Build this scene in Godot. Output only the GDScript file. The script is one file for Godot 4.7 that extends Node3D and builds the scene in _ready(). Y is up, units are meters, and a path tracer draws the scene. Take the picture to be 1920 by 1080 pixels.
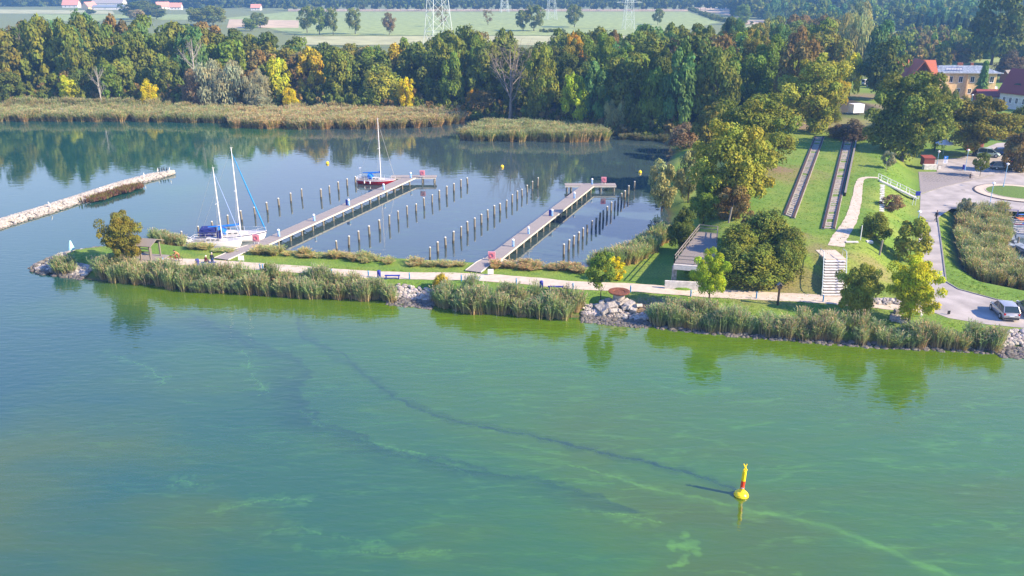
extends Node3D
# A marina on a green lake seen from a high bridge. World units are metres, the camera looks along -z.

var rng := RandomNumberGenerator.new()
var used := {}
var M := {}
var MESH := {}
var LAND := PackedVector2Array([Vector2(-63.01, -106.59), Vector2(-59.23, -104.67), Vector2(-54.2, -102.81), Vector2(-46.6, -101.2), Vector2(-39.85, -98.87), Vector2(-32.91, -98.11), Vector2(-26.58, -96.82), Vector2(-20.56, -96.09), Vector2(-14.4, -95.19), Vector2(-9.4, -94.13), Vector2(-5.68, -91.91), Vector2(0, -90.92), Vector2(5.27, -89.78), Vector2(7.75, -89.78), Vector2(11.41, -88.98), Vector2(15.38, -88.2), Vector2(19.96, -86.67), Vector2(25.12, -85.03), Vector2(28.3, -84.45), Vector2(35.37, -82.75), Vector2(42.22, -81.92), Vector2(50.14, -80.83), Vector2(56.14, -79.51), Vector2(400, -60), Vector2(4000, -60), Vector2(4000, -4500), Vector2(-4000, -4500), Vector2(-4000, -250), Vector2(-145.17, -244.27), Vector2(-112.96, -244.27), Vector2(-79.09, -244.27), Vector2(-48.02, -242.28), Vector2(-16.7, -245.28), Vector2(-12.05, -243.27), Vector2(5.59, -224.81), Vector2(24.12, -214.95), Vector2(28.98, -211.09), Vector2(35.45, -202.31), Vector2(35.57, -187.28), Vector2(28.99, -165.59), Vector2(26.1, -150.13), Vector2(25.33, -135.43), Vector2(23.08, -123.16), Vector2(18.85, -117.76), Vector2(15.57, -111.81), Vector2(12.88, -108.58), Vector2(9.19, -107.03), Vector2(-3.94, -108.81), Vector2(-15.6, -110.87), Vector2(-23.73, -113), Vector2(-31.51, -114.47), Vector2(-39.24, -115.21), Vector2(-46.24, -116.22), Vector2(-50.99, -118.28), Vector2(-55.08, -116.98), Vector2(-58.33, -115.71), Vector2(-62.03, -113.98), Vector2(-63.2, -110.41)])
var BASIN := PackedVector2Array([Vector2(73.03, -134.77), Vector2(79.36, -132.81), Vector2(93.67, -126.63), Vector2(79, -95.19), Vector2(63.17, -97.37), Vector2(59.76, -100.41), Vector2(59.81, -106.81), Vector2(64.98, -119.07)])
var MOUND := PackedVector2Array([Vector2(18.22, -97.98), Vector2(23.66, -96.09), Vector2(30.97, -94.8), Vector2(37.6, -93.9), Vector2(41.16, -93.37), Vector2(46.37, -95.35), Vector2(53.97, -108.75), Vector2(63.92, -130.61), Vector2(74.08, -152.97), Vector2(77.64, -163.02), Vector2(83.23, -174.92), Vector2(103.58, -219.31), Vector2(123.26, -270.9), Vector2(90.65, -284.1), Vector2(58.9, -215.16), Vector2(40.19, -172.2), Vector2(27.12, -130.61), Vector2(22.41, -113.56), Vector2(19.08, -103.22)])

func _ready():
	rng.seed = 4711
	# ---- camera, sky, sun, exposure, air
	var cam := Camera3D.new()
	cam.name = "camera"
	cam.fov = 37.299
	cam.near = 0.5
	cam.far = 9000.0
	cam.position = Vector3(0, 36.5, 0)
	cam.rotation.x = -0.3505
	add_child(cam)
	cam.current = true
	var env := Environment.new()
	env.background_mode = Environment.BG_SKY
	var sm_ := ProceduralSkyMaterial.new()
	sm_.sky_top_color = Color(0.22, 0.44, 0.8)
	sm_.sky_horizon_color = Color(0.9, 0.95, 1.0)
	sm_.sky_curve = 0.23
	sm_.sky_energy_multiplier = 1.0
	sm_.ground_bottom_color = Color(0.2, 0.26, 0.2)
	sm_.ground_horizon_color = Color(0.55, 0.65, 0.7)
	sm_.sun_angle_max = 12.0
	var sky := Sky.new()
	sky.sky_material = sm_
	env.sky = sky
	env.background_energy_multiplier = 0.88
	env.ambient_light_source = Environment.AMBIENT_SOURCE_SKY
	env.tonemap_mode = Environment.TONE_MAPPER_LINEAR
	env.tonemap_exposure = 2.3
	env.sdfgi_enabled = true
	env.ssao_enabled = true
	env.ssil_enabled = true
	env.fog_enabled = true
	env.fog_density = 0.00033
	env.fog_light_color = Color(0.52, 0.76, 1.0)
	var we := WorldEnvironment.new()
	we.name = "world_environment"
	we.environment = env
	add_child(we)
	var sun := DirectionalLight3D.new()
	sun.name = "sun"
	sun.light_energy = 1.6
	sun.light_color = Color(1.0, 0.91, 0.78)
	sun.light_angular_distance = 0.5
	sun.shadow_enabled = true
	add_child(sun)
	sun.look_at_from_position(Vector3.ZERO, Vector3(-0.79, -0.55, -0.29))
	make_materials()
	make_shared_meshes()
	# ---- the setting
	build_ground()
	build_water()
	build_fields()
	build_roads()
	build_shore()
	build_buildings()
	build_woods()
	build_garden_trees()
	build_reeds()
	# ---- things
	build_marina()
	build_boats()
	build_mound_things()
	build_path_things()
	build_square_things()
	build_vehicles()
	build_people()
	build_far()
	build_grass()

# ------------------------------------------------------------------ nodes and metas
func numbered(n: String) -> String:
	if not used.has(n):
		used[n] = 0
		return n
	used[n] += 1
	return "%s_%03d" % [n, used[n]]

func tag(o: Node, label: String, category: String, group := "", kind := ""):
	if label != "":
		o.set_meta("label", label)
	if category != "":
		o.set_meta("category", category)
	if group != "":
		o.set_meta("group", group)
	if kind != "":
		o.set_meta("kind", kind)

func thing(called: String, label: String, category: String, at := Vector3.ZERO, turn := 0.0, group := "") -> Node3D:
	var o := Node3D.new()
	o.name = numbered(called)
	add_child(o)
	o.position = at
	o.rotation.y = turn
	tag(o, label, category, group)
	return o

func part(called: String, m, material: Material, parent: Node = null) -> MeshInstance3D:
	var o := MeshInstance3D.new()
	o.mesh = m.mesh() if m is MB else m
	if parent == null:
		o.name = numbered(called)
		add_child(o)
	else:
		fix_name(o, parent, called)
		parent.add_child(o, true)
	o.material_override = material
	o.cast_shadow = GeometryInstance3D.SHADOW_CASTING_SETTING_ON
	return o

func fix_name(o: Node, parent: Node, called: String):
	# repeats under one parent get a three digit number
	var k := "%d/%s" % [parent.get_instance_id(), called]
	var t: int = tally.get(k, -1) + 1
	tally[k] = t
	o.name = called if t == 0 else "%s_%03d" % [called, t]

var tally := {}

func copies(called: String, mesh: Mesh, material: Material, xf: Array, cols: Array, parent: Node = null) -> MultiMeshInstance3D:
	var mm := MultiMesh.new()
	mm.transform_format = MultiMesh.TRANSFORM_3D
	mm.use_colors = cols.size() > 0
	mm.mesh = mesh
	mm.instance_count = xf.size()
	for i in xf.size():
		mm.set_instance_transform(i, xf[i])
		if cols.size() > 0:
			mm.set_instance_color(i, cols[i])
	var o := MultiMeshInstance3D.new()
	o.multimesh = mm
	o.material_override = material
	if parent == null:
		o.name = numbered(called)
		add_child(o)
	else:
		fix_name(o, parent, called)
		parent.add_child(o, true)
	o.set_meta("kind", "stuff")
	return o

# ------------------------------------------------------------------ mesh builder
class MB:
	var v := PackedVector3Array()
	var n := PackedVector3Array()
	var c := PackedColorArray()
	var uv := PackedVector2Array()
	var col := Color(1, 1, 1)

	func put(p: Vector3, nn: Vector3):
		v.push_back(p)
		n.push_back(nn)
		c.push_back(col)

	func tri(a: Vector3, b: Vector3, d: Vector3):
		var nn := (b - a).cross(d - a).normalized()
		put(a, nn)
		put(d, nn)
		put(b, nn)

	func quad(a: Vector3, b: Vector3, d: Vector3, e: Vector3):
		tri(a, b, d)
		tri(a, d, e)

	func quad_s(a: Vector3, b: Vector3, d: Vector3, e: Vector3, na: Vector3, nb: Vector3, nd: Vector3, ne: Vector3):
		put(a, na)
		put(d, nd)
		put(b, nb)
		put(a, na)
		put(e, ne)
		put(d, nd)

	func box(p: Vector3, s: Vector3, b := Basis.IDENTITY):
		var h := s * 0.5
		var q := []
		for i in 8:
			q.push_back(p + b * Vector3(h.x if i & 1 else -h.x, h.y if i & 2 else -h.y, h.z if i & 4 else -h.z))
		quad(q[4], q[5], q[7], q[6])
		quad(q[1], q[0], q[2], q[3])
		quad(q[5], q[1], q[3], q[7])
		quad(q[0], q[4], q[6], q[2])
		quad(q[6], q[7], q[3], q[2])
		quad(q[0], q[1], q[5], q[4])

	func bar(a: Vector3, b: Vector3, w: float, h: float, up := Vector3.UP):
		var d := (b - a)
		var l := d.length()
		if l < 0.0001:
			return
		var z := d / l
		if absf(z.dot(up)) > 0.98:
			up = Vector3.RIGHT
		var x := up.cross(z).normalized()
		var y := z.cross(x)
		box((a + b) * 0.5, Vector3(w, h, l), Basis(x, y, z))

	func tube(pts: Array, radii: Array, seg := 7, caps := true):
		var rings := []
		var nrm := []
		for i in pts.size():
			var d: Vector3 = (pts[mini(i + 1, pts.size() - 1)] - pts[maxi(i - 1, 0)]).normalized()
			var up := Vector3.RIGHT if absf(d.y) > 0.9 else Vector3.UP
			var x := up.cross(d).normalized()
			var y := d.cross(x)
			var r := []
			var rn := []
			for k in seg:
				var t := TAU * k / seg
				var o := x * cos(t) + y * sin(t)
				r.push_back(pts[i] + o * radii[i])
				rn.push_back(o)
			rings.push_back(r)
			nrm.push_back(rn)
		for i in pts.size() - 1:
			for k in seg:
				var k2 := (k + 1) % seg
				quad_s(rings[i][k], rings[i][k2], rings[i + 1][k2], rings[i + 1][k], nrm[i][k], nrm[i][k2], nrm[i + 1][k2], nrm[i + 1][k])
		if caps:
			for k in seg:
				var k2 := (k + 1) % seg
				tri(pts[0], rings[0][k2], rings[0][k])
				var e := pts.size() - 1
				tri(pts[e], rings[e][k], rings[e][k2])

	func cyl(a: Vector3, b: Vector3, r0: float, r1: float, seg := 10):
		tube([a, b], [r0, r1], seg)

	func lathe(prof: Array, seg := 20, at := Vector3.ZERO, bs := Basis.IDENTITY):
		# prof: Vector2(radius, y) going up
		for i in prof.size() - 1:
			var p: Vector2 = prof[i]
			var q: Vector2 = prof[i + 1]
			var t := (q - p).normalized()
			for k in seg:
				var a0 := TAU * k / seg
				var a1 := TAU * (k + 1) / seg
				var d0 := Vector3(cos(a0), 0, sin(a0))
				var d1 := Vector3(cos(a1), 0, sin(a1))
				var n0 := bs * (d0 * t.y + Vector3(0, -t.x, 0))
				var n1 := bs * (d1 * t.y + Vector3(0, -t.x, 0))
				var A := at + bs * (d0 * p.x + Vector3(0, p.y, 0))
				var B := at + bs * (d1 * p.x + Vector3(0, p.y, 0))
				var C := at + bs * (d1 * q.x + Vector3(0, q.y, 0))
				var D := at + bs * (d0 * q.x + Vector3(0, q.y, 0))
				quad_s(B, A, D, C, n1, n0, n0, n1)

	func loft(secs: Array, closed := true, smooth := true):
		# rings of equal count; outward when rings run anticlockwise seen from the end towards which they advance
		var rows := secs.size()
		var cnt: int = secs[0].size()
		var nr := []
		for i in rows:
			var r := []
			for k in cnt:
				var kp := (k + 1) % cnt if closed else mini(k + 1, cnt - 1)
				var km := (k - 1 + cnt) % cnt if closed else maxi(k - 1, 0)
				var a: Vector3 = secs[i][kp] - secs[i][km]
				var b: Vector3 = secs[mini(i + 1, rows - 1)][k] - secs[maxi(i - 1, 0)][k]
				r.push_back(a.cross(b).normalized())
			nr.push_back(r)
		for i in rows - 1:
			for k in (cnt if closed else cnt - 1):
				var k2 := (k + 1) % cnt
				if smooth:
					quad_s(secs[i][k], secs[i][k2], secs[i + 1][k2], secs[i + 1][k], nr[i][k], nr[i][k2], nr[i + 1][k2], nr[i + 1][k])
				else:
					quad(secs[i][k], secs[i][k2], secs[i + 1][k2], secs[i + 1][k])

	func fan(ring: Array):
		# flat cap, anticlockwise seen from outside
		var m := Vector3.ZERO
		for p in ring:
			m += p
		m /= ring.size()
		for k in ring.size():
			tri(m, ring[k], ring[(k + 1) % ring.size()])

	func poly(pl: PackedVector2Array, y0: float, y1: float, sides := true):
		# upright prism over a polygon in x,z
		var ids := Geometry2D.triangulate_polygon(pl)
		for i in range(0, ids.size(), 3):
			var a := pl[ids[i]]
			var b := pl[ids[i + 1]]
			var d := pl[ids[i + 2]]
			if (b - a).cross(d - a) > 0.0:
				var s := b
				b = d
				d = s
			tri(Vector3(a.x, y1, a.y), Vector3(b.x, y1, b.y), Vector3(d.x, y1, d.y))
			if sides:
				tri(Vector3(a.x, y0, a.y), Vector3(d.x, y0, d.y), Vector3(b.x, y0, b.y))
		if sides:
			var cw := Geometry2D.is_polygon_clockwise(pl)
			for i in pl.size():
				var a := pl[i]
				var b := pl[(i + 1) % pl.size()]
				if not cw:
					var s := a
					a = b
					b = s
				quad(Vector3(a.x, y0, a.y), Vector3(b.x, y0, b.y), Vector3(b.x, y1, b.y), Vector3(a.x, y1, a.y))

	func mesh() -> ArrayMesh:
		var arr := []
		arr.resize(Mesh.ARRAY_MAX)
		arr[Mesh.ARRAY_VERTEX] = v
		arr[Mesh.ARRAY_NORMAL] = n
		arr[Mesh.ARRAY_COLOR] = c
		if uv.size() == v.size():
			arr[Mesh.ARRAY_TEX_UV] = uv
		var m := ArrayMesh.new()
		m.add_surface_from_arrays(Mesh.PRIMITIVE_TRIANGLES, arr)
		return m

# ------------------------------------------------------------------ materials
func noise_tex(seed_: int, freq: float, lo: float, hi: float, size := 256, oct := 4, kind := FastNoiseLite.TYPE_SIMPLEX_SMOOTH, tint := Color(1, 1, 1)) -> ImageTexture:
	var f := FastNoiseLite.new()
	f.seed = seed_
	f.noise_type = kind
	f.frequency = freq
	f.fractal_octaves = oct
	var img := f.get_seamless_image(size, size)
	img.convert(Image.FORMAT_L8)
	var d := img.get_data()
	var out := PackedByteArray()
	out.resize(size * size * 3)
	for i in size * size:
		var t := d[i] / 255.0
		var k := lerpf(lo, hi, t)
		out[i * 3] = int(clampf(255.0 * lerpf(k, k * tint.r, 1.0 - t), 0, 255))
		out[i * 3 + 1] = int(clampf(255.0 * lerpf(k, k * tint.g, 1.0 - t), 0, 255))
		out[i * 3 + 2] = int(clampf(255.0 * lerpf(k, k * tint.b, 1.0 - t), 0, 255))
	return ImageTexture.create_from_image(Image.create_from_data(size, size, false, Image.FORMAT_RGB8, out))

func mat(col: Color, rough := 0.8, metal := 0.0) -> StandardMaterial3D:
	var m := StandardMaterial3D.new()
	m.albedo_color = Color(col.r, col.g, col.b).linear_to_srgb()
	m.roughness = rough
	m.metallic = metal
	return m

func worn(m: StandardMaterial3D, tex: Texture2D, scale: float, world := true) -> StandardMaterial3D:
	m.albedo_texture = tex
	m.uv1_triplanar = true
	m.uv1_world_triplanar = world
	m.uv1_scale = Vector3.ONE * scale
	return m

func leafy(col: Color) -> StandardMaterial3D:
	var m := mat(col, 0.62)
	m.vertex_color_use_as_albedo = true
	m.backlight_enabled = true
	m.backlight = Color(0.75, 0.75, 0.6)
	m.metallic_specular = 0.15
	return m

func make_materials():
	var mott := noise_tex(1, 0.02, 0.55, 1.0)
	var fine := noise_tex(2, 0.09, 0.6, 1.0, 256, 5)
	var spots := noise_tex(3, 0.05, 0.45, 1.0, 256, 5, FastNoiseLite.TYPE_VALUE)
	M.ground = worn(mat(Color(1, 1, 1), 0.95), noise_tex(4, 0.06, 0.55, 1.0, 512, 5), 0.11)
	M.ground.vertex_color_use_as_albedo = true
	M.ground.vertex_color_is_srgb = true
	M.asphalt = worn(mat(Color(0.46, 0.425, 0.395), 0.9), noise_tex(5, 0.012, 0.78, 1.0, 512, 6), 0.045)
	M.gravel = worn(mat(Color(0.6, 0.51, 0.4), 0.95), noise_tex(6, 0.03, 0.88, 1.0, 256, 5), 0.12)
	M.paver = worn(mat(Color(0.42, 0.38, 0.36), 0.9), fine, 0.3)
	M.block = worn(mat(Color(0.6, 0.56, 0.52), 0.92), mott, 0.5)
	M.kerb = worn(mat(Color(0.4, 0.38, 0.36), 0.9), fine, 0.6)
	M.kerb_dark = worn(mat(Color(0.12, 0.1, 0.1), 0.9), fine, 0.6)
	M.plank = worn(mat(Color(0.47, 0.42, 0.38), 0.85), noise_tex(7, 0.05, 0.6, 1.0), 0.7)
	M.pile = worn(mat(Color(0.34, 0.31, 0.24), 0.9), fine, 0.9)
	M.pile_wet = worn(mat(Color(0.1, 0.09, 0.055), 0.6), fine, 0.9)
	M.pile_cap = mat(Color(0.55, 0.54, 0.48), 0.8)
	M.roof_far = mat(Color(0.6, 0.27, 0.2), 0.9)
	M.stone = worn(mat(Color(0.78, 0.75, 0.71), 0.92), fine, 0.7)
	M.stone.vertex_color_use_as_albedo = true
	M.concrete = worn(mat(Color(0.56, 0.52, 0.49), 0.9), mott, 0.35)
	M.concrete_white = worn(mat(Color(0.76, 0.74, 0.71), 0.85), noise_tex(8, 0.02, 0.8, 1.0), 0.3)
	M.rust = worn(mat(Color(0.3, 0.1, 0.045), 0.85), noise_tex(9, 0.03, 0.5, 1.0), 0.6)
	M.rail = worn(mat(Color(0.1, 0.055, 0.04), 0.85), fine, 0.7)
	M.sleeper = worn(mat(Color(0.68, 0.62, 0.53), 0.9), spots, 0.5)
	M.wood_dark = worn(mat(Color(0.07, 0.045, 0.035), 0.8), fine, 0.9)
	M.wood_grey = worn(mat(Color(0.36, 0.32, 0.28), 0.9), fine, 0.9)
	M.wood_red = worn(mat(Color(0.32, 0.08, 0.06), 0.8), fine, 0.9)
	M.bark = worn(mat(Color(0.12, 0.095, 0.07), 0.95), fine, 0.5)
	M.bark_grey = worn(mat(Color(0.36, 0.31, 0.26), 0.9), fine, 0.5)
	M.bark_pale = worn(mat(Color(0.66, 0.61, 0.54), 0.9), fine, 0.5)
	M.white = mat(Color(0.82, 0.82, 0.82), 0.35)
	M.gel = mat(Color(0.86, 0.86, 0.85), 0.22)
	M.gel.clearcoat_enabled = true
	M.gel.clearcoat = 0.6
	M.deck_white = worn(mat(Color(0.76, 0.75, 0.73), 0.6), fine, 0.8)
	M.hull_red = mat(Color(0.36, 0.008, 0.022), 0.22)
	M.hull_navy = mat(Color(0.012, 0.022, 0.12), 0.25)
	M.canvas = mat(Color(0.006, 0.16, 0.6), 0.8)
	M.canvas_navy = mat(Color(0.01, 0.02, 0.16), 0.8)
	M.furled = mat(Color(0.02, 0.24, 0.55), 0.8)
	M.furled_pale = mat(Color(0.3, 0.42, 0.75), 0.8)
	M.alu = mat(Color(0.86, 0.86, 0.87), 0.4, 0.0)
	M.wire = mat(Color(0.5, 0.5, 0.48), 0.4, 0.5)
	M.steel = mat(Color(0.5, 0.53, 0.55), 0.45, 0.5)
	M.galv = mat(Color(0.5, 0.58, 0.56), 0.6, 0.1)
	M.black = mat(Color(0.015, 0.015, 0.017), 0.6)
	M.tyre = mat(Color(0.018, 0.018, 0.018), 0.85)
	M.glass_dark = mat(Color(0.02, 0.03, 0.04), 0.06)
	M.glass_car = mat(Color(0.03, 0.05, 0.06), 0.05)
	M.blue = mat(Color(0.008, 0.02, 0.28), 0.5)
	M.blue_post = mat(Color(0.03, 0.2, 0.42), 0.6)
	M.blue_sign = mat(Color(0.01, 0.17, 0.6), 0.5)
	M.pillar_blue = mat(Color(0.25, 0.5, 0.8), 0.4)
	M.pink = worn(mat(Color(0.86, 0.36, 0.42), 0.6), noise_tex(10, 0.03, 0.8, 1.0), 0.8)
	M.pink_dark = mat(Color(0.66, 0.14, 0.18), 0.6)
	M.orange = mat(Color(0.8, 0.2, 0.02), 0.5)
	M.buoy_yellow = mat(Color(0.92, 0.66, 0.004), 0.3)
	M.buoy_red = mat(Color(0.72, 0.05, 0.012), 0.35)
	M.teal = mat(Color(0.42, 0.72, 0.68), 0.5)
	M.roof_red = worn(mat(Color(0.68, 0.2, 0.1), 0.85), fine, 0.4)
	M.roof_crimson = worn(mat(Color(0.4, 0.085, 0.07), 0.8), fine, 0.4)
	M.roof_grey = worn(mat(Color(0.4, 0.47, 0.54), 0.5), mott, 0.2)
	M.wall_yellow = worn(mat(Color(0.88, 0.64, 0.34), 0.9), noise_tex(12, 0.02, 0.85, 1.0), 0.2)
	M.wall_white = worn(mat(Color(0.8, 0.79, 0.76), 0.9), noise_tex(11, 0.02, 0.85, 1.0), 0.2)
	M.brick = worn(mat(Color(0.42, 0.15, 0.09), 0.9), fine, 0.6)
	M.timber = mat(Color(0.1, 0.03, 0.025), 0.8)
	M.silver = mat(Color(0.46, 0.46, 0.47), 0.28, 0.55)
	M.silver.clearcoat_enabled = true
	M.paint_grey = mat(Color(0.2, 0.23, 0.22), 0.3, 0.4)
	M.paint_green = mat(Color(0.42, 0.55, 0.5), 0.3, 0.4)
	M.paint_dark = mat(Color(0.02, 0.022, 0.035), 0.25, 0.2)
	M.paint_blue = mat(Color(0.02, 0.06, 0.2), 0.25, 0.3)
	M.lamp_red = mat(Color(0.5, 0.01, 0.01), 0.2)
	M.lamp_clear = mat(Color(0.7, 0.72, 0.75), 0.15)
	M.cloth = mat(Color(1, 1, 1), 0.9)
	M.cloth.vertex_color_use_as_albedo = true
	M.reed = leafy(Color(1, 1, 1))
	M.reed.roughness = 0.8
	M.tuft = leafy(Color(1, 1, 1))
	# foliage, as real leaf colours
	var pal := {
		"dark": Color(0.18, 0.235, 0.05), "forest": Color(0.28, 0.34, 0.065), "mid": Color(0.28, 0.4, 0.06),
		"olive": Color(0.37, 0.34, 0.06), "moss": Color(0.32, 0.37, 0.06), "brown": Color(0.37, 0.27, 0.1), "russet": Color(0.42, 0.29, 0.16),
		"yellow": Color(0.95, 0.78, 0.015), "gold": Color(0.8, 0.6, 0.05), "orange": Color(0.85, 0.48, 0.03),
		"lime": Color(0.6, 0.76, 0.05), "spring": Color(0.82, 0.84, 0.05), "willow": Color(0.48, 0.49, 0.32), "palewillow": Color(0.56, 0.57, 0.25),
		"bluegreen": Color(0.19, 0.35, 0.11), "spruce": Color(0.055, 0.1, 0.065), "tan": Color(0.55, 0.44, 0.19), "straw": Color(0.52, 0.54, 0.08),
		"heather": Color(0.24, 0.18, 0.12)}
	for k in pal:
		M["leaf_" + k] = leafy(pal[k])

# ------------------------------------------------------------------ shared meshes
func rnd_dir() -> Vector3:
	var y := rng.randf_range(-1, 1)
	var t := rng.randf() * TAU
	var r := sqrt(1.0 - y * y)
	return Vector3(r * cos(t), y, r * sin(t))

func leaf(b: MB, p: Vector3, nn: Vector3, s: float, turn: float, aspect := 1.5):
	# one bent leaf clump: a diamond of two faces folded along its length
	var x := nn.cross(Vector3(0.31, 0.9, 0.21)).normalized()
	var y := nn.cross(x)
	var u := x * cos(turn) + y * sin(turn)
	var w := nn.cross(u)
	var tip := p + u * s * aspect * 0.5
	var back := p - u * s * aspect * 0.5
	var l := p + w * s * 0.5 - nn * s * 0.14
	var r := p - w * s * 0.5 - nn * s * 0.14
	b.tri(back, r, tip)
	b.tri(back, tip, l)

func crown(style: String, seed_: int, n_lobes: int, n_leaf: int, size: float) -> ArrayMesh:
	# a crown one unit wide and one unit high that stands on y = 0
	rng.seed = seed_
	var b := MB.new()
	var lobes := []
	for i in n_lobes:
		var d := rnd_dir()
		var c: Vector3
		var r := Vector3.ONE
		match style:
			"round":
				d.y = d.y * 0.9 + 0.16
				var k := rng.randf_range(0.22, 0.42)
				c = Vector3(d.x * k, 0.48 + d.y * k * 1.02, d.z * k)
				r = Vector3.ONE * rng.randf_range(0.08, 0.16)
				r.y *= 0.85
			"loose":
				d.y = d.y * 0.95 + 0.14
				var k := rng.randf_range(0.16, 0.44)
				var sq := 1.0 + 0.18 * sin(atan2(d.z, d.x) * 3.0 + seed_)
				c = Vector3(d.x * k * sq, 0.48 + d.y * k * 1.05, d.z * k * sq)
				r = Vector3.ONE * rng.randf_range(0.06, 0.15) * (1.25 - k)
				r.y *= 0.8
			"tall":
				var y := rng.randf()
				var w := 0.34 * sqrt(maxf(0.03, 1.0 - pow(absf(y - 0.42) / 0.6, 2.0)))
				var t := rng.randf() * TAU
				c = Vector3(cos(t) * w, 0.1 + y * 0.8, sin(t) * w)
				r = Vector3.ONE * rng.randf_range(0.11, 0.18)
				r.y *= 0.8
			"dome":
				d.y = absf(d.y)
				var k := rng.randf_range(0.2, 0.38)
				c = Vector3(d.x * k, 0.1 + d.y * 0.68 * rng.randf_range(0.6, 1.0), d.z * k)
				r = Vector3.ONE * rng.randf_range(0.1, 0.17)
				r.y *= 1.1
			"willow":
				var t := rng.randf() * TAU
				var k := rng.randf_range(0.08, 0.36)
				c = Vector3(cos(t) * k, 0.42 + rng.randf_range(-0.25, 0.42) * (1.0 - k), sin(t) * k)
				r = Vector3(0.11, 0.14, 0.11) * rng.randf_range(0.8, 1.25)
			"open":
				d.y = d.y * 0.8 + 0.1
				var k := rng.randf_range(0.24, 0.42)
				c = Vector3(d.x * k, 0.5 + d.y * k * 1.05, d.z * k)
				r = Vector3.ONE * rng.randf_range(0.07, 0.13)
				r.y *= 0.75
		lobes.push_back([c, r, rng.randf_range(0.62, 1.0), rng.randf_range(-1, 1)])
	for i in n_leaf:
		var l: Array = lobes[i % n_lobes]
		var d := rnd_dir()
		if d.y < -0.3 and rng.randf() < 0.6:
			d.y = -d.y
		var rr := 0.62 + 0.44 * pow(rng.randf(), 0.7)
		var p: Vector3 = l[0] + d * l[1] * rr
		p += Vector3(rng.randf_range(-1, 1), rng.randf_range(-1, 1), rng.randf_range(-1, 1)) * 0.012
		var nn := (d + rnd_dir() * 0.75 + Vector3(0, 0.25, 0)).normalized()
		var k: float = l[2] * rng.randf_range(0.72, 1.0)
		var hue: float = l[3] * 0.13 + rng.randf_range(-0.1, 0.1)
		b.col = Color(clampf(k * (0.86 + hue), 0, 1), clampf(k * 0.88, 0, 1), clampf(k * (0.8 - hue * 0.6), 0, 1))
		if style == "willow":
			nn = (d * Vector3(1, 0.3, 1) + rnd_dir() * 0.5).normalized()
			var hang := Vector3(d.x * 0.25, -1, d.z * 0.25).normalized()
			var side := hang.cross(nn).normalized()
			var ln := size * rng.randf_range(1.0, 1.8)
			b.tri(p - side * size * 0.3, p + hang * ln, p + side * size * 0.3)
		else:
			leaf(b, p, nn, size * rng.randf_range(0.7, 1.35), rng.randf() * TAU, rng.randf_range(1.1, 1.7))
	# fit the unit box, a few outermost leaves aside
	var xs := PackedFloat32Array()
	var ys := PackedFloat32Array()
	for q in b.v:
		xs.push_back(Vector2(q.x, q.z).length())
		ys.push_back(q.y)
	xs.sort()
	ys.sort()
	var n := xs.size()
	var w := 0.5 / xs[int(n * (0.997 if style == "loose" else 0.985))]
	var y0 := ys[int(n * 0.008)]
	var hh := 1.0 / (ys[int(n * 0.994)] - y0)
	for i in n:
		b.v[i] = Vector3(b.v[i].x * w, (b.v[i].y - y0) * hh, b.v[i].z * w)
	return b.mesh()

func conifer(seed_: int, tiers: int, n_leaf: int, size: float) -> ArrayMesh:
	rng.seed = seed_
	var b := MB.new()
	for i in n_leaf:
		var y := pow(rng.randf(), 1.25)
		var tier := floorf(y * tiers) / tiers
		var f := (y - tier) * tiers
		var w := 0.5 * (1.0 - tier) * (1.0 - 0.55 * f) * rng.randf_range(0.3, 1.0) + 0.015
		var t := rng.randf() * TAU
		var out := Vector3(cos(t), 0, sin(t))
		var p := out * w + Vector3(0, y * 0.98, 0)
		var k := rng.randf_range(0.55, 1.0)
		b.col = Color(k * 0.9, k, k * 0.85)
		var tip := p + out * size * 1.7 + Vector3(0, -size * 0.55, 0)
		var s := Vector3(-out.z, 0, out.x) * size * 0.5
		b.tri(p - s, p + s + Vector3(0, size * 0.1, 0), tip)
	return b.mesh()

func limbs(seed_: int, n: int, spread: float, r0: float, twigs := false, bare := 0.0) -> ArrayMesh:
	# a tapered trunk and forked limbs, one unit high
	rng.seed = seed_
	var b := MB.new()
	var pts := []
	var rad := []
	var sway := Vector3(rng.randf_range(-1, 1), 0, rng.randf_range(-1, 1)) * 0.03
	for i in 6:
		var t := i / 5.0
		pts.push_back(Vector3(0, t * 0.86, 0) + sway * sin(t * 4.0))
		rad.push_back(r0 * (1.0 - t * 0.86) * (1.25 if i == 0 else 1.0))
	b.tube(pts, rad, 7)
	for i in n:
		var t := rng.randf_range(0.26 + bare, 0.8)
		var a := i * 2.4 + rng.randf_range(-0.4, 0.4)
		var o := Vector3(cos(a), rng.randf_range(0.45, 1.1), sin(a)).normalized()
		var p := Vector3(0, t * 0.86, 0) + sway * sin(t * 4.0)
		var l := spread * rng.randf_range(0.7, 1.0) * (1.15 - t * 0.7)
		var q := p + o * l * 0.5
		var e := p + o * l + Vector3(0, l * 0.22, 0)
		var rr := r0 * (1.0 - t * 0.8) * 0.45
		b.tube([p, q, e], [rr, rr * 0.7, rr * 0.2], 5)
		if twigs:
			for k in 7:
				var s := p.lerp(e, rng.randf_range(0.35, 1.0))
				var w := (o + rnd_dir() * 0.9).normalized()
				var tl := l * rng.randf_range(0.25, 0.5)
				var m := s + w * tl
				b.tube([s, m], [rr * 0.32, rr * 0.1], 3, false)
				for j in 3:
					b.tube([s.lerp(m, 0.3 + j * 0.3), s.lerp(m, 0.3 + j * 0.3) + (w + rnd_dir()).normalized() * tl * 0.45], [rr * 0.16, rr * 0.05], 3, false)
	return b.mesh()

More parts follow.
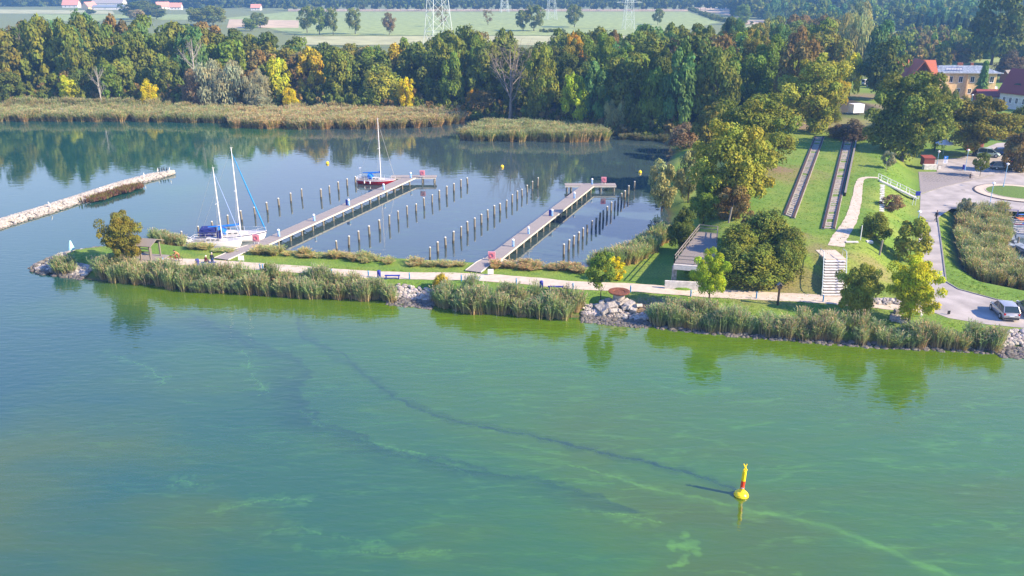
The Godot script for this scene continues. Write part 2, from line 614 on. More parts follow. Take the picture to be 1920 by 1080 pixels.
func reed_clump(seed_: int, blades: int, tan_share: float) -> ArrayMesh:
	# reeds one unit high: stems that spread outwards, long leaves, feathery heads; straw coloured at the foot, grey green above
	rng.seed = seed_
	var b := MB.new()
	var foot := Color(0.5, 0.36, 0.2)
	for i in blades:
		var a := rng.randf() * TAU
		var r := sqrt(rng.randf())
		var p := Vector3(cos(a), 0, sin(a)) * r * 0.16
		var h := rng.randf_range(0.62, 1.0) * (1.0 - 0.22 * r * r)
		var lean := Vector3(cos(a), 0, sin(a)) * r * rng.randf_range(0.12, 0.34) + Vector3(-0.05, 0, 0.03)
		var green := Color(0.36, 0.5, 0.21) * rng.randf_range(0.8, 1.2)
		if rng.randf() < tan_share:
			green = Color(0.72, 0.58, 0.34) * rng.randf_range(0.85, 1.15)
		var side := Vector3(cos(a * 3.1), 0, sin(a * 3.1)) * 0.01
		var m := p + lean * 0.35 + Vector3(0, h * 0.55, 0)
		var t := p + lean + Vector3(0, h, 0)
		var f := side.cross(Vector3.UP).normalized()
		grad(b, p - side, p + side, m + side, m - side, f, foot, foot.lerp(green, 0.5))
		grad(b, m - side, m + side, t + side * 0.4, t - side * 0.4, f, foot.lerp(green, 0.7), green)
		for k in 6:
			var y := rng.randf_range(0.3, 1.0)
			var s := p + lean * y * y + Vector3(0, h * y, 0)
			var la := a + rng.randf_range(-1.6, 1.6)
			var o := Vector3(cos(la), 0.9, sin(la)).normalized()
			var w := Vector3(-o.z, 0, o.x).normalized() * 0.021
			var tip := s + o * rng.randf_range(0.14, 0.26) + Vector3(0, -0.07, 0)
			b.col = (foot.lerp(green, clampf(y * 1.7 - 0.1, 0, 1)) * rng.randf_range(0.72, 1.18)).clamp()
			b.tri(s - w, s + w, tip)
		if rng.randf() < 0.3:
			b.col = Color(0.5, 0.45, 0.33)
			for k in 2:
				var w := Vector3(cos(a + k * 1.6), 0, sin(a + k * 1.6)) * 0.022
				b.quad(t - w * 0.4, t + w * 0.4 - Vector3(0, 0.05, 0), t + w + Vector3(-0.02, 0.06, 0), t + Vector3(-0.03, 0.11, 0))
	return b.mesh()

func grad(b: MB, p0: Vector3, p1: Vector3, p2: Vector3, p3: Vector3, f: Vector3, c0: Color, c1: Color):
	c0 = c0.clamp()
	c1 = c1.clamp()
	for e in [[p0, c0], [p2, c1], [p1, c0], [p0, c0], [p3, c1], [p2, c1]]:
		b.col = e[1]
		b.put(e[0], f)
	b.col = Color(1, 1, 1)

func stone_mesh(seed_: int, rough := 0.2, seg := 7) -> ArrayMesh:
	# an angular broken stone about one unit across
	rng.seed = seed_
	var b := MB.new()
	var rings := []
	for i in 4:
		var y: float = [-0.42, -0.14, 0.22, 0.42][i]
		var r: float = [0.3, 0.52, 0.46, 0.24][i]
		var ring := []
		for k in seg:
			var t := -TAU * (k + (i % 2) * 0.5) / seg
			ring.push_back(Vector3(cos(t) * r * rng.randf_range(1.0 - rough, 1.0 + rough), y + rng.randf_range(-0.08, 0.08), sin(t) * r * rng.randf_range(1.0 - rough, 1.0 + rough)))
		rings.push_back(ring)
	b.loft(rings, true, false)
	b.fan(rings[3])
	var under: Array = rings[0].duplicate()
	under.reverse()
	b.fan(under)
	return b.mesh()

func block_mesh(seed_: int) -> ArrayMesh:
	# a quarried block with skewed, chamfered faces
	rng.seed = seed_
	var b := MB.new()
	var rings := []
	for y in [-0.5, -0.42, 0.42, 0.5]:
		var k := 0.44 if absf(y) > 0.45 else 0.5
		var ring := []
		for c in [Vector2(1, 0.86), Vector2(0.86, 1), Vector2(-0.86, 1), Vector2(-1, 0.86), Vector2(-1, -0.86), Vector2(-0.86, -1), Vector2(0.86, -1), Vector2(1, -0.86)]:
			ring.push_back(Vector3(c.x * k + rng.randf_range(-0.06, 0.06) + y * 0.08, y + rng.randf_range(-0.05, 0.05), -c.y * k + rng.randf_range(-0.06, 0.06)))
		rings.push_back(ring)
	b.loft(rings, true, false)
	b.fan(rings[3])
	var under: Array = rings[0].duplicate()
	under.reverse()
	b.fan(under)
	return b.mesh()

func tuft_mesh(seed_: int) -> ArrayMesh:
	rng.seed = seed_
	var b := MB.new()
	for i in 7:
		var a := rng.randf() * TAU
		var p := Vector3(cos(a), 0, sin(a)) * rng.randf_range(0.05, 0.45)
		var s := Vector3(-sin(a * 2.0), 0, cos(a * 2.0)) * 0.09
		var k := rng.randf_range(0.75, 1.0)
		b.col = Color(k, k, k * 0.9)
		b.tri(p - s, p + s, p * 1.3 + Vector3(rng.randf_range(-0.2, 0.2), rng.randf_range(0.6, 1.0), rng.randf_range(-0.2, 0.2)))
	return b.mesh()

func make_shared_meshes():
	MESH.round = []
	for i in 5:
		MESH.round.push_back(crown("round", 100 + i, 40 + i * 4, 5200, 0.042))
	MESH.tall = []
	for i in 3:
		MESH.tall.push_back(crown("tall", 120 + i, 30 + i * 4, 3400, 0.052))
	MESH.fine = []
	for i in 3:
		MESH.fine.push_back(crown("loose", 140 + i, 70 + i * 8, 20000, 0.021))
	MESH.open = []
	for i in 3:
		MESH.open.push_back(crown("open", 160 + i, 50 + i * 5, 5000, 0.032))
	MESH.dome = []
	for i in 3:
		MESH.dome.push_back(crown("dome", 180 + i, 54 + i * 5, 8000, 0.03))
	MESH.willow = []
	for i in 3:
		MESH.willow.push_back(crown("willow", 200 + i, 46 + i * 5, 6500, 0.034))
	MESH.sparse = [crown("open", 230, 26, 500, 0.035), crown("open", 231, 30, 700, 0.035)]
	MESH.far = []
	for i in 3:
		MESH.far.push_back(crown("round", 220 + i, 14, 420, 0.13))
	MESH.conifer = [conifer(240, 9, 3200, 0.07), conifer(241, 8, 2600, 0.08)]
	MESH.trunk = [limbs(300, 9, 0.42, 0.026), limbs(301, 8, 0.4, 0.024), limbs(302, 10, 0.36, 0.028)]
	MESH.stem = [limbs(310, 5, 0.3, 0.02), limbs(311, 6, 0.32, 0.02)]
	MESH.bare = [limbs(320, 15, 0.6, 0.026, true), limbs(321, 12, 0.4, 0.022, true), limbs(322, 9, 0.34, 0.024, true, 0.2)]
	MESH.reed = [reed_clump(400, 46, 0.14), reed_clump(401, 46, 0.22), reed_clump(402, 46, 0.6)]
	MESH.stone = [stone_mesh(500), stone_mesh(501), stone_mesh(502)]
	MESH.block = [block_mesh(510), block_mesh(511), block_mesh(512), block_mesh(513)]
	MESH.tuft = [tuft_mesh(600), tuft_mesh(601)]
	rng.seed = 4711

func tree(called: String, label: String, category: String, at: Vector3, high: float, wide: float, style: String, leaf_name: String, group := "", clear := 0.22, bark := "bark") -> Node3D:
	# thing > trunk, crown; the crown starts at «clear» of the height
	var t := thing(called, label, category, at, rng.randf() * TAU, group)
	var set_: Array = MESH[style]
	var tr: Array = MESH.stem if (high < 6.0 and style != "willow") else MESH.trunk
	if style == "conifer":
		tr = MESH.stem
	if style != "far":
		var k := part("trunk", tr[rng.randi() % tr.size()], M[bark], t)
		var th := high * (0.94 if style == "conifer" else 0.86)
		k.scale = Vector3(clampf(wide * 0.9, th * 0.5, th * 1.3), th, clampf(wide * 0.9, th * 0.5, th * 1.3))
		k.position.y = -0.15
	var c := part("crown", set_[rng.randi() % set_.size()], M["leaf_" + leaf_name], t)
	c.scale = Vector3(wide, high * (1.0 - clear), wide * rng.randf_range(0.85, 1.1))
	c.position.y = high * clear
	return t

# ------------------------------------------------------------------ ground, water, fields, roads
func sdf(pl: PackedVector2Array, p: Vector2) -> float:
	# distance to the outline, positive inside
	var d := 1e18
	var inside := false
	var j := pl.size() - 1
	for i in pl.size():
		var a := pl[i]
		var b := pl[j]
		var e := b - a
		var w := p - a
		var t := clampf(w.dot(e) / e.length_squared(), 0.0, 1.0)
		d = minf(d, (w - e * t).length_squared())
		if (a.y > p.y) != (b.y > p.y) and p.x < e.x * (p.y - a.y) / e.y + a.x:
			inside = not inside
		j = i
	d = sqrt(d)
	return d if inside else -d

func height(x: float, z: float) -> float:
	var p := Vector2(x, z)
	var sd := minf(sdf(LAND, p), -sdf(BASIN, p))
	if sd < 0.0:
		return maxf(-1.5, sd * 0.6)
	var h := 1.3 * smoothstep(0.0, 3.2, sd)
	if x > 0.0 and x < 140.0 and z > -300.0 and z < -70.0:
		h += 2.9 * smoothstep(0.0, 7.0, sdf(MOUND, p))
	return h + 0.7 * clampf((-z - 250.0) / 150.0, 0.0, 1.0)

func on(x: float, z: float, up := 0.0) -> Vector3:
	return Vector3(x, height(x, z) + up, z)

func steps_of(from: float, to: float, step: float) -> PackedFloat32Array:
	var out := PackedFloat32Array()
	var n := int(ceil(absf(to - from) / step))
	for i in n:
		out.push_back(lerpf(from, to, float(i) / n))
	return out

func build_ground():
	var xs := PackedFloat32Array([-4000, -2500, -1500, -900, -600, -420, -320, -260, -210, -170])
	xs.append_array(steps_of(-140, -84, 4.0))
	xs.append_array(steps_of(-84, 84, 0.9))
	xs.append_array(steps_of(84, 150, 2.5))
	xs.append_array(PackedFloat32Array([150, 170, 200, 240, 300, 400, 600, 900, 1500, 2500, 4000]))
	var zs := PackedFloat32Array([-58, -66, -72])
	zs.append_array(steps_of(-75, -135, 0.8))
	zs.append_array(steps_of(-135, -215, 1.4))
	zs.append_array(steps_of(-215, -300, 4.0))
	zs.append_array(PackedFloat32Array([-300, -320, -350, -400, -500, -650, -850, -1100, -1500, -2100, -3000, -4400]))
	var f := FastNoiseLite.new()
	f.seed = 21
	f.frequency = 0.06
	f.fractal_octaves = 4
	var g := FastNoiseLite.new()
	g.seed = 22
	g.frequency = 0.35
	var dry := [Vector3(29.22, 1.31, -95.33), Vector3(34.36, 1.54, -95.61), Vector3(46.48, 4.2, -146.55), Vector3(44.45, 2.73, -99.01), Vector3(38.4, 4.2, -101.96), Vector3(36.88, 4.2, -109), Vector3(83.81, 1.72, -180.22), Vector3(15.29, 1.29, -91.31), Vector3(17.51, 1.05, -89.92), Vector3(78.79, 4.2, -201.25), Vector3(68.79, 4.2, -197.45)]
	var dry_r := [5.0, 4.0, 7.0, 3.0, 3.0, 3.0, 5.0, 2.6, 2.4, 9.0, 8.0]
	var soil := [Vector3(14.01, 1.04, -90.79), Vector3(16.98, 1.18, -90.41), Vector3(47.37, 4.2, -149.6), Vector3(92.65, 4.2, -227.34), Vector3(66.09, 4.2, -196.7), Vector3(102.42, 4.2, -248.6)]
	var soil_r := [2.2, 2.4, 3.0, 8.0, 5.0, 7.0]
	var nx := xs.size()
	var nz := zs.size()
	var v := PackedVector3Array()
	var c := PackedColorArray()
	var idx := PackedInt32Array()
	for j in nz:
		for i in nx:
			var x := xs[i]
			var z := zs[j]
			var h := height(x, z)
			v.push_back(Vector3(x, h, z))
			var t := f.get_noise_2d(x, z)
			var s := g.get_noise_2d(x, z)
			var col := Color(0.2, 0.37, 0.028).lerp(Color(0.3, 0.41, 0.05), clampf(0.5 + t * 2.0, 0, 1))
			col = col.lerp(Color(0.13, 0.29, 0.02), clampf(s * 1.4, 0, 0.8))
			for k in dry.size():
				var d: float = Vector2(x - dry[k].x, z - dry[k].z).length() / dry_r[k]
				if d < 1.3:
					col = col.lerp(Color(0.36, 0.3, 0.11), clampf((1.3 - d + s * 0.7) * 1.1, 0, 0.75))
			for k in soil.size():
				var d: float = Vector2(x - soil[k].x, z - soil[k].z).length() / soil_r[k]
				if d < 1.3:
					col = col.lerp(Color(0.36, 0.25, 0.17), clampf((1.2 - d + s * 0.6) * 1.2, 0, 0.85))
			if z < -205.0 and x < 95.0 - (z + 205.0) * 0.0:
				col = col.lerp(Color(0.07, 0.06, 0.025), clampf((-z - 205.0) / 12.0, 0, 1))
			if z < -300.0:
				col = col.lerp(Color(0.26, 0.31, 0.1), clampf((-z - 300.0) / 40.0, 0, 1))
			if h < 0.35:
				col = col.lerp(Color(0.16, 0.13, 0.07), clampf((0.35 - h) * 3.0, 0, 1))
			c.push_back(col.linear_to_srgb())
	for j in nz - 1:
		for i in nx - 1:
			var a := j * nx + i
			idx.append_array(PackedInt32Array([a, a + nx, a + 1, a + 1, a + nx, a + nx + 1]))
	var n := PackedVector3Array()
	n.resize(v.size())
	for j in nz:
		for i in nx:
			var a := v[j * nx + mini(i + 1, nx - 1)] - v[j * nx + maxi(i - 1, 0)]
			var b := v[mini(j + 1, nz - 1) * nx + i] - v[maxi(j - 1, 0) * nx + i]
			n[j * nx + i] = a.cross(b).normalized()
	var arr := []
	arr.resize(Mesh.ARRAY_MAX)
	arr[Mesh.ARRAY_VERTEX] = v
	arr[Mesh.ARRAY_NORMAL] = n
	arr[Mesh.ARRAY_COLOR] = c
	arr[Mesh.ARRAY_INDEX] = idx
	var m := ArrayMesh.new()
	m.add_surface_from_arrays(Mesh.PRIMITIVE_TRIANGLES, arr)
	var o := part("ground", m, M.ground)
	tag(o, "", "", "", "structure")

# --- the water: the near half carries the algae pattern, the far half reaches the woods
const ALGAE_A := Color(0.014, 0.07, 0.055)      # clear blue water at the left
const ALGAE_B := Color(0.05, 0.14, 0.014)      # green bloom
const ALGAE_C := Color(0.085, 0.15, 0.003)    # thick bloom along the spit
const ALGAE_D := Color(0.062, 0.104, 0.006)      # olive brown swirls
const HARBOUR := Color(0.04, 0.066, 0.07)

func shore_line_z(x: float) -> float:
	var s := FRONT
	if x <= s[0].x:
		return s[0].z
	for i in s.size() - 1:
		if x < s[i + 1].x:
			return lerpf(s[i].z, s[i + 1].z, (x - s[i].x) / (s[i + 1].x - s[i].x))
	return s[s.size() - 1].z

var FRONT := [Vector3(-63.01, 0, -106.59), Vector3(-59.23, 0, -104.67), Vector3(-54.2, 0, -102.81), Vector3(-46.6, 0, -101.2), Vector3(-39.85, 0, -98.87), Vector3(-32.91, 0, -98.11), Vector3(-26.58, 0, -96.82), Vector3(-20.56, 0, -96.09), Vector3(-14.4, 0, -95.19), Vector3(-9.4, 0, -94.13), Vector3(-5.68, 0, -91.91), Vector3(0, 0, -90.92), Vector3(5.27, 0, -89.78), Vector3(11.41, 0, -88.98), Vector3(15.38, 0, -88.2), Vector3(19.96, 0, -86.67), Vector3(25.12, 0, -85.03), Vector3(28.3, 0, -84.45), Vector3(35.37, 0, -82.75), Vector3(42.22, 0, -81.92), Vector3(50.14, 0, -80.83), Vector3(56.14, 0, -79.51), Vector3(76.14, 0, -76.73)]

var EDGE := [Vector3(-35.65, 0, -89.94), Vector3(-30.3, 0, -85.92), Vector3(-27.8, 0, -83.31), Vector3(-24.26, 0, -80.57), Vector3(-21.59, 0, -78.61), Vector3(-19.67, 0, -75.29), Vector3(-20.42, 0, -72.75), Vector3(-20.2, 0, -70.99), Vector3(-18.47, 0, -68.39), Vector3(-16.39, 0, -65.29), Vector3(-13.6, 0, -63.91), Vector3(-11.48, 0, -61.89), Vector3(-9.1, 0, -60.46), Vector3(-5.53, 0, -59.17), Vector3(-1.25, 0, -57.46), Vector3(1.65, 0, -56.86), Vector3(4.83, 0, -55.26), Vector3(9.26, 0, -52.4)]

func noise_bytes(seed_: int, freq: float, w: int, h: int, sx: float, ridged := false, warp := 0.0, oct := 4) -> PackedByteArray:
	var f := FastNoiseLite.new()
	f.seed = seed_
	f.noise_type = FastNoiseLite.TYPE_SIMPLEX_SMOOTH
	f.frequency = freq
	f.fractal_octaves = oct
	if ridged:
		f.fractal_type = FastNoiseLite.FRACTAL_RIDGED
	if warp > 0.0:
		f.domain_warp_enabled = true
		f.domain_warp_amplitude = warp
		f.domain_warp_frequency = freq * 0.35
		f.domain_warp_fractal_octaves = 3
	var img := f.get_image(int(w / sx), h)
	img.convert(Image.FORMAT_L8)
	img.resize(w, h, Image.INTERPOLATE_CUBIC)
	return img.get_data()

func stamp(a: PackedFloat32Array, w: int, h: int, x0: float, z0: float, k: float, line: Array, r0: float, r1: float, amount: float, ragged: float, soft_up := 1.0):
	# lays a ragged band along a line of world points
	var way := FastNoiseLite.new()
	way.seed = 77
	way.frequency = 0.5
	for i in line.size() - 1:
		var p: Vector3 = line[i]
		var q: Vector3 = line[i + 1]
		var n := int(p.distance_to(q) / 0.12) + 1
		for s in n:
			var t := (i + float(s) / n) / (line.size() - 1)
			var r := lerpf(r0, r1, t) * rng.randf_range(0.5, 1.3)
			var c := p.lerp(q, float(s) / n)
			c += Vector3(way.get_noise_2d(c.x, c.z), 0, way.get_noise_2d(c.x + 50.0, c.z)) * ragged * 6.0 + Vector3(rng.randfn(), 0, rng.randfn()) * ragged * 0.6
			var cx := (c.x - x0) * k
			var cz := (z0 - c.z) * k
			var rp := r * k
			for yy in range(maxi(0, int(cz - rp * soft_up)), mini(h, int(cz + rp) + 1)):
				for xx in range(maxi(0, int(cx - rp)), mini(w, int(cx + rp) + 1)):
					var dy := (yy - cz) / (soft_up if yy < cz else 1.0)
					var d := (Vector2(xx - cx, dy)).length() / rp
					if d < 1.0:
						var m := amount * clampf((1.0 - d) * 2.5, 0.0, 1.0)
						var o := yy * w + xx
						if a[o] < m:
							a[o] = lerpf(a[o], m, 0.55)

func water_tex(w: int, h: int, x0: float, x1: float, z0: float, z1: float, near: bool) -> ImageTexture:
	var k := w / (x1 - x0)
	var dark := PackedFloat32Array()
	dark.resize(w * h)
	var pale := PackedFloat32Array()
	pale.resize(w * h)
	if near:
		stamp(dark, w, h, x0, z0, k, [Vector3(-24.49, 0, -89.94), Vector3(-22.91, 0, -84.74), Vector3(-20.84, 0, -82.61), Vector3(-17.59, 0, -80.3), Vector3(-15.86, 0, -77.35), Vector3(-14.25, 0, -74.93), Vector3(-10.82, 0, -70.46), Vector3(-7.58, 0, -67.39), Vector3(-4.65, 0, -65.94), Vector3(-1.83, 0, -64.55), Vector3(1.8, 0, -63.37), Vector3(4.43, 0, -62.15), Vector3(7.38, 0, -60.63), Vector3(10.26, 0, -59.49), Vector3(13.37, 0, -57.85), Vector3(15.58, 0, -56.49), Vector3(17.2, 0, -55.12)], 0.16, 0.32, 0.6, 0.06)
		stamp(dark, w, h, x0, z0, k, [Vector3(-24.49, 0, -89.94), Vector3(-20.84, 0, -82.61), Vector3(-15.86, 0, -77.35), Vector3(-10.82, 0, -70.46), Vector3(-4.65, 0, -65.94), Vector3(1.8, 0, -63.37), Vector3(7.38, 0, -60.63), Vector3(13.37, 0, -57.85), Vector3(17.2, 0, -55.12)], 0.5, 0.6, 0.25, 0.15)
		stamp(dark, w, h, x0, z0, k, [Vector3(-36.72, 0, -90.92), Vector3(-30.3, 0, -85.92), Vector3(-27.8, 0, -83.31), Vector3(-24.26, 0, -80.57), Vector3(-21.59, 0, -78.61), Vector3(-19.77, 0, -75.29), Vector3(-20.67, 0, -72.97), Vector3(-20.2, 0, -70.99), Vector3(-18.47, 0, -68.39), Vector3(-16.39, 0, -65.29), Vector3(-13.64, 0, -64.09), Vector3(-11.48, 0, -61.89), Vector3(-9.12, 0, -60.63), Vector3(-5.58, 0, -59.81), Vector3(-1.25, 0, -57.46), Vector3(1.65, 0, -57.09), Vector3(4.83, 0, -55.26), Vector3(9.28, 0, -52.53)], 0.35, 0.25, 0.4, 0.1)
		stamp(pale, w, h, x0, z0, k, [Vector3(4.25, 0, -59.01), Vector3(6.69, 0, -57.92), Vector3(9, 0, -56.35), Vector3(11.25, 0, -55.12), Vector3(13.52, 0, -54.42), Vector3(16.4, 0, -53.19), Vector3(18.12, 0, -52.34), Vector3(20.57, 0, -51.56), Vector3(22.53, 0, -50.62), Vector3(24.2, 0, -49.11), Vector3(25.31, 0, -48.24), Vector3(26.26, 0, -47.12), Vector3(28.38, 0, -45.61)], 0.13, 0.4, 0.65, 0.05)
		stamp(pale, w, h, x0, z0, k, [Vector3(6.69, 0, -57.92), Vector3(11.22, 0, -54.91), Vector3(16.37, 0, -53.06), Vector3(20.51, 0, -51.37), Vector3(24.13, 0, -48.94), Vector3(25.91, 0, -47.12), Vector3(28.42, 0, -44.99)], 0.4, 0.7, 0.22, 0.25)
		stamp(pale, w, h, x0, z0, k, [Vector3(12.2, 0, -50.01), Vector3(11.6, 0, -49.17), Vector3(10.98, 0, -48.59), Vector3(11.14, 0, -47.9), Vector3(12.38, 0, -48.7), Vector3(12.53, 0, -48.01), Vector3(11.93, 0, -47.12), Vector3(11.4, 0, -47.34)], 0.26, 0.32, 0.7, 0.2)
		stamp(pale, w, h, x0, z0, k, [Vector3(11.71, 0, -47.12), Vector3(10.64, 0, -46.68), Vector3(10, 0, -46.25)], 0.22, 0.22, 0.8, 0.12)
		for l in [[Vector3(-25.99, 0, -55.84), Vector3(-25.44, 0, -56.57), Vector3(-24.34, 0, -55.98), Vector3(-22.91, 0, -56.35)], [Vector3(-17.43, 0, -49.83), Vector3(-16.15, 0, -50.62), Vector3(-14.24, 0, -50.5), Vector3(-13.15, 0, -49.77)], [Vector3(-11.81, 0, -49.53), Vector3(-9.89, 0, -49.06), Vector3(-8.81, 0, -49.17)], [Vector3(-5.53, 0, -59.17), Vector3(-4.42, 0, -58.38), Vector3(-3.15, 0, -57.31)], [Vector3(-25.56, 0, -75.52), Vector3(-22.92, 0, -71.54), Vector3(-23.61, 0, -70.46)], [Vector3(-19.07, 0, -67.89), Vector3(-17.22, 0, -65.94), Vector3(-16.56, 0, -65.01)], [Vector3(-22.32, 0, -52.21), Vector3(-20.31, 0, -53.19), Vector3(-17.45, 0, -54.21), Vector3(-14.6, 0, -53.87)], [Vector3(-11.55, 0, -62.32), Vector3(-8.73, 0, -61.04), Vector3(-6.95, 0, -60.63)], [Vector3(-14.46, 0, -48.24), Vector3(-8.6, 0, -47.67), Vector3(-3.98, 0, -48.24)], [Vector3(4.66, 0, -52.86), Vector3(8.47, 0, -52.21), Vector3(10.62, 0, -51.25)], [Vector3(-41.9, 0, -80.57), Vector3(-35.96, 0, -76.73), Vector3(-33.02, 0, -73.2)], [Vector3(-29.5, 0, -83.31), Vector3(-27.14, 0, -79.51), Vector3(-25.91, 0, -76.73)]]:
			stamp(pale, w, h, x0, z0, k, l, 0.08, 0.13, 0.8, 0.07)
			stamp(pale, w, h, x0, z0, k, l, 0.3, 0.3, 0.25, 0.3)
	var big := noise_bytes(31, 0.004 * 12.8 / k, w, h, 2.2, false, 60.0 * k / 12.8)
	var wisp := noise_bytes(32, 0.012 * 12.8 / k, w, h, 3.6, true, 55.0 * k / 12.8, 5)
	var fine := noise_bytes(33, 0.05 * 12.8 / k, w, h, 3.0, false, 14.0 * k / 12.8, 4)
	var hair := noise_bytes(34, 0.034 * 12.8 / k, w, h, 4.5, true, 40.0 * k / 12.8, 5)
	var shore := PackedFloat32Array()
	for i in w:
		shore.push_back(shore_line_z(x0 + (i + 0.5) / k))
	var out := PackedByteArray()
	out.resize(w * h * 3)
	var lut := PackedByteArray()
	for i in 1025:
		lut.push_back(int(255.0 * Color(i / 2048.0, 0, 0).linear_to_srgb().r + 0.5))
	for j in h:
		var z := z0 - (j + 0.5) / k
		var edge := -1000.0
		for e in EDGE.size() - 1:
			if z <= EDGE[e + 1].z and z > EDGE[e].z:
				edge = lerpf(EDGE[e].x, EDGE[e + 1].x, (z - EDGE[e].z) / (EDGE[e + 1].z - EDGE[e].z))
		for i in w:
			var o := j * w + i
			var x := x0 + (i + 0.5) / k
			var b := big[o] / 255.0
			var ws := wisp[o] / 255.0
			var fn := fine[o] / 255.0
			var g := clampf((x + 52.0 - 0.25 * (z + 80.0) + (b - 0.5) * 26.0) / 52.0, 0.0, 1.0)
			g = g * (0.86 + 0.28 * (fn - 0.5))
			var r0 := lerpf(ALGAE_A.r, ALGAE_B.r, g)
			var g0 := lerpf(ALGAE_A.g, ALGAE_B.g, g)
			var b0 := lerpf(ALGAE_A.b, ALGAE_B.b, g)
			var sd := z - shore[i]
			if sd < 0.0:
				# behind the spit: the still, darker harbour; open water left of the tip
				var t := clampf((x + 60.0) / 14.0, 0.0, 1.0) * clampf(-sd / 6.0, 0.0, 1.0)
				r0 = lerpf(r0, HARBOUR.r, t)
				g0 = lerpf(g0, HARBOUR.g, t)
				b0 = lerpf(b0, HARBOUR.b, t)
			else:
				var near_shore := clampf(1.0 - (sd - 3.0) / 10.0, 0.0, 1.0) * clampf((x + 58.0) / 12.0, 0.0, 1.0) * (0.85 + 0.3 * (fn - 0.5))
				r0 = lerpf(r0, ALGAE_C.r, near_shore)
				g0 = lerpf(g0, ALGAE_C.g, near_shore)
				b0 = lerpf(b0, ALGAE_C.b, near_shore)
				var olive := clampf((b - 0.38) * 2.2, 0.0, 1.0) * clampf((z + 78.0) / 24.0, 0.0, 0.8)
				r0 = lerpf(r0, ALGAE_D.r, olive)
				g0 = lerpf(g0, ALGAE_D.g, olive)
				b0 = lerpf(b0, ALGAE_D.b, olive)
			# fine threads of bloom, gathered in drifts
			var thread := clampf((hair[o] / 255.0 - 0.66) * 5.0, 0.0, 1.0) * clampf((ws - 0.42) * 3.0, 0.0, 1.0) * (0.2 + 0.8 * g)
			var p := clampf(pale[o] * (0.3 + 0.9 * fn) * (0.55 + 0.9 * ws) + thread * 0.36, 0.0, 1.0)
			r0 += p * 0.05
			g0 += p * 0.14
			b0 += p * 0.014
			var d := clampf(dark[o] * (0.5 + 0.9 * fn), 0.0, 1.0)
			# water drained of bloom on the left side of the drift line
			var off := edge + (fn - 0.5) * 1.6 + (ws - 0.5) * 2.0 - x
			if off > 0.0 and off < 5.5:
				d = maxf(d, 0.42 * (1.0 - off / 5.5) * minf(off * 4.0, 1.0))
			r0 = lerpf(r0, 0.008, d)
			g0 = lerpf(g0, 0.03, d)
			b0 = lerpf(b0, 0.035, d)
			out[o * 3] = lut[mini(1024, int(r0 * 2048.0))]
			out[o * 3 + 1] = lut[mini(1024, int(g0 * 2048.0))]
			out[o * 3 + 2] = lut[mini(1024, int(b0 * 2048.0))]
	return ImageTexture.create_from_image(Image.create_from_data(w, h, false, Image.FORMAT_RGB8, out))

func ripple_tex(seed_: int, w: int, h: int, freq: float, sx: float, bump: float) -> ImageTexture:
	var f := FastNoiseLite.new()
	f.seed = seed_
	f.noise_type = FastNoiseLite.TYPE_SIMPLEX_SMOOTH
	f.frequency = freq
	f.fractal_octaves = 4
	f.fractal_gain = 0.55
	f.domain_warp_enabled = true
	f.domain_warp_amplitude = 20.0
	f.domain_warp_frequency = 0.01
	var img := f.get_image(int(w / sx), h)
	img.convert(Image.FORMAT_L8)
	img.resize(w, h, Image.INTERPOLATE_CUBIC)
	img.convert(Image.FORMAT_RGBA8)
	img.bump_map_to_normal_map(bump)
	return ImageTexture.create_from_image(img)

func water_mat(tex: Texture2D, ripple: Texture2D, strength: float) -> StandardMaterial3D:
	var m := StandardMaterial3D.new()
	m.albedo_texture = tex
	m.roughness = 0.03
	m.metallic_specular = 0.75
	m.normal_enabled = true
	m.normal_texture = ripple
	m.normal_scale = strength
	return m

func water_sheet(m: ArrayMesh, material: Material, x0: float, x1: float, z0: float, z1: float):
	var b := MB.new()
	var p := [Vector3(x0, 0, z0), Vector3(x1, 0, z0), Vector3(x1, 0, z1), Vector3(x0, 0, z1)]
	var t := [Vector2(0, 0), Vector2(1, 0), Vector2(1, 1), Vector2(0, 1)]
	for i in [0, 2, 1, 0, 3, 2]:
		b.put(p[i], Vector3.UP)
		b.uv.push_back(t[i])
	var arr := []
	arr.resize(Mesh.ARRAY_MAX)
	arr[Mesh.ARRAY_VERTEX] = b.v
	arr[Mesh.ARRAY_NORMAL] = b.n
	arr[Mesh.ARRAY_TEX_UV] = b.uv
	var tan := PackedFloat32Array()
	for i in 6:
		tan.append_array(PackedFloat32Array([1, 0, 0, 1]))
	arr[Mesh.ARRAY_TANGENT] = tan
	m.add_surface_from_arrays(Mesh.PRIMITIVE_TRIANGLES, arr)
	m.surface_set_material(m.get_surface_count() - 1, material)

func build_water():
	var m := ArrayMesh.new()
	var rip := ripple_tex(41, 2048, 1024, 0.1, 3.6, 6.0)
	var rip2 := ripple_tex(42, 2048, 1024, 0.1, 2.2, 6.0)
	water_sheet(m, water_mat(water_tex(2048, 1024, -80, 80, -36, -116, true), rip, 0.045), -80, 80, -36, -116)
	water_sheet(m, water_mat(water_tex(1024, 461, -200, 120, -116, -260, false), rip2, 0.009), -200, 120, -116, -260)
	var plain := mat(ALGAE_A.lerp(ALGAE_B, 0.4), 0.06)
	plain.metallic_specular = 0.75
	water_sheet(m, plain, -3000, -200, -116, -260)
	water_sheet(m, plain, -3000, -80, 400, -116)
	water_sheet(m, plain, 80, 900, 400, -116)
	water_sheet(m, plain, -80, 80, 400, -36)
	var o := MeshInstance3D.new()
	o.name = numbered("lake_water")
	o.mesh = m
	add_child(o)
	tag(o, "", "", "", "structure")

func sheet(called: String, pl: PackedVector2Array, y: float, material: Material, kind := "structure") -> MeshInstance3D:
	var b := MB.new()
	b.poly(pl, 0, y, false)
	var o := part(called, b, material)
	tag(o, "", "", "", kind)
	return o

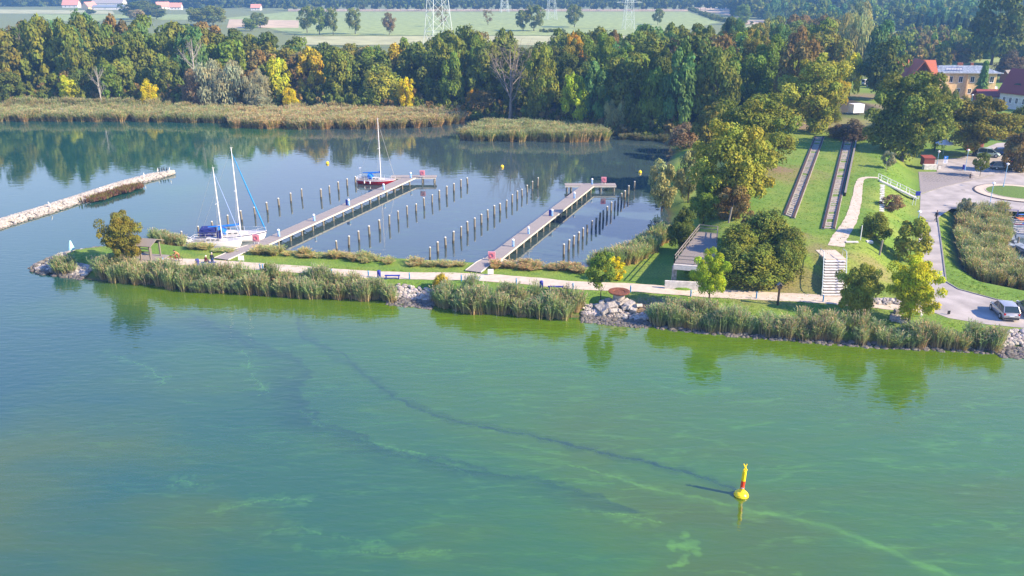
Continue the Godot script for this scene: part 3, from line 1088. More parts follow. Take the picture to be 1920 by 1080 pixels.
func build_fields():
	M.field_green = worn(mat(Color(0.33, 0.42, 0.13), 0.95), noise_tex(51, 0.02, 0.75, 1.0, 512, 5), 0.012)
	M.field_pale = worn(mat(Color(0.46, 0.47, 0.23), 0.95), noise_tex(52, 0.02, 0.8, 1.0, 256, 5), 0.01)
	M.field_straw = worn(mat(Color(0.6, 0.47, 0.3), 0.95), noise_tex(53, 0.02, 0.8, 1.0, 256, 5), 0.01)
	sheet("field", PackedVector2Array([Vector2(-229.6, -918.73), Vector2(180.4, -918.73), Vector2(164.19, -704.64), Vector2(92.39, -549.57), Vector2(-131.99, -549.57), Vector2(-250.36, -777.27)]), 2.1, M.field_green)
	sheet("field", PackedVector2Array([Vector2(-201.9, -630.33), Vector2(-239.52, -757.33), Vector2(-176.41, -738.77), Vector2(-150.95, -630.33)]), 2.12, M.field_straw)
	sheet("field", PackedVector2Array([Vector2(-129.58, -539.3), Vector2(91.51, -544.23), Vector2(68.1, -470.85), Vector2(-113.51, -470.85)]), 2.12, M.field_pale)
	sheet("field", PackedVector2Array([Vector2(-590.76, -993.84), Vector2(-422.62, -947.39), Vector2(-384.33, -866.27), Vector2(-523.25, -878.82)]), 2.1, M.field_pale)
	sheet("field", PackedVector2Array([Vector2(-457.84, -854.06), Vector2(-274.7, -854.06), Vector2(-241.92, -757.77), Vector2(-370.58, -721.51)]), 2.1, M.field_green)
	sheet("field", PackedVector2Array([Vector2(208.41, -1044.1), Vector2(267.95, -1044.1), Vector2(201.04, -776.59), Vector2(201.54, -890.96), Vector2(188.69, -961.55)]), 2.13, M.field_straw)
	sheet("field", PackedVector2Array([Vector2(181.65, -738.56), Vector2(240.99, -747.72), Vector2(224.56, -695.88), Vector2(176.94, -672.53)]), 2.13, M.field_straw)
	sheet("field", PackedVector2Array([Vector2(173.29, -658.37), Vector2(217.35, -673.11), Vector2(171.59, -549.57), Vector2(147.19, -570.58)]), 2.1, M.field_pale)
	sheet("field", PackedVector2Array([Vector2(323.18, -721.51), Vector2(383.92, -739.2), Vector2(342.64, -658.37), Vector2(301.87, -673.11)]), 2.1, M.field_pale)
	sheet("field", PackedVector2Array([Vector2(186.64, -384.86), Vector2(223.16, -400.65), Vector2(210.44, -374.99), Vector2(174.47, -356.64)]), 2.1, M.field_green)
	sheet("field", PackedVector2Array([Vector2(-247.83, -992.68), Vector2(194.72, -992.68), Vector2(182.92, -931.76), Vector2(-232.81, -931.76)]), 2.14, M.field_straw)

func ribbon(pts: Array, widths: Array, up: float, sub := 1.2) -> MB:
	# a strip that follows the ground
	var b := MB.new()
	var c := Curve3D.new()
	for p in pts:
		c.add_point(p)
	for i in pts.size():
		var t: Vector3 = (pts[mini(i + 1, pts.size() - 1)] - pts[maxi(i - 1, 0)]) * 0.22
		c.set_point_in(i, -t)
		c.set_point_out(i, t)
	var ln := c.get_baked_length()
	var n := int(ln / sub) + 1
	var rows := []
	for i in n + 1:
		var d := ln * i / n
		var p := c.sample_baked(d)
		var e := (c.sample_baked(minf(d + 0.3, ln)) - c.sample_baked(maxf(d - 0.3, 0))).normalized()
		var s := Vector3(-e.z, 0, e.x).normalized()
		var w: float = lerpf(widths[0], widths[1], float(i) / n) * rng.randf_range(0.93, 1.07)
		var row := []
		for k in 5:
			var q := p + s * w * (k / 4.0 - 0.5)
			row.push_back(on(q.x, q.z, up))
		rows.push_back(row)
	for i in n:
		for k in 4:
			b.quad(rows[i][k], rows[i][k + 1], rows[i + 1][k + 1], rows[i + 1][k])
	return b

func build_roads():
	var o := part("footpath", ribbon([Vector3(-45.89, 1.3, -105.59), Vector3(-44.05, 1.3, -106.25), Vector3(-38.94, 1.3, -105.59), Vector3(-33.76, 1.3, -104.5), Vector3(-27.26, 1.3, -103.22), Vector3(-20.15, 1.3, -101.55), Vector3(-13.34, 1.3, -100.74), Vector3(-5.98, 1.3, -100.34), Vector3(0.66, 1.3, -99.15), Vector3(7.75, 1.3, -97.21), Vector3(14.12, 1.3, -96.46), Vector3(19.06, 1.3, -95.35), Vector3(23.31, 1.3, -94.44), Vector3(29.36, 1.3, -93.54), Vector3(35.87, 1.3, -92.49), Vector3(41.44, 1.3, -90.95), Vector3(47.07, 1.3, -89.29)], [2.6, 2.9], 0.035), M.gravel)
	tag(o, "", "", "", "structure")
	tag(part("footpath", ribbon([Vector3(62.43, 4.15, -142.99), Vector3(59.89, 4.2, -142.79), Vector3(57.41, 4.2, -138.43), Vector3(53.62, 4.2, -129.38), Vector3(48.76, 4.2, -118.39), Vector3(45.52, 4.2, -112.06), Vector3(43.01, 4.2, -107.52), Vector3(41.24, 4.2, -103.76)], [1.0, 2.0], 0.04, 0.8), M.gravel), "", "", "", "structure")
	tag(part("footpath", ribbon([Vector3(-49.48, 1.3, -106.7), Vector3(-47.2, 1.3, -107.15), Vector3(-45.06, 1.3, -106.7)], [3.4, 2.0], 0.03), M.gravel), "", "", "", "structure")
	# road, turning circle and car park
	sheet("road", PackedVector2Array([Vector2(77.75, -160.97), Vector2(70.13, -143.12), Vector2(55.41, -111.01), Vector2(52.36, -104.2), Vector2(47.54, -92.59), Vector2(46.54, -89.05), Vector2(47.79, -86.66), Vector2(51.04, -84.84), Vector2(63.06, -81.37), Vector2(67.23, -87.6), Vector2(58.9, -90.37), Vector2(55.95, -92.24), Vector2(53.3, -95.64), Vector2(53.1, -98.28), Vector2(58.61, -111.01), Vector2(65.82, -127.66), Vector2(67.61, -129.86), Vector2(70.77, -133.46), Vector2(74.72, -133.46), Vector2(78.46, -131.8), Vector2(91.72, -130.5), Vector2(110.28, -127.35), Vector2(145.45, -172.05), Vector2(113.11, -174.22), Vector2(101.18, -164.84), Vector2(93.62, -160.5), Vector2(84.48, -153.71), Vector2(76.79, -148.65), Vector2(70.22, -143.12)]), 1.33, M.asphalt)
	sheet("paved_yard", PackedVector2Array([Vector2(77.72, -160.9), Vector2(87.92, -160.9), Vector2(84.66, -154.08), Vector2(76.95, -148.99), Vector2(70.37, -143.44)]), 1.345, M.paver)
	sheet("paved_yard", PackedVector2Array([Vector2(81.3, -160.92), Vector2(85.72, -172), Vector2(92.22, -174.17), Vector2(108.84, -190.9), Vector2(125.6, -194.89), Vector2(113.08, -174.17), Vector2(101.15, -164.79), Vector2(93.59, -160.45), Vector2(84.45, -153.66)]), 1.34, M.asphalt)
	sheet("road", PackedVector2Array([Vector2(106.06, -231.38), Vector2(126.38, -263.23), Vector2(144.1, -269.36), Vector2(132.33, -246.33), Vector2(113.05, -224.98)]), 1.55, M.asphalt)
	# joints of the paved yard run away from the viewer
	var yard := thing("paving", "rows of grey concrete paving slabs beside the red kiosk", "paving")
	var a: Vector3 = Vector3(77.89, 1.35, -159.93)
	var b2: Vector3 = Vector3(87.23, 1.35, -159.93)
	var cnt := 13
	for i in cnt:
		for j in 5:
			var b := MB.new()
			var w := (b2.x - a.x) / cnt
			var z := a.z + 0.6 + j * 1.55
			var x := a.x + (i + 0.5) * w - j * 0.62
			if j == 4 and i > 5 or j == 3 and i > 10:
				continue
			b.box(Vector3(x, 1.352 + rng.randf() * 0.006, z), Vector3(w - 0.07, 0.02, 1.46))
			part("slab", b, M.paver, yard)
	# turning circle
	var c: Vector3 = Vector3(87.24, 1.36, -143.76)
	var ring := MB.new()
	ring.lathe([Vector2(6.95, 1.3), Vector2(6.95, 1.43), Vector2(6.7, 1.45)], 48, Vector3(c.x, 0, c.z))
	var isl := thing("traffic_island", "round grass traffic island with a dark kerb on the quay road", "traffic island")
	part("kerb", ring, M.kerb_dark, isl)
	var pav := MB.new()
	pav.lathe([Vector2(6.7, 1.45), Vector2(5.1, 1.47), Vector2(5.1, 1.52), Vector2(4.95, 1.53)], 48, Vector3(c.x, 0, c.z))
	part("paved_rim", pav, M.gravel, isl)
	var gr := MB.new()
	gr.col = Color(0.17, 0.3, 0.04).linear_to_srgb()
	gr.lathe([Vector2(4.96, 1.53), Vector2(2.5, 1.66), Vector2(0.01, 1.7)], 40, Vector3(c.x, 0, c.z))
	part("lawn", gr, M.ground, isl)
	# road edging
	for l in [[Vector3(65.88, 1.3, -127.77), Vector3(62.17, 1.19, -119.15), Vector3(58.18, 1.22, -109.93), Vector3(53.15, 1.3, -98.37), Vector3(53.35, 1.3, -95.72), Vector3(56, 1.3, -92.32), Vector3(58.95, 1.3, -90.45)], [Vector3(70.01, 1.3, -143.24), Vector3(76.86, 1.3, -148.77), Vector3(84.55, 1.3, -153.84), Vector3(93.7, 1.3, -160.63), Vector3(101.27, 1.3, -164.98)]]:
		var k := MB.new()
		for i in l.size() - 1:
			var n := int(l[i].distance_to(l[i + 1]) / 1.0) + 1
			for s in n:
				var p: Vector3 = l[i].lerp(l[i + 1], (s + 0.02) / n)
				var q: Vector3 = l[i].lerp(l[i + 1], (s + 0.98) / n)
				p.y = 1.36
				q.y = 1.36
				k.bar(p, q, 0.14, 0.12)
		tag(part("kerb", k, M.kerb), "", "", "", "structure")
	var man := MB.new()
	man.lathe([Vector2(0.36, 1.33), Vector2(0.36, 1.345), Vector2(0.001, 1.347)], 14, Vector3(Vector3(79, 1.33, -146.23).x, 0, Vector3(79, 1.33, -146.23).z))
	tag(part("manhole_cover", man, M.kerb), "round pale manhole cover in the middle of the quay road", "manhole")

# ------------------------------------------------------------------ shore stones
func rubble(called: String, label: String, lines: Array, half: float, per_m: float, s0: float, s1: float, lift: float, parent: Node = null) -> MultiMeshInstance3D:
	# loose broken stones along a line of points
	var xf := []
	var cols := []
	for l in lines:
		for i in l.size() - 1:
			var p: Vector3 = l[i]
			var q: Vector3 = l[i + 1]
			var side := (q - p).cross(Vector3.UP).normalized()
			var n := int(p.distance_to(q) * per_m)
			for k in n:
				var o := rng.randf_range(-1, 1)
				var c := p.lerp(q, rng.randf()) + side * o * half
				var s := rng.randf_range(s0, s1)
				c.y = maxf(height(c.x, c.z), -0.12) + lift * (1.0 - absf(o)) + s * 0.12
				xf.push_back(Transform3D(Basis.from_euler(Vector3(rng.randf() * 0.9, rng.randf() * TAU, rng.randf() * 0.9)).scaled(Vector3(s * rng.randf_range(0.8, 1.4), s * rng.randf_range(0.6, 0.9), s)), c))
				var g := rng.randf_range(0.5, 1.0)
				if c.y < 0.28:
					g *= 0.38
				cols.push_back(Color(g, g * rng.randf_range(0.9, 1.0), g * rng.randf_range(0.82, 0.98)))
	var o := copies(called, MESH.stone[0], M.stone, xf, cols, parent)
	if parent == null:
		tag(o, label, "riprap")
	return o

func build_shore():
	# long breakwater in the lake
	var bw := thing("breakwater", "long low breakwater of pale broken stones lying in the open lake", "breakwater")
	var ax := [Vector3(-81.4, 0, -122.6), Vector3(-80.06, 0, -128.73), Vector3(-77.37, 0, -136.44), Vector3(-74.74, 0, -145.81), Vector3(-72.19, 0, -155.12), Vector3(-69.07, 0, -162.27), Vector3(-66.41, 0, -165.11)]
	var core := MB.new()
	var secs := []
	for i in ax.size():
		var d: Vector3 = (ax[mini(i + 1, ax.size() - 1)] - ax[maxi(i - 1, 0)]).normalized()
		var s := d.cross(Vector3.UP)
		var w := 2.0 if i < ax.size() - 1 else 0.5
		secs.push_back([ax[i] - s * w - Vector3(0, 0.4, 0), ax[i] - s * w * 0.45 + Vector3(0, 0.42, 0), ax[i] + s * w * 0.45 + Vector3(0, 0.42, 0), ax[i] + s * w - Vector3(0, 0.4, 0)])
	core.loft(secs, true, false)
	part("core", core, M.concrete, bw)
	var xf := []
	var cols := []
	for i in ax.size() - 1:
		var d: Vector3 = ax[i + 1] - ax[i]
		var s := d.cross(Vector3.UP).normalized()
		for k in int(d.length() * 90):
			var o := rng.randf_range(-1, 1)
			var t := rng.randf()
			var c: Vector3 = ax[i].lerp(ax[i + 1], t) + s * o * 2.25 * (1.0 if i < ax.size() - 2 else 1.0 - t * 0.8)
			c.y = 0.62 * (1.0 - pow(absf(o), 1.8)) + 0.02
			var z := rng.randf_range(0.2, 0.5)
			xf.push_back(Transform3D(Basis.from_euler(Vector3(rng.randf() * 2, rng.randf() * TAU, rng.randf() * 2)).scaled(Vector3(z * 1.2, z * 0.8, z)), c))
			var g := rng.randf_range(0.62, 1.0) * (0.5 if c.y < 0.14 else 1.0)
			cols.push_back(Color(g, g * 0.97, g * 0.9))
	copies("stones", MESH.stone[1], M.stone, xf, cols, bw)
	# dry plants on the breakwater
	xf = []
	cols = []
	var pl := [Vector3(-72.02, 0, -143.54), Vector3(-70.92, 0, -147.74), Vector3(-69.61, 0, -151.35), Vector3(-68.67, 0, -154.27)]
	for i in 520:
		var t := rng.randf() * 2.98
		var p: Vector3 = pl[int(t)].lerp(pl[int(t) + 1], t - int(t)) + Vector3(rng.randfn() * 0.7, 0.3, rng.randfn() * 0.75 + 0.9)
		xf.push_back(Transform3D(Basis(Vector3.UP, rng.randf() * TAU).scaled(Vector3(1.1, rng.randf_range(0.45, 0.9), 1.1)), p))
		cols.push_back(Color(0.19, 0.1, 0.075) if rng.randf() < 0.7 else Color(0.2, 0.22, 0.05))
	tag(copies("dry_plants", MESH.tuft[0], M.tuft, xf, cols), "reddish brown dry plants growing on the middle of the stone breakwater", "plants")
	var bi := 0
	var birds := [Vector3(-67.9, 0.7, -164.33), Vector3(-68.23, 0.7, -164.09), Vector3(-68.56, 0.7, -163.61), Vector3(-67.38, 0.7, -164.33), Vector3(-66.5, 0.7, -163.37), Vector3(-68.78, 0.7, -163.37), Vector3(-69.58, 0.7, -158.7), Vector3(-72.47, 0.7, -147.25), Vector3(-76.24, 0.7, -136.88)]
	for p in birds:
		var b := MB.new()
		var dark := bi < 4
		b.lathe([Vector2(0.001, -0.3), Vector2(0.1, -0.16), Vector2(0.14, 0.05), Vector2(0.07, 0.24), Vector2(0.045, 0.4), Vector2(0.06, 0.5), Vector2(0.001, 0.56)], 9, Vector3(0, 0.34, 0), Basis(Vector3(0, 0, 1), 0.25))
		b.bar(Vector3(-0.14, 0.85, 0), Vector3(-0.26, 0.83, 0), 0.03, 0.03)
		b.bar(Vector3(0.02, 0, 0.04), Vector3(0.02, 0.16, 0.04), 0.02, 0.02)
		b.bar(Vector3(0.02, 0, -0.04), Vector3(0.02, 0.16, -0.04), 0.02, 0.02)
		var o := part("bird", b, M.black if dark else M.white)
		o.position = p + Vector3(0, 0.02, 0)
		o.rotation.y = rng.randf() * TAU
		tag(o, ("dark waterbird, %s to the right tip, at the end of the stone breakwater" % ["second nearest", "third nearest", "fourth nearest", "nearest"][bi]) if dark else ("white gull, %s from the far tip, on top of the stone breakwater" % ORD[bi - 4]), "bird", "dark birds on the breakwater" if dark else "gulls on the breakwater")
		bi += 1
	# riprap of the spit
	rubble("riprap", "pale and dark boulders around the pointed tip of the spit", [[Vector3(-63.15, 0, -106.59), Vector3(-60, 0, -105.52), Vector3(-55.13, 0, -104.04)], [Vector3(-63.29, 0, -107.25), Vector3(-62.95, 0, -110.64), Vector3(-61.66, 0, -113.98), Vector3(-58.45, 0, -115.97)], [Vector3(-60.77, 0, -107.03), Vector3(-61.04, 0, -109.72)]], 1.0, 13, 0.3, 0.8, 0.25)
	rubble("riprap", "patch of pale stones between the tip grass and the reeds", [[Vector3(-57.58, 0.21, -104.92), Vector3(-54.66, 0.21, -103.85)], [Vector3(-57.94, 0.4, -105.44), Vector3(-54.88, 0.46, -104.41)]], 1.0, 40, 0.3, 0.65, 0.3)
	rubble("riprap", "slope of white broken stones below the orange bush", [[Vector3(-14.76, 0, -95.01), Vector3(-9.1, 0, -93.61)], [Vector3(-14.52, 0.3, -96.21), Vector3(-9.21, 0.23, -94.96)], [Vector3(-14.45, 0.63, -96.79), Vector3(-9.44, 0.49, -95.51)]], 1.1, 34, 0.22, 0.55, 0.15)
	rubble("riprap", "grey stony bank under the rusty iron disc", [[Vector3(7.85, 0, -89.46), Vector3(15.4, 0, -87.58)], [Vector3(8.22, 0.18, -90.46), Vector3(15.27, 0.07, -88.67)], [Vector3(8.08, 0.48, -91.05), Vector3(11.52, 0.34, -90.07)]], 1.0, 38, 0.2, 0.5, 0.15)
	rubble("riprap", "dark wet stones along the water under the right reeds", [[Vector3(15.5, 0, -87.43), Vector3(25.05, 0, -84.74), Vector3(28.22, 0, -84.16), Vector3(35.26, 0, -82.47), Vector3(42.1, 0, -81.64), Vector3(50, 0, -80.57)]], 0.6, 12, 0.25, 0.6, 0.12)
	rubble("riprap", "grey stone slope at the right end of the shore", [[Vector3(50.05, 0, -80.57), Vector3(56.45, 0, -79.12)], [Vector3(50.66, 0.34, -81.83), Vector3(57.13, 0.23, -80.32)], [Vector3(51.12, 0.75, -82.43), Vector3(57.41, 0.57, -80.91)]], 1.3, 34, 0.25, 0.6, 0.15)
	rubble("riprap", "heap of white rubble behind the two yellow trees", [[Vector3(40.98, 1.3, -91.63), Vector3(44.78, 1.3, -91.63), Vector3(47.08, 1.3, -90.61)], [Vector3(41.45, 1.3, -86.58), Vector3(42.87, 1.3, -85.81)]], 0.9, 26, 0.25, 0.6, 0.2)
	# quarried blocks
	var pile := thing("stone_pile", "heap of large pale quarried blocks beside the rusty iron disc", "stone pile")
	var at := [Vector3(10.29, 0.94, -91.37), Vector3(11.06, 0.9, -91.13), Vector3(11.75, 1.08, -91.34), Vector3(12.37, 0.89, -90.83), Vector3(11.45, 0.69, -90.68), Vector3(10.72, 0.57, -90.64), Vector3(12.13, 0.49, -90.2), Vector3(12.88, 0.68, -90.37), Vector3(13.39, 0.9, -90.64), Vector3(13.83, 0.72, -90.26), Vector3(10.18, 0.5, -90.65), Vector3(11.46, 0.34, -90.07), Vector3(11.05, 1.16, -91.66), Vector3(12.84, 1.13, -91.22), Vector3(14.33, 0.86, -90.4), Vector3(10.44, 0.26, -90.12)]
	for i in at.size():
		var m := part("stone", MESH.block[i % 4], M.block, pile)
		var s := rng.randf_range(0.5, 1.0)
		m.scale = Vector3(s * 1.35, s * 0.6, s * 0.95)
		m.position = at[i] + Vector3(0, 0.25 + 0.3 * rng.randf(), 0)
		m.rotation = Vector3(rng.randf_range(-0.5, 0.7), rng.randf() * TAU, rng.randf_range(-0.5, 0.5))
	var di := thing("mooring_bollard", "round rusty iron disc on a pale concrete pedestal", "bollard", Vector3(12.27, 1.23, -91.63))
	var d := MB.new()
	d.lathe([Vector2(0.01, 1.2), Vector2(1.1, 1.22), Vector2(1.24, 1.3), Vector2(1.24, 1.4), Vector2(1.1, 1.42), Vector2(0.7, 1.36), Vector2(0.66, 1.3), Vector2(0.3, 1.3), Vector2(0.001, 1.32)], 36)
	part("disc", d, M.rust, di)
	var pd := MB.new()
	pd.lathe([Vector2(0.85, -0.9), Vector2(0.72, -0.1), Vector2(0.66, 1.19)], 16)
	part("pedestal", pd, M.concrete, di)
	for e in [[Vector3(42.99, 1.3, -88.16), 0.8, "brown boulder lying in the grass between the two yellow trees"], [Vector3(53.87, 1.45, -110.88), 0.4, "small pale stone at the foot of the mound bush"]]:
		var o := part("boulder", MESH.block[2], M.wood_grey)
		o.position = e[0] + Vector3(0, 0.1, 0)
		o.scale = Vector3(1.3, 0.7, 0.9) * e[1]
		tag(o, e[2], "boulder")

# ------------------------------------------------------------------ reeds
func reed_bed(called: String, label: String, pl: PackedVector2Array, per_m2: float, h0: float, h1: float, variant: int, tone: Color, spread := 1.0) -> void:
	var box := Rect2(pl[0], Vector2.ZERO)
	for p in pl:
		box = box.expand(p)
	var n := int(box.get_area() * per_m2)
	var f := FastNoiseLite.new()
	f.seed = 61
	f.frequency = 0.22
	var xf := []
	var cols := []
	for i in n:
		var p := box.position + Vector2(rng.randf(), rng.randf()) * box.size
		if not Geometry2D.is_point_in_polygon(p, pl):
			continue
		var t := f.get_noise_2d(p.x, p.y * 1.3) * 1.25
		if t < -0.34 and rng.randf() < 0.75:
			continue
		var y := maxf(height(p.x, p.y), -0.15)
		var h := lerpf(h0, h1, clampf(0.45 + t * 1.1 + rng.randf_range(-0.2, 0.2), 0, 1))
		var w := rng.randf_range(1.7, 2.5) * spread
		xf.push_back(Transform3D(Basis(Vector3.UP, rng.randf() * TAU).scaled(Vector3(w, h, w)), Vector3(p.x, y, p.y)))
		var k := rng.randf_range(0.72, 1.0)
		var dry := clampf(f.get_noise_2d(p.x + 90.0, p.y * 0.8) * 1.5, -0.12, 0.25)
		cols.push_back(Color(tone.r * k * (1.0 + dry * 0.5), tone.g * k, tone.b * k * rng.randf_range(0.88, 1.05)).clamp())
	tag(copies(called, MESH.reed[variant], M.reed, xf, cols), label, "reeds")

func build_reeds():
	var w := Color(1, 1, 1)
	reed_bed("reed_bed", "long green and straw reed bed along the front of the spit", PackedVector2Array([Vector2(-53.81, -102.4), Vector2(-46.43, -100.8), Vector2(-39.65, -98.3), Vector2(-32.74, -97.55), Vector2(-26.44, -96.27), Vector2(-20.45, -95.55), Vector2(-14.14, -94.66), Vector2(-14.31, -96.45), Vector2(-20.97, -98.3), Vector2(-27.16, -99.25), Vector2(-33.65, -100.61), Vector2(-40.68, -101.2), Vector2(-47.58, -103.63), Vector2(-54.78, -105.09)]), 3.0, 1.7, 3.0, 0, w)
	reed_bed("reed_bed", "reed bed left of the rusty iron disc, below the benches", PackedVector2Array([Vector2(-9.29, -93.61), Vector2(-5.65, -91.25), Vector2(0, -90.27), Vector2(5.24, -89.3), Vector2(7.83, -89.3), Vector2(8.1, -91.25), Vector2(5.39, -92.25), Vector2(0, -93.27), Vector2(-5.82, -94.48), Vector2(-9.31, -96.09)]), 3.0, 1.9, 3.2, 0, w)
	reed_bed("reed_bed", "reed bed right of the stony bank, below the lime tree", PackedVector2Array([Vector2(15.52, -87.58), Vector2(19.84, -86.06), Vector2(25.01, -84.59), Vector2(27.93, -84.16), Vector2(28.52, -86.21), Vector2(25.69, -87.27), Vector2(20.39, -88.83), Vector2(16.13, -89.94)]), 3.0, 1.8, 3.1, 0, w)
	reed_bed("reed_bed", "reed bed along the water below the two yellow trees", PackedVector2Array([Vector2(28.58, -84.02), Vector2(35.26, -82.47), Vector2(42.04, -81.51), Vector2(50.31, -80.43), Vector2(51, -81.92), Vector2(42.9, -83.45), Vector2(35.99, -84.45), Vector2(29.41, -86.06)]), 3.0, 1.6, 3.0, 0, w)
	reed_bed("reed_bed", "small tuft of reeds near the pointed tip of the spit", PackedVector2Array([Vector2(-59.06, -104.46), Vector2(-56.68, -103.84), Vector2(-57.56, -105.95), Vector2(-59.98, -106.59)]), 4.0, 1.7, 2.4, 0, w)
	reed_bed("reed_bed", "reeds behind the wooden shelter on the spit", PackedVector2Array([Vector2(-51.18, -116.22), Vector2(-46.21, -115.71), Vector2(-47.5, -118.02), Vector2(-52.36, -118.8)]), 4.0, 1.9, 2.6, 0, w)
	reed_bed("tall_grass", "rough grass strip between the jetty walkway and the spit path", PackedVector2Array([Vector2(-45.13, -113.32), Vector2(-38.15, -111.38), Vector2(-38.01, -109.97), Vector2(-44.75, -111.86)]), 2.0, 0.3, 0.8, 2, Color(0.85, 1, 0.7))
	reed_bed("tall_grass", "tall dry grass behind the lawn between the two jetties", PackedVector2Array([Vector2(-35.97, -110.91), Vector2(-30.35, -109.97), Vector2(-22.86, -108.59), Vector2(-15.35, -106.8), Vector2(-14.92, -105.06), Vector2(-22.53, -106.8), Vector2(-29.95, -108.36), Vector2(-35.27, -109.51)]), 2.0, 0.4, 1.2, 2, Color(0.95, 1, 0.75))
	reed_bed("tall_grass", "tall dry grass left of the right jetty gangway", PackedVector2Array([Vector2(-13.42, -105.92), Vector2(-6.24, -105.06), Vector2(-6.45, -103.78), Vector2(-13.11, -104.42)]), 2.2, 0.4, 1.2, 2, Color(0.95, 0.95, 0.75))
	reed_bed("tall_grass", "dry grass right of the right jetty gangway", PackedVector2Array([Vector2(-2.09, -105.49), Vector2(8.89, -103.37), Vector2(8.76, -101.72), Vector2(-2.39, -103.37)]), 2.2, 0.4, 1.1, 2, Color(1, 0.85, 0.7))
	reed_bed("reed_bed", "pale reeds on the harbour corner left of the concrete platform", PackedVector2Array([Vector2(9.84, -106.38), Vector2(15.49, -111.1), Vector2(18.74, -116.98), Vector2(22.64, -121.5), Vector2(23.15, -117.24), Vector2(20.49, -111.34), Vector2(18.05, -107.25), Vector2(14.44, -103.84), Vector2(10.26, -103.22)]), 2.0, 1.8, 2.9, 0, Color(0.95, 1, 0.85))
	reed_bed("reed_bed", "broad dense reed bed beside the road at the right dock", PackedVector2Array([Vector2(73.03, -134.77), Vector2(79.45, -133.46), Vector2(74.52, -123.16), Vector2(68.55, -112.76), Vector2(65.54, -105.95), Vector2(65.56, -101.8), Vector2(68.5, -98.87), Vector2(65.95, -95.73), Vector2(62.65, -96.45), Vector2(59.25, -99.44), Vector2(59.38, -105.95), Vector2(64.82, -119.07)]), 2.0, 2.2, 3.2, 1, Color(1, 0.98, 0.85))
	# beyond the harbour
	reed_bed("reed_bed", "wide straw coloured reed belt in front of the far left wood", PackedVector2Array([Vector2(-145.2, -229.17), Vector2(-106.34, -229.17), Vector2(-73.64, -226.54), Vector2(-79.09, -244.27), Vector2(-114.75, -248.34), Vector2(-156.68, -248.34)]), 0.75, 2.4, 3.3, 1, Color(1, 0.97, 0.88), 1.7)
	reed_bed("reed_bed", "straw coloured reed spur in front of the yellow trees", PackedVector2Array([Vector2(-72.02, -218.15), Vector2(-53.98, -216.54), Vector2(-35.21, -217.34), Vector2(-19.23, -220.6), Vector2(-13, -227.41), Vector2(-15.01, -242.28), Vector2(-48.39, -244.27), Vector2(-79.09, -244.27)]), 0.75, 2.5, 3.5, 2, Color(1, 0.96, 0.84), 1.7)
	reed_bed("reed_bed", "rounded reed island in the water before the dead tree", PackedVector2Array([Vector2(-12.31, -205.16), Vector2(-10.06, -200.92), Vector2(0, -199.54), Vector2(14.95, -198.86), Vector2(22.14, -200.92), Vector2(23.16, -205.88), Vector2(18.44, -211.09), Vector2(6.77, -217.34), Vector2(-4.09, -218.96), Vector2(-9.35, -214.17)]), 1.5, 2.6, 3.5, 1, Color(1, 1, 0.9), 1.5)
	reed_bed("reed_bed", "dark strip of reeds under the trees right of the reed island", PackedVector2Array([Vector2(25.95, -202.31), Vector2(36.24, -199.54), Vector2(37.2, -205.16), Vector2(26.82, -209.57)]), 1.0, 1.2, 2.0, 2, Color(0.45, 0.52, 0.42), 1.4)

func build_grass():
	# short grass that gives the lawns a nap
	var spots := [[PackedVector2Array([Vector2(-58.76, -109.21), Vector2(-49.41, -107.37), Vector2(-46.06, -106.03), Vector2(-37.41, -107.37), Vector2(-37.2, -106.7), Vector2(-44.86, -104.72), Vector2(-44.09, -100.94), Vector2(-52.48, -101.76), Vector2(-57.29, -104.72)]), 10.0], [PackedVector2Array([Vector2(-36.29, -106.03), Vector2(-6.06, -101.76), Vector2(-6.01, -100.94), Vector2(-35.96, -104.93)]), 12.0], [PackedVector2Array([Vector2(-32.41, -102.17), Vector2(35.58, -91.63), Vector2(43.68, -87.68), Vector2(46.04, -87.68), Vector2(50.54, -83.87), Vector2(49.79, -82.43), Vector2(28.12, -84.91), Vector2(15.35, -87.68), Vector2(7.87, -90.28), Vector2(-13.98, -95.35), Vector2(-31.56, -99.15)]), 6.0],
		[PackedVector2Array([Vector2(21.89, -88.89), Vector2(33.73, -87.2), Vector2(43.77, -88.89), Vector2(49.83, -100.41), Vector2(70.04, -145.32), Vector2(74.7, -175.26), Vector2(59.98, -184.62), Vector2(41.53, -145.32), Vector2(23.55, -109.67), Vector2(17.76, -92.46)]), 4.0], [PackedVector2Array([Vector2(66.35, -128.08), Vector2(68.86, -127.46), Vector2(62.66, -114.83), Vector2(57.68, -103.01), Vector2(57.46, -95.9), Vector2(63.18, -91.63), Vector2(62.77, -90.95), Vector2(56.19, -92.67), Vector2(53.53, -96.09), Vector2(53.31, -98.56)]), 9.0]]
	var xf := []
	var cols := []
	for e in spots:
		var pl: PackedVector2Array = e[0]
		var box := Rect2(pl[0], Vector2.ZERO)
		for p in pl:
			box = box.expand(p)
		for i in int(box.get_area() * e[1] * 0.55):
			var p := box.position + Vector2(rng.randf(), rng.randf()) * box.size
			if not Geometry2D.is_point_in_polygon(p, pl):
				continue
			var h := height(p.x, p.y)
			if h < 0.4:
				continue
			var s := rng.randf_range(0.2, 0.42)
			xf.push_back(Transform3D(Basis(Vector3.UP, rng.randf() * TAU).scaled(Vector3(s, s * rng.randf_range(0.3, 0.6), s)), Vector3(p.x, h - 0.02, p.y)))
			var k := rng.randf_range(0.7, 1.0)
			cols.push_back(Color(0.22 * k, 0.42 * k, 0.03) if rng.randf() < 0.72 else Color(0.36 * k, 0.43 * k, 0.06))
	tag(copies("grass", MESH.tuft[1], M.tuft, xf, cols), "short green grass of the lawns on the spit and the mound", "grass")

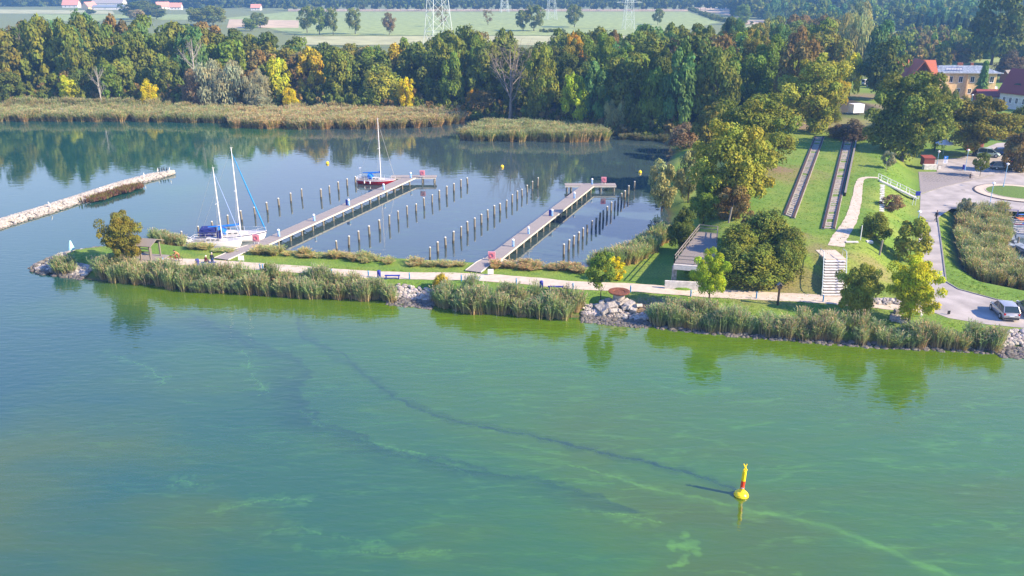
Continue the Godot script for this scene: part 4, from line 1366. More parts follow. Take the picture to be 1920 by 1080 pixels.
# ------------------------------------------------------------------ woods
const ORD := ["first", "second", "third", "fourth", "fifth", "sixth", "seventh", "eighth", "ninth", "tenth", "eleventh", "twelfth", "thirteenth", "fourteenth", "fifteenth", "sixteenth", "seventeenth", "eighteenth", "nineteenth", "twentieth"]
const TENS := {2: "twenty", 3: "thirty", 4: "forty", 5: "fifty", 6: "sixty", 7: "seventy", 8: "eighty", 9: "ninety"}
const LOOK := {"dark": "dark green", "forest": "green", "mid": "fresh green", "olive": "olive green", "moss": "mossy green", "brown": "brownish", "russet": "russet", "yellow": "bright yellow", "gold": "golden", "orange": "orange", "lime": "lime green", "spring": "yellow green", "willow": "grey green", "palewillow": "pale green", "bluegreen": "bluish green", "spruce": "blackish green", "tan": "tan", "straw": "straw yellow", "heather": "purplish brown"}

func ordinal(n: int) -> String:
	if n < 20:
		return ORD[n]
	if (n + 1) % 10 == 0 and n + 1 < 100:
		return TENS[(n + 1) / 10].replace("y", "ieth")
	var s := "hundred and " if n >= 100 else ""
	var r := (n + 1) % 100
	if r == 0:
		return "two hundredth"
	if r <= 20:
		return s + ORD[r - 1]
	if r % 10 == 0:
		return s + TENS[r / 10].replace("y", "ieth")
	return s + TENS[r / 10] + " " + ORD[r % 10 - 1]

func crest(x: float) -> float:
	# how tall the lakeside wood grows along its length, as a share of 22 metres
	var k := [[-180.0, 1.1], [-135.0, 1.08], [-112.0, 0.98], [-86.0, 0.86], [-70.0, 0.7], [-54.0, 0.66], [-42.0, 0.73], [-32.0, 0.7], [-23.0, 0.88], [-10.0, 0.93], [6.0, 0.77], [24.0, 0.9], [50.0, 0.92], [200.0, 0.95]]
	for i in k.size() - 1:
		if x < k[i + 1][0]:
			return lerpf(k[i][1], k[i + 1][1], clampf((x - k[i][0]) / (k[i + 1][0] - k[i][0]), 0, 1))
	return 0.95

func wood(pl: PackedVector2Array, gap: float, h0: float, h1: float, w0: float, w1: float, mix: Array, styles: Array, where: String, group: String, clear := 0.2, keep_off := []):
	# scattered trees that keep a distance from each other, told apart by their order from the left
	var box := Rect2(pl[0], Vector2.ZERO)
	for p in pl:
		box = box.expand(p)
	var pts := []
	for i in int(box.get_area() / (gap * gap) * 9.0):
		var p := box.position + Vector2(rng.randf(), rng.randf()) * box.size
		if not Geometry2D.is_point_in_polygon(p, pl):
			continue
		var ok := true
		for q in pts:
			if p.distance_squared_to(q) < gap * gap:
				ok = false
				break
		for k in keep_off:
			# nothing in front of a tree that the photograph shows whole
			if absf(p.x / p.y - k[0].x / k[0].z) < (k[1] * 0.5 + 3.0) / -k[0].z and p.y > k[0].z - 3.5:
				ok = false
		if ok:
			pts.push_back(p)
	pts.sort_custom(func(a, b): return a.x / -a.y < b.x / -b.y)
	for i in pts.size():
		var p: Vector2 = pts[i]
		var kind: String = mix[rng.randi() % mix.size()]
		var style: String = styles[rng.randi() % styles.size()]
		tree("tree", "%s tree, %s from the left %s" % [LOOK[kind], ordinal(i), where], "tree", on(p.x, p.y), rng.randf_range(h0, h1) * (crest(p.x) if h1 > 20.0 else 1.0), rng.randf_range(w0, w1), style, kind, group, clear)

func bush_mass(called: String, label: String, pl: PackedVector2Array, n: int, h0: float, h1: float, leaves: Array):
	# many crowns that nobody could count, one object with one share of each colour
	var box := Rect2(pl[0], Vector2.ZERO)
	for p in pl:
		box = box.expand(p)
	var xf := []
	var cols := []
	var tries := 0
	while xf.size() < n and tries < n * 40:
		tries += 1
		var p := box.position + Vector2(rng.randf(), rng.randf()) * box.size
		if Geometry2D.is_point_in_polygon(p, pl):
			var s := rng.randf_range(h0, h1)
			var w := s * rng.randf_range(0.75, 1.1)
			xf.push_back(Transform3D(Basis(Vector3.UP, rng.randf() * TAU).scaled(Vector3(w, s, w)), on(p.x, p.y, -0.2)))
			var k: Color = M[leaves[rng.randi() % leaves.size()]].albedo_color.srgb_to_linear()
			cols.push_back(k * rng.randf_range(0.8, 1.1))
	tag(copies(called, MESH.far[0] if h1 < 7.0 else MESH.far[2], M.reed, xf, cols), label, "undergrowth" if called == "undergrowth" else "wood")

func build_woods():
	# the lakeside wood: a front row of told-apart trees, then two deeper ranks
	var front := [
		["shrub", "yellow", "dome", "small round bright yellow tree at the edge of the far left wood", "", Vector3(-105.27, 1.31, -252.02), 6.99, 5.6],
		["shrub", "yellow", "dome", "small bright yellow tree right of the grey willows", "", Vector3(-63.75, 1.3, -248.81), 5.12, 5.22],
		["tree", "spring", "round", "pale yellow green tree left of the bare white trunk", "", Vector3(-128.74, 1.31, -252.02), 8.04, 6.22],
		["tree", "mid", "tall", "light green tree just behind the bare white trunk", "", Vector3(-116.31, 1.31, -252.02), 12.67, 7.15],
		["shrub", "russet", "dome", "russet bush left of the grey willows", "", Vector3(-91.99, 1.3, -250.95), 9.8, 7.43],
		["tree", "willow", "willow", "large grey green willow above the far reed belt", "", Vector3(-83.6, 1.3, -249.88), 12.28, 14.19],
		["tree", "willow", "willow", "smaller grey green willow beside the first yellow trees", "", Vector3(-73.42, 1.3, -249.88), 9.62, 8.64],
		["shrub", "willow", "dome", "low grey willow bush at the reed edge", "", Vector3(-71.77, 0.93, -247.13), 3.75, 7.63],
		["tree", "spring", "round", "yellow green tree behind the small bright yellow tree", "", Vector3(-68.26, 1.33, -256.33), 12.56, 7.27],
		["tree", "gold", "tall", "tall golden tree at the middle of the far wood", "", Vector3(-59.58, 1.34, -258.55), 15.38, 8.92],
		["tree", "moss", "round", "mossy green tree right of the tall golden tree", "", Vector3(-49.76, 1.31, -252.02), 15.03, 9.33],
		["tree", "straw", "dome", "big straw yellow tree above the reed spur", "", Vector3(-37.33, 0.44, -247.43), 12.2, 11.93],
		["shrub", "yellow", "open", "bright yellow branches at the right side of the straw yellow tree", "", Vector3(-29.47, 0.77, -243.11), 8.82, 6.01],
		["tree", "tan", "round", "tan tree behind the straw yellow tree, left one", "", Vector3(-44.96, 1.41, -275.14), 14.36, 7.44],
		["tree", "gold", "round", "golden green tree behind the straw yellow tree, right one", "", Vector3(-35.22, 1.39, -270.19), 15.38, 9.64],
		["tree", "dark", "round", "dark green tree at the gap between the reed beds", "", Vector3(-21.53, 0.53, -248.88), 15.48, 10.77],
		["tree", "mid", "tall", "fresh green tree left of the big dead tree", "", Vector3(-16.94, 0.84, -244.7), 15.52, 6.96],
		["shrub", "brown", "open", "brown bush at the foot of the big dead tree", "", Vector3(-7.92, 0, -236.49), 7.2, 8.8],
		["shrub", "orange", "open", "orange bush in the shade left of the dead tree", "", Vector3(-10.83, 0.18, -243.07), 6.79, 4.51],
		["tree", "moss", "open", "yellow green tufted tree on a pale trunk right of the dead tree", "", Vector3(7.17, 0.61, -221.88), 19.17, 9.1],
		["tree", "lime", "open", "lime green tree above the right end of the reed island", "", Vector3(15.87, 0.5, -215.96), 13.12, 7.53],
		["tree", "bluegreen", "tall", "bluish green tree right of the lime green one", "", Vector3(21.14, 0.68, -214.89), 15.85, 7.49],
		["tree", "palewillow", "willow", "small pale weeping tree at the water right of the reed island", "", Vector3(25.38, 0, -211.85), 7.69, 6.08],
		["tree", "orange", "open", "orange treetop in the middle of the wood", "", Vector3(18.48, 1.34, -258.55), 19.28, 6.69],
		["tree", "bluegreen", "tall", "tall bluish green tree at the right end of the lakeside wood", "", Vector3(39.4, 1.3, -205.04), 20.94, 8.19],
		["tree", "mid", "tall", "fresh green tree with a pointed top beside the dark shore", "", Vector3(34, 1.03, -208.11), 14.9, 7.27],
		["tree", "dark", "round", "dark tree overhanging the water at the right shore", "", Vector3(30.79, 0.2, -209.94), 16.55, 9.17],
		["shrub", "russet", "dome", "reddish brown bush hanging over the water at the right shore", "", Vector3(37.62, 1.06, -186.06), 5.35, 7.24],
		["tree", "russet", "round", "red tinged tree high in the right part of the wood", "", Vector3(40.71, 1.3, -226.26), 19.47, 6.18],
		["tree", "brown", "round", "broad brownish tree behind the big yellow willow", "", Vector3(68.79, 4.2, -209.29), 17.75, 12.98],
		["tree", "mid", "round", "bright green round tree at the back of the right wood", "", Vector3(98.94, 1.45, -282.89), 21.89, 14.58],
		["tree", "brown", "round", "brown orange treetop left of the bright green round tree", "", Vector3(80.58, 3.78, -249.5), 19.11, 7.98],
		["tree", "lime", "round", "lime green treetop in the right wood", "", Vector3(68.19, 1.34, -258.55), 19.28, 8.28],
		["tree", "palewillow", "willow", "tall pale willow behind the trailer yard", "", Vector3(120.48, 1.59, -312), 22.52, 11.82],
		["tree", "palewillow", "round", "pale round treetop above the tall willow", "", Vector3(150.02, 1.94, -386.69), 23.58, 11.72],
		["tree", "spring", "tall", "light green tall tree beside the trailer yard", "", Vector3(95.76, 4.2, -246.3), 12.02, 5.45],
		["tree", "dark", "round", "dark green tree left of the red gabled house", "", Vector3(102.73, 4.2, -241.83), 15.77, 12.51],
		["tree", "bluegreen", "round", "bluish tree behind the dark tree near the red gabled house", "", Vector3(129.63, 1.59, -312), 20.04, 13.34],
		["tree", "dark", "tall", "very tall dark brownish tree at the upper right corner", "", Vector3(198.51, 1.83, -363.92), 30.44, 20.34],
		["tree", "heather", "dome", "purplish dark bush tree right of the yellow hotel", "", Vector3(177.29, 1.59, -312), 9.95, 10.68],
		["tree", "olive", "round", "olive tree leaning over the shore beside the russet bush", "", Vector3(41.39, 1.3, -177.72), 10.38, 7.83]]
	var spots := []
	for e in front:
		tree(e[0], e[3], e[0], e[5], e[6], e[7], e[2], e[1], e[4], 0.06 if e[0] == "shrub" or e[2] == "willow" else 0.14)
		spots.push_back([e[5], e[7]])
	# bare trees
	for e in [["dead_tree", "large grey dead tree with spreading bare limbs above the reed island", 0, "bark_grey", Vector3(-0.42, 0, -227.41), 22, 15.55], ["dead_tree", "bare white forked trunk at the edge of the far left wood", 1, "bark_pale", Vector3(-117.49, 1.3, -247.74), 13.06, 5.2], ["dead_tree", "white dead treetop rising above the far left wood", 2, "bark_pale", Vector3(-151.12, 1.41, -275.14), 25.09, 5.75], ["dead_tree", "pale slanting bare tree in the middle of the far left wood", 1, "bark_pale", Vector3(-93.68, 1.34, -258.55), 21.06, 6.37]]:
		var t := thing(e[0], e[1], "dead tree", e[4], 1.0)
		var k := part("trunk", MESH.bare[e[2]], M[e[3]], t)
		spots.push_back([e[4], e[6]])
		k.scale = Vector3(maxf(e[6] * 1.3, e[5] * 0.75), e[5], maxf(e[6] * 1.3, e[5] * 0.75))
	var ft := thing("fallen_tree", "pale fallen tree with bare branches lying at the far reed edge", "fallen tree", Vector3(-116.21, 0.3, -232.69), 2.9)
	var fk := part("trunk", MESH.bare[1], M.bark_pale, ft)
	fk.scale = Vector3(6.5, 9.0, 6.5)
	fk.rotation.z = -1.35
	for e in [["dark spruce rising above the right wood", Vector3(75.68, 1.59, -312), 21.81, 6.1], ["small dark spruce beside the field at the right wood", Vector3(111.52, 1.87, -372.7), 15.58, 4.52], ["second small spruce left of the pale field", Vector3(103.97, 1.85, -368.24), 14.56, 4.92]]:
		tree("spruce", e[0], "spruce", e[1], e[2], e[3], "conifer", "spruce", "", 0.03)
	var mix := ["forest", "forest", "forest", "dark", "dark", "moss", "olive", "mid", "bluegreen", "forest", "olive", "brown"]
	wood(PackedVector2Array([Vector2(-155.14, -248.81), Vector2(-124.93, -249.88), Vector2(-97.17, -249.88), Vector2(-61.19, -247.74), Vector2(-38.82, -241.51), Vector2(-14.42, -232.7), Vector2(-15.05, -243.55), Vector2(-40.6, -253.17), Vector2(-64.34, -261.16), Vector2(-101.77, -262.34), Vector2(-163.16, -262.34)]), 5.4, 8.0, 14.0, 6.5, 10.0, mix, ["round", "tall", "round"], "in front of the far left wood", "front row trees of the far left wood", 0.04, spots)
	wood(PackedVector2Array([Vector2(-14.36, -231.76), Vector2(5.37, -215.98), Vector2(24.3, -205.04), Vector2(37.6, -200.67), Vector2(39.18, -209.6), Vector2(25.34, -214.35), Vector2(5.61, -226.26), Vector2(-14.93, -241.51)]), 6.0, 9.0, 17.0, 8.0, 11.0, mix, ["round", "tall", "round"], "by the water, right lakeside wood", "front row trees of the right lakeside wood", 0.03, spots)
	wood(PackedVector2Array([Vector2(-164.78, -262.34), Vector2(-106.62, -262.34), Vector2(-64.34, -261.16), Vector2(-15.11, -244.59), Vector2(-17.27, -281.36), Vector2(-73.13, -298.59), Vector2(-120.66, -298.59), Vector2(-186.48, -298.59)]), 9.0, 18.5, 22.5, 11.0, 15.0, mix, ["round"], "among the tall far left trees", "tall trees of the far left wood", 0.14)
	wood(PackedVector2Array([Vector2(-15.11, -244.59), Vector2(5.7, -229.9), Vector2(25.62, -216.8), Vector2(39.59, -211.95), Vector2(47.01, -203.57), Vector2(65.42, -219.31), Vector2(88.9, -284.1), Vector2(84.57, -314.56), Vector2(35.08, -301.66), Vector2(-17.27, -281.36)]), 9.2, 18.5, 22.5, 11.0, 16.0, mix, ["round", "round", "fine"], "among the tall right lakeside trees", "tall trees of the right lakeside wood", 0.12)
	wood(PackedVector2Array([Vector2(74.53, -246.33), Vector2(91.98, -257.36), Vector2(120.86, -330.37), Vector2(144.03, -376.69), Vector2(135.06, -413.28), Vector2(104.44, -391.57), Vector2(87.91, -312.77)]), 11.0, 14.0, 19.0, 12.0, 16.0, ["forest", "moss", "olive", "mid", "straw", "brown"], ["round"], "in the wood by the trailer yard", "trees of the wood by the trailer yard", 0.1)
	# what can only be seen as one mass
	bush_mass("undergrowth", "dark leafy undergrowth between the trunks of the lakeside wood", PackedVector2Array([Vector2(-158.62, -252.06), Vector2(-97.97, -252.06), Vector2(-61.69, -249.88), Vector2(-14.53, -234.61), Vector2(24.56, -207.3), Vector2(37.86, -202.11), Vector2(39.45, -211.16), Vector2(25.62, -216.8), Vector2(-15.11, -244.59), Vector2(-64.9, -263.53), Vector2(-165.49, -263.53)]), 700, 2.5, 6.0, ["leaf_dark", "leaf_forest", "leaf_brown"])
	bush_mass("treetops", "hidden inner trees of the lakeside wood seen only between the others", PackedVector2Array([Vector2(-172.98, -276.04), Vector2(-67.84, -276.04), Vector2(-15.95, -258.83), Vector2(27.39, -232.7), Vector2(52.2, -215.16), Vector2(76.55, -258.83), Vector2(84.57, -314.56), Vector2(36.15, -311.24), Vector2(-18.46, -301.66), Vector2(-76.1, -311.24), Vector2(-194.05, -311.24)]), 150, 9.0, 13.0, ["leaf_dark", "leaf_forest"])
	bush_mass("thicket", "mixed thicket on the rising ground behind the yellow hotel", PackedVector2Array([Vector2(145.55, -380.97), Vector2(151.86, -336.99), Vector2(223.81, -401.82), Vector2(244.1, -391.12), Vector2(312.69, -504.57), Vector2(231.39, -480.14), Vector2(185.11, -480.14)]), 330, 5.0, 11.0, ["leaf_forest", "leaf_moss", "leaf_olive", "leaf_brown", "leaf_mid"])
	bush_mass("far_wood", "hazy mixed wood at the upper right behind the spruces", PackedVector2Array([Vector2(208.61, -759.97), Vector2(209.91, -583.38), Vector2(260.91, -572.24), Vector2(390.06, -632.53), Vector2(600.57, -980.71), Vector2(460.73, -1048.05), Vector2(286.4, -1048.05)]), 330, 12.0, 20.0, ["leaf_forest", "leaf_mid", "leaf_dark", "leaf_moss", "leaf_bluegreen"])
	var k := 0
	for p in [Vector3(223.29, 2, -480.14), Vector3(227.34, 2, -480.14), Vector3(229.59, 2, -476.29), Vector3(233.6, 2, -476.29), Vector3(235.78, 2, -472.5), Vector3(239.77, 2, -472.5), Vector3(218.67, 2, -480.14), Vector3(241.31, 2, -468.76)]:
		tree("spruce", "dark spruce, %s from the left in the short row behind the hotel" % ordinal([1, 2, 3, 4, 5, 6, 0, 7][k]), "spruce", p, rng.randf_range(12, 17), rng.randf_range(5.5, 7.5), "conifer", "spruce", "spruces in a row behind the hotel", 0.03)
		k += 1
	# thicket right of the hotel and the gardens
	for e in [["shrub", "dark", "dome", "round dark green garden bush by the white house", Vector3(116.22, 1.3, -195.11), 7.48, 7.81], ["shrub", "olive", "dome", "olive garden bush in front of the crimson garage", Vector3(126.32, 1.3, -241.51), 3.82, 5.08], ["shrub", "tan", "open", "thin tan bush before the yellow hotel wall", Vector3(132.77, 1.38, -267.78), 5.15, 3.62], ["spruce", "bluegreen", "conifer", "dense dark spruce standing before the yellow hotel", Vector3(139.56, 1.34, -258.55), 12.05, 5.42], ["shrub", "moss", "dome", "low garden bush at the hotel entrance", Vector3(134.44, 1.36, -263.1), 2.86, 2.59], ["shrub", "forest", "dome", "grey green garden bush at the right edge by the fence", Vector3(106.51, 1.3, -177.72), 5.13, 5.59], ["tree", "brown", "round", "brownish tree right of the car park", Vector3(96.51, 1.3, -161.11), 7.54, 5.92]]:
		tree(e[0], e[3], e[0], e[4], e[5], e[6], e[2], e[1], "", 0.05)

func build_garden_trees():
	var list := [
		["tree", "olive", "fine", "round olive brown tree alone on the tip of the spit", Vector3(-50.34, 1.3, -105.59), 6.6, 6.26, 0.12],
		["tree", "mid", "open", "slim young green tree by the rusty iron disc", Vector3(10.25, 1.29, -92.34), 5.7, 3.33, 0.3],
		["shrub", "yellow", "open", "bright yellow bush behind the slim young tree", Vector3(12.65, 1.3, -99.34), 2.77, 2.77, 0.04],
		["tree", "lime", "fine", "young lime green tree beside the white retaining wall", Vector3(22.25, 1.3, -90.11), 6.65, 4.47, 0.3],
		["tree", "spring", "fine", "bright yellow green tree at the road bend", Vector3(42.97, 1.3, -85.51), 7.29, 6.01, 0.16],
		["tree", "straw", "fine", "mixed green and yellow tree left of the road bend", Vector3(38.13, 1.3, -87.68), 5.85, 5.43, 0.08],
		["shrub", "gold", "dome", "small orange bush beside the spit path", Vector3(-8.48, 1.15, -96.49), 1.84, 2.06, 0.02],
		["tree", "straw", "tall", "small orange green tree on the slope above the road", Vector3(51.88, 1.33, -105.94), 5.91, 4.32, 0.18],
		["shrub", "moss", "dome", "green and red bush on top of the mound", Vector3(48.41, 3.67, -109.28), 3.38, 4.27, 0.02],
		["shrub", "russet", "open", "thin purplish bush on the mound below the ramp", Vector3(57.53, 2.94, -125.76), 2.49, 3.24, 0.02],
		["shrub", "forest", "dome", "green shrub at the left front of the shrubbery by the platform", Vector3(26.33, 1.97, -97.84), 4.34, 4.41, 0.0],
		["shrub", "moss", "dome", "broad green shrub in the middle front of the shrubbery", Vector3(29.46, 1.77, -96.87), 4.58, 5.92, 0.0],
		["shrub", "forest", "dome", "green shrub at the right front corner of the shrubbery", Vector3(32.88, 2.29, -97.32), 4.31, 4, 0.0],
		["shrub", "moss", "dome", "shrub at the left back of the shrubbery beside the platform rail", Vector3(28.12, 3.93, -101.07), 3.99, 5.17, 0.0],
		["shrub", "forest", "dome", "tallest shrub with brown patches at the back of the shrubbery", Vector3(32.04, 4.2, -102.85), 4.86, 6.6, 0.0],
		["shrub", "brown", "open", "brown twiggy shrub on top of the shrubbery", Vector3(30.91, 4.2, -104.67), 4.23, 3.42, 0.0],
		["shrub", "forest", "dome", "grey green shrub at the right end of the shrubbery", Vector3(34.15, 3.87, -99.95), 3.82, 3.81, 0.0],
		["tree", "straw", "fine", "big straw yellow willow at the harbour corner", Vector3(31.96, 4.2, -122.28), 12.38, 12.28, 0.04],
		["tree", "moss", "fine", "large green and yellow tree behind the straw yellow willow", Vector3(43.2, 4.2, -149.6), 12.68, 14.97, 0.08],
		["tree", "straw", "fine", "tall golden willow at the top of the slipway", Vector3(65.73, 4.2, -188.16), 16.37, 15.03, 0.06],
		["tree", "gold", "fine", "golden tree at the right of the tall golden willow", Vector3(79.14, 4.2, -214.41), 11.87, 7.44, 0.1],
		["tree", "palewillow", "open", "thin pale olive tree leaning over the harbour water", Vector3(24.68, 0, -136.78), 8.37, 4.94, 0.1],
		["tree", "palewillow", "open", "pale olive tree at the harbour corner, next to the leaning one", Vector3(29.1, 1.3, -137.36), 8.86, 4.41, 0.1],
		["tree", "mid", "fine", "fresh green round tree above the harbour corner", Vector3(27.65, 2.77, -119.24), 6.75, 4.94, 0.1],
		["tree", "dark", "fine", "dark green round tree left of the concrete platform", Vector3(23.01, 1.64, -110.52), 5.81, 4.63, 0.05],
		["shrub", "brown", "open", "brown bush under the straw yellow willow", Vector3(31.14, 4.2, -116.96), 4.63, 5.29, 0.0],
		["tree", "forest", "fine", "huge dark olive tree at the top of the right slipway", Vector3(77.18, 2.05, -167.51), 16.91, 16.92, 0.1],
		["tree", "moss", "fine", "yellow green tree behind the huge dark olive tree", Vector3(92.2, 1.3, -191.12), 14.27, 10.78, 0.12],
		["tree", "forest", "fine", "dark green tree between the huge tree and the car park", Vector3(90.77, 1.3, -182.39), 13.7, 6.42, 0.1],
		["tree", "olive", "fine", "broad straw orange tree above the car park", Vector3(96.31, 1.3, -176.59), 12.25, 14.24, 0.16],
		["tree", "forest", "open", "small young tree on the edge of the paved yard", Vector3(87.42, 1.3, -156.94), 4.51, 2.79, 0.25],
		["tree", "willow", "open", "thin grey green sapling on the slope below the huge tree", Vector3(67.55, 3.79, -151.51), 3.28, 2.49, 0.2],
		["shrub", "willow", "open", "thin grey bush by the road at the dock reeds", Vector3(70.87, 0, -129.04), 3.94, 3.34, 0.05],
		["shrub", "heather", "dome", "dark bush at the head of the right slipway", Vector3(70.8, 4.2, -179.04), 4.01, 6.72, 0.0],
		["shrub", "brown", "dome", "brown bush between the slipway heads", Vector3(68.79, 4.2, -181.56), 2.71, 3.86, 0.0],
		["shrub", "moss", "dome", "bush beside the white trailer", Vector3(75.59, 4.2, -202.81), 3.98, 4.28, 0.0],
		["shrub", "heather", "open", "purplish weeds at the edge of the dock reeds", Vector3(66.98, 0, -123.15), 2.49, 2.4, 0.0],
		["shrub", "moss", "open", "small leafy shrub on the bank below the bollards", Vector3(-30.38, 1.22, -100.36), 1.82, 1.6, 0.0]]
	for e in list:
		var sh: bool = e[0] == "shrub"
		tree(e[0], e[3], e[0], e[4], e[5], e[6] * 1.08, e[2], e[1], "", e[7])

# ------------------------------------------------------------------ marina
const JDIR := Vector3(0.3573, 0, -0.934)   # both jetties run this way from the shore
const JSIDE := Vector3(0.934, 0, 0.3573)

func jetty(label: String, a: Vector3, ln: float, wide: float, head_l: float, head_r: float, back: float):
	# a: middle of the shore end at deck height
	var t := thing("jetty", label, "jetty", Vector3(a.x, 0, a.z), -0.3654)
	# local axes: -z runs out into the water, +x is the right hand side
	var y := a.y
	var deck := MB.new()
	deck.box(Vector3(0, y - 0.14, -ln * 0.5 + back * 0.5), Vector3(wide - 0.1, 0.1, ln + back))
	part("deck_frame", deck, M.wood_grey, t)
	var z := back
	var planks := [[], []]
	var n := 0
	while z > -ln:
		var m := MB.new()
		m.box(Vector3(0, 0, 0), Vector3(wide, 0.06, 0.44))
		if not MESH.has("deck_board%.2f" % wide):
			MESH["deck_board%.2f" % wide] = m.mesh()
		var o := part("plank", MESH["deck_board%.2f" % wide], M.plank, t)
		o.position = Vector3(rng.randf_range(-0.03, 0.03), y - 0.05 + rng.randf_range(0, 0.012), z - 0.23)
		z -= 0.47
		n += 1
	for s in [-1, 1]:
		var b := MB.new()
		b.bar(Vector3(s * (wide * 0.5 - 0.06), y - 0.2, back), Vector3(s * (wide * 0.5 - 0.06), y - 0.2, -ln), 0.12, 0.22)
		part("edge_beam", b, M.pile_cap, t)
	z = -1.4
	while z > -ln + 0.5:
		for s in [-1, 1]:
			var b := MB.new()
			b.cyl(Vector3(s * (wide * 0.5 - 0.2), -1.4, z), Vector3(s * (wide * 0.5 - 0.2), y - 0.2, z), 0.14, 0.14, 8)
			part("pile", b, M.pile, t)
		var x := MB.new()
		x.bar(Vector3(-wide * 0.5 + 0.2, y - 0.35, z), Vector3(wide * 0.5 - 0.2, y - 0.35, z), 0.14, 0.2)
		x.bar(Vector3(-wide * 0.5 + 0.2, 0.1, z + 0.16), Vector3(wide * 0.5 - 0.2, y - 0.4, z + 0.16), 0.06, 0.1)
		part("cross_beam", x, M.wood_dark, t)
		z -= 2.9
	# the gangway that climbs onto the bank
	for i in 14:
		var g := MB.new()
		var u := (i + 0.5) / 14.0
		g.box(Vector3(0, lerpf(y + 0.05, 1.44, minf(u * 2.5, 1.0)), back * u), Vector3(wide, 0.08, back / 14.0 - 0.02))
		part("gangway_board", g, M.plank, t)
	for s in [-1, 1]:
		var g := MB.new()
		g.bar(Vector3(s * wide * 0.5, y + 0.06, 0), Vector3(s * wide * 0.5, 1.46, back * 0.4), 0.1, 0.14)
		g.bar(Vector3(s * wide * 0.5, 1.46, back * 0.4), Vector3(s * wide * 0.5, 1.46, back), 0.1, 0.14)
		part("gangway_edge", g, M.pile_cap, t)
	# the head across the end, square with the picture rather than with the jetty
	var h := MB.new()
	var inv := Basis(Vector3.UP, 0.3654)
	var c := Vector3(0, y, -ln - 0.6)
	var lft: Vector3 = c + inv * Vector3(-head_l, 0, 0)
	var rgt: Vector3 = c + inv * Vector3(head_r, 0, 0)
	h.bar(lft + Vector3(0, -0.1, 0), rgt + Vector3(0, -0.1, 0), 1.9, 0.16)
	part("head_deck", h, M.plank, t)
	var e := MB.new()
	for s in [-1, 1]:
		var off: Vector3 = inv * Vector3(0, -0.24, s * 0.9)
		e.bar(lft + off, rgt + off, 0.12, 0.2)
	part("edge_beam", e, M.pile_cap, t)
	for k in 4:
		for s in [-1, 1]:
			var p: Vector3 = lft.lerp(rgt, [0.04, 0.12, 0.7, 0.96][k]) + inv * Vector3(0, 0, s * 0.75)
			var b := MB.new()
			b.cyl(Vector3(p.x, -1.4, p.z), Vector3(p.x, y - 0.2, p.z), 0.15, 0.15, 8)
			part("pile", b, M.pile, t)

func post(p: Vector3, h: float, label: String, group: String):
	var t := thing("mooring_post", label, "mooring post", p, rng.randf() * TAU, group)
	var lean := Vector3(rng.randf_range(-0.1, 0.1), 0, rng.randf_range(-0.1, 0.1))
	var b := MB.new()
	var r := rng.randf_range(0.14, 0.18)
	b.tube([Vector3(0, -1.2, 0), Vector3(0, 0.42, 0) + lean * 0.4], [r, r * 0.98], 8, false)
	part("wet_foot", b, M.pile_wet, t)
	var d := MB.new()
	d.tube([Vector3(0, 0.42, 0) + lean * 0.4, Vector3(0, h, 0) + lean], [r * 1.0, r * 0.93], 8, false)
	part("shaft", d, M.pile, t)
	var c := MB.new()
	c.lathe([Vector2(r * 0.98, h - 0.02), Vector2(r, h + 0.06), Vector2(r * 0.6, h + 0.12), Vector2(0.001, h + 0.14)], 8, lean)
	part("cap", c, M.pile_cap, t)

func life_box(label: String, p: Vector3):
	var t := thing("lifebuoy_box", label, "lifebuoy box", p, -0.1)
	var b := MB.new()
	b.box(Vector3(0, 0.85, 0), Vector3(0.95, 0.95, 0.22))
	part("box", b, M.pink, t)
	var r := MB.new()
	var pts := []
	var rad := []
	for i in 17:
		pts.push_back(Vector3(cos(TAU * i / 16) * 0.27, 0.87 + sin(TAU * i / 16) * 0.27, 0.15))
		rad.push_back(0.035)
	r.tube(pts, rad, 6, false)
	part("lifebuoy", r, M.pink_dark, t)
	var l := MB.new()
	for s in [-0.3, 0.3]:
		l.bar(Vector3(s, 0, 0), Vector3(s, 0.4, 0), 0.07, 0.07)
	part("stand", l, M.white, t)

func pillar(label: String, p: Vector3, dark := false):
	var t := thing("power_pillar", label, "power pillar", p, -0.36, "power pillars on the jetties")
	var b := MB.new()
	b.box(Vector3(0, 0.42, 0), Vector3(0.26, 0.84, 0.26))
	part("column", b, M.pillar_blue, t)
	var f := MB.new()
	f.box(Vector3(0.02, 0.5, 0.137), Vector3(0.12, 0.4, 0.02))
	part("socket_panel", f, M.white, t)
	var c := MB.new()
	c.lathe([Vector2(0.19, 0.84), Vector2(0.2, 0.98), Vector2(0.12, 1.08), Vector2(0.001, 1.1)], 10)
	part("lamp_head", c, M.white, t)
	if dark:
		var d := MB.new()
		d.box(Vector3(-0.34, 0.5, 0), Vector3(0.3, 0.9, 0.28))
		part("cabinet", d, M.blue, t)

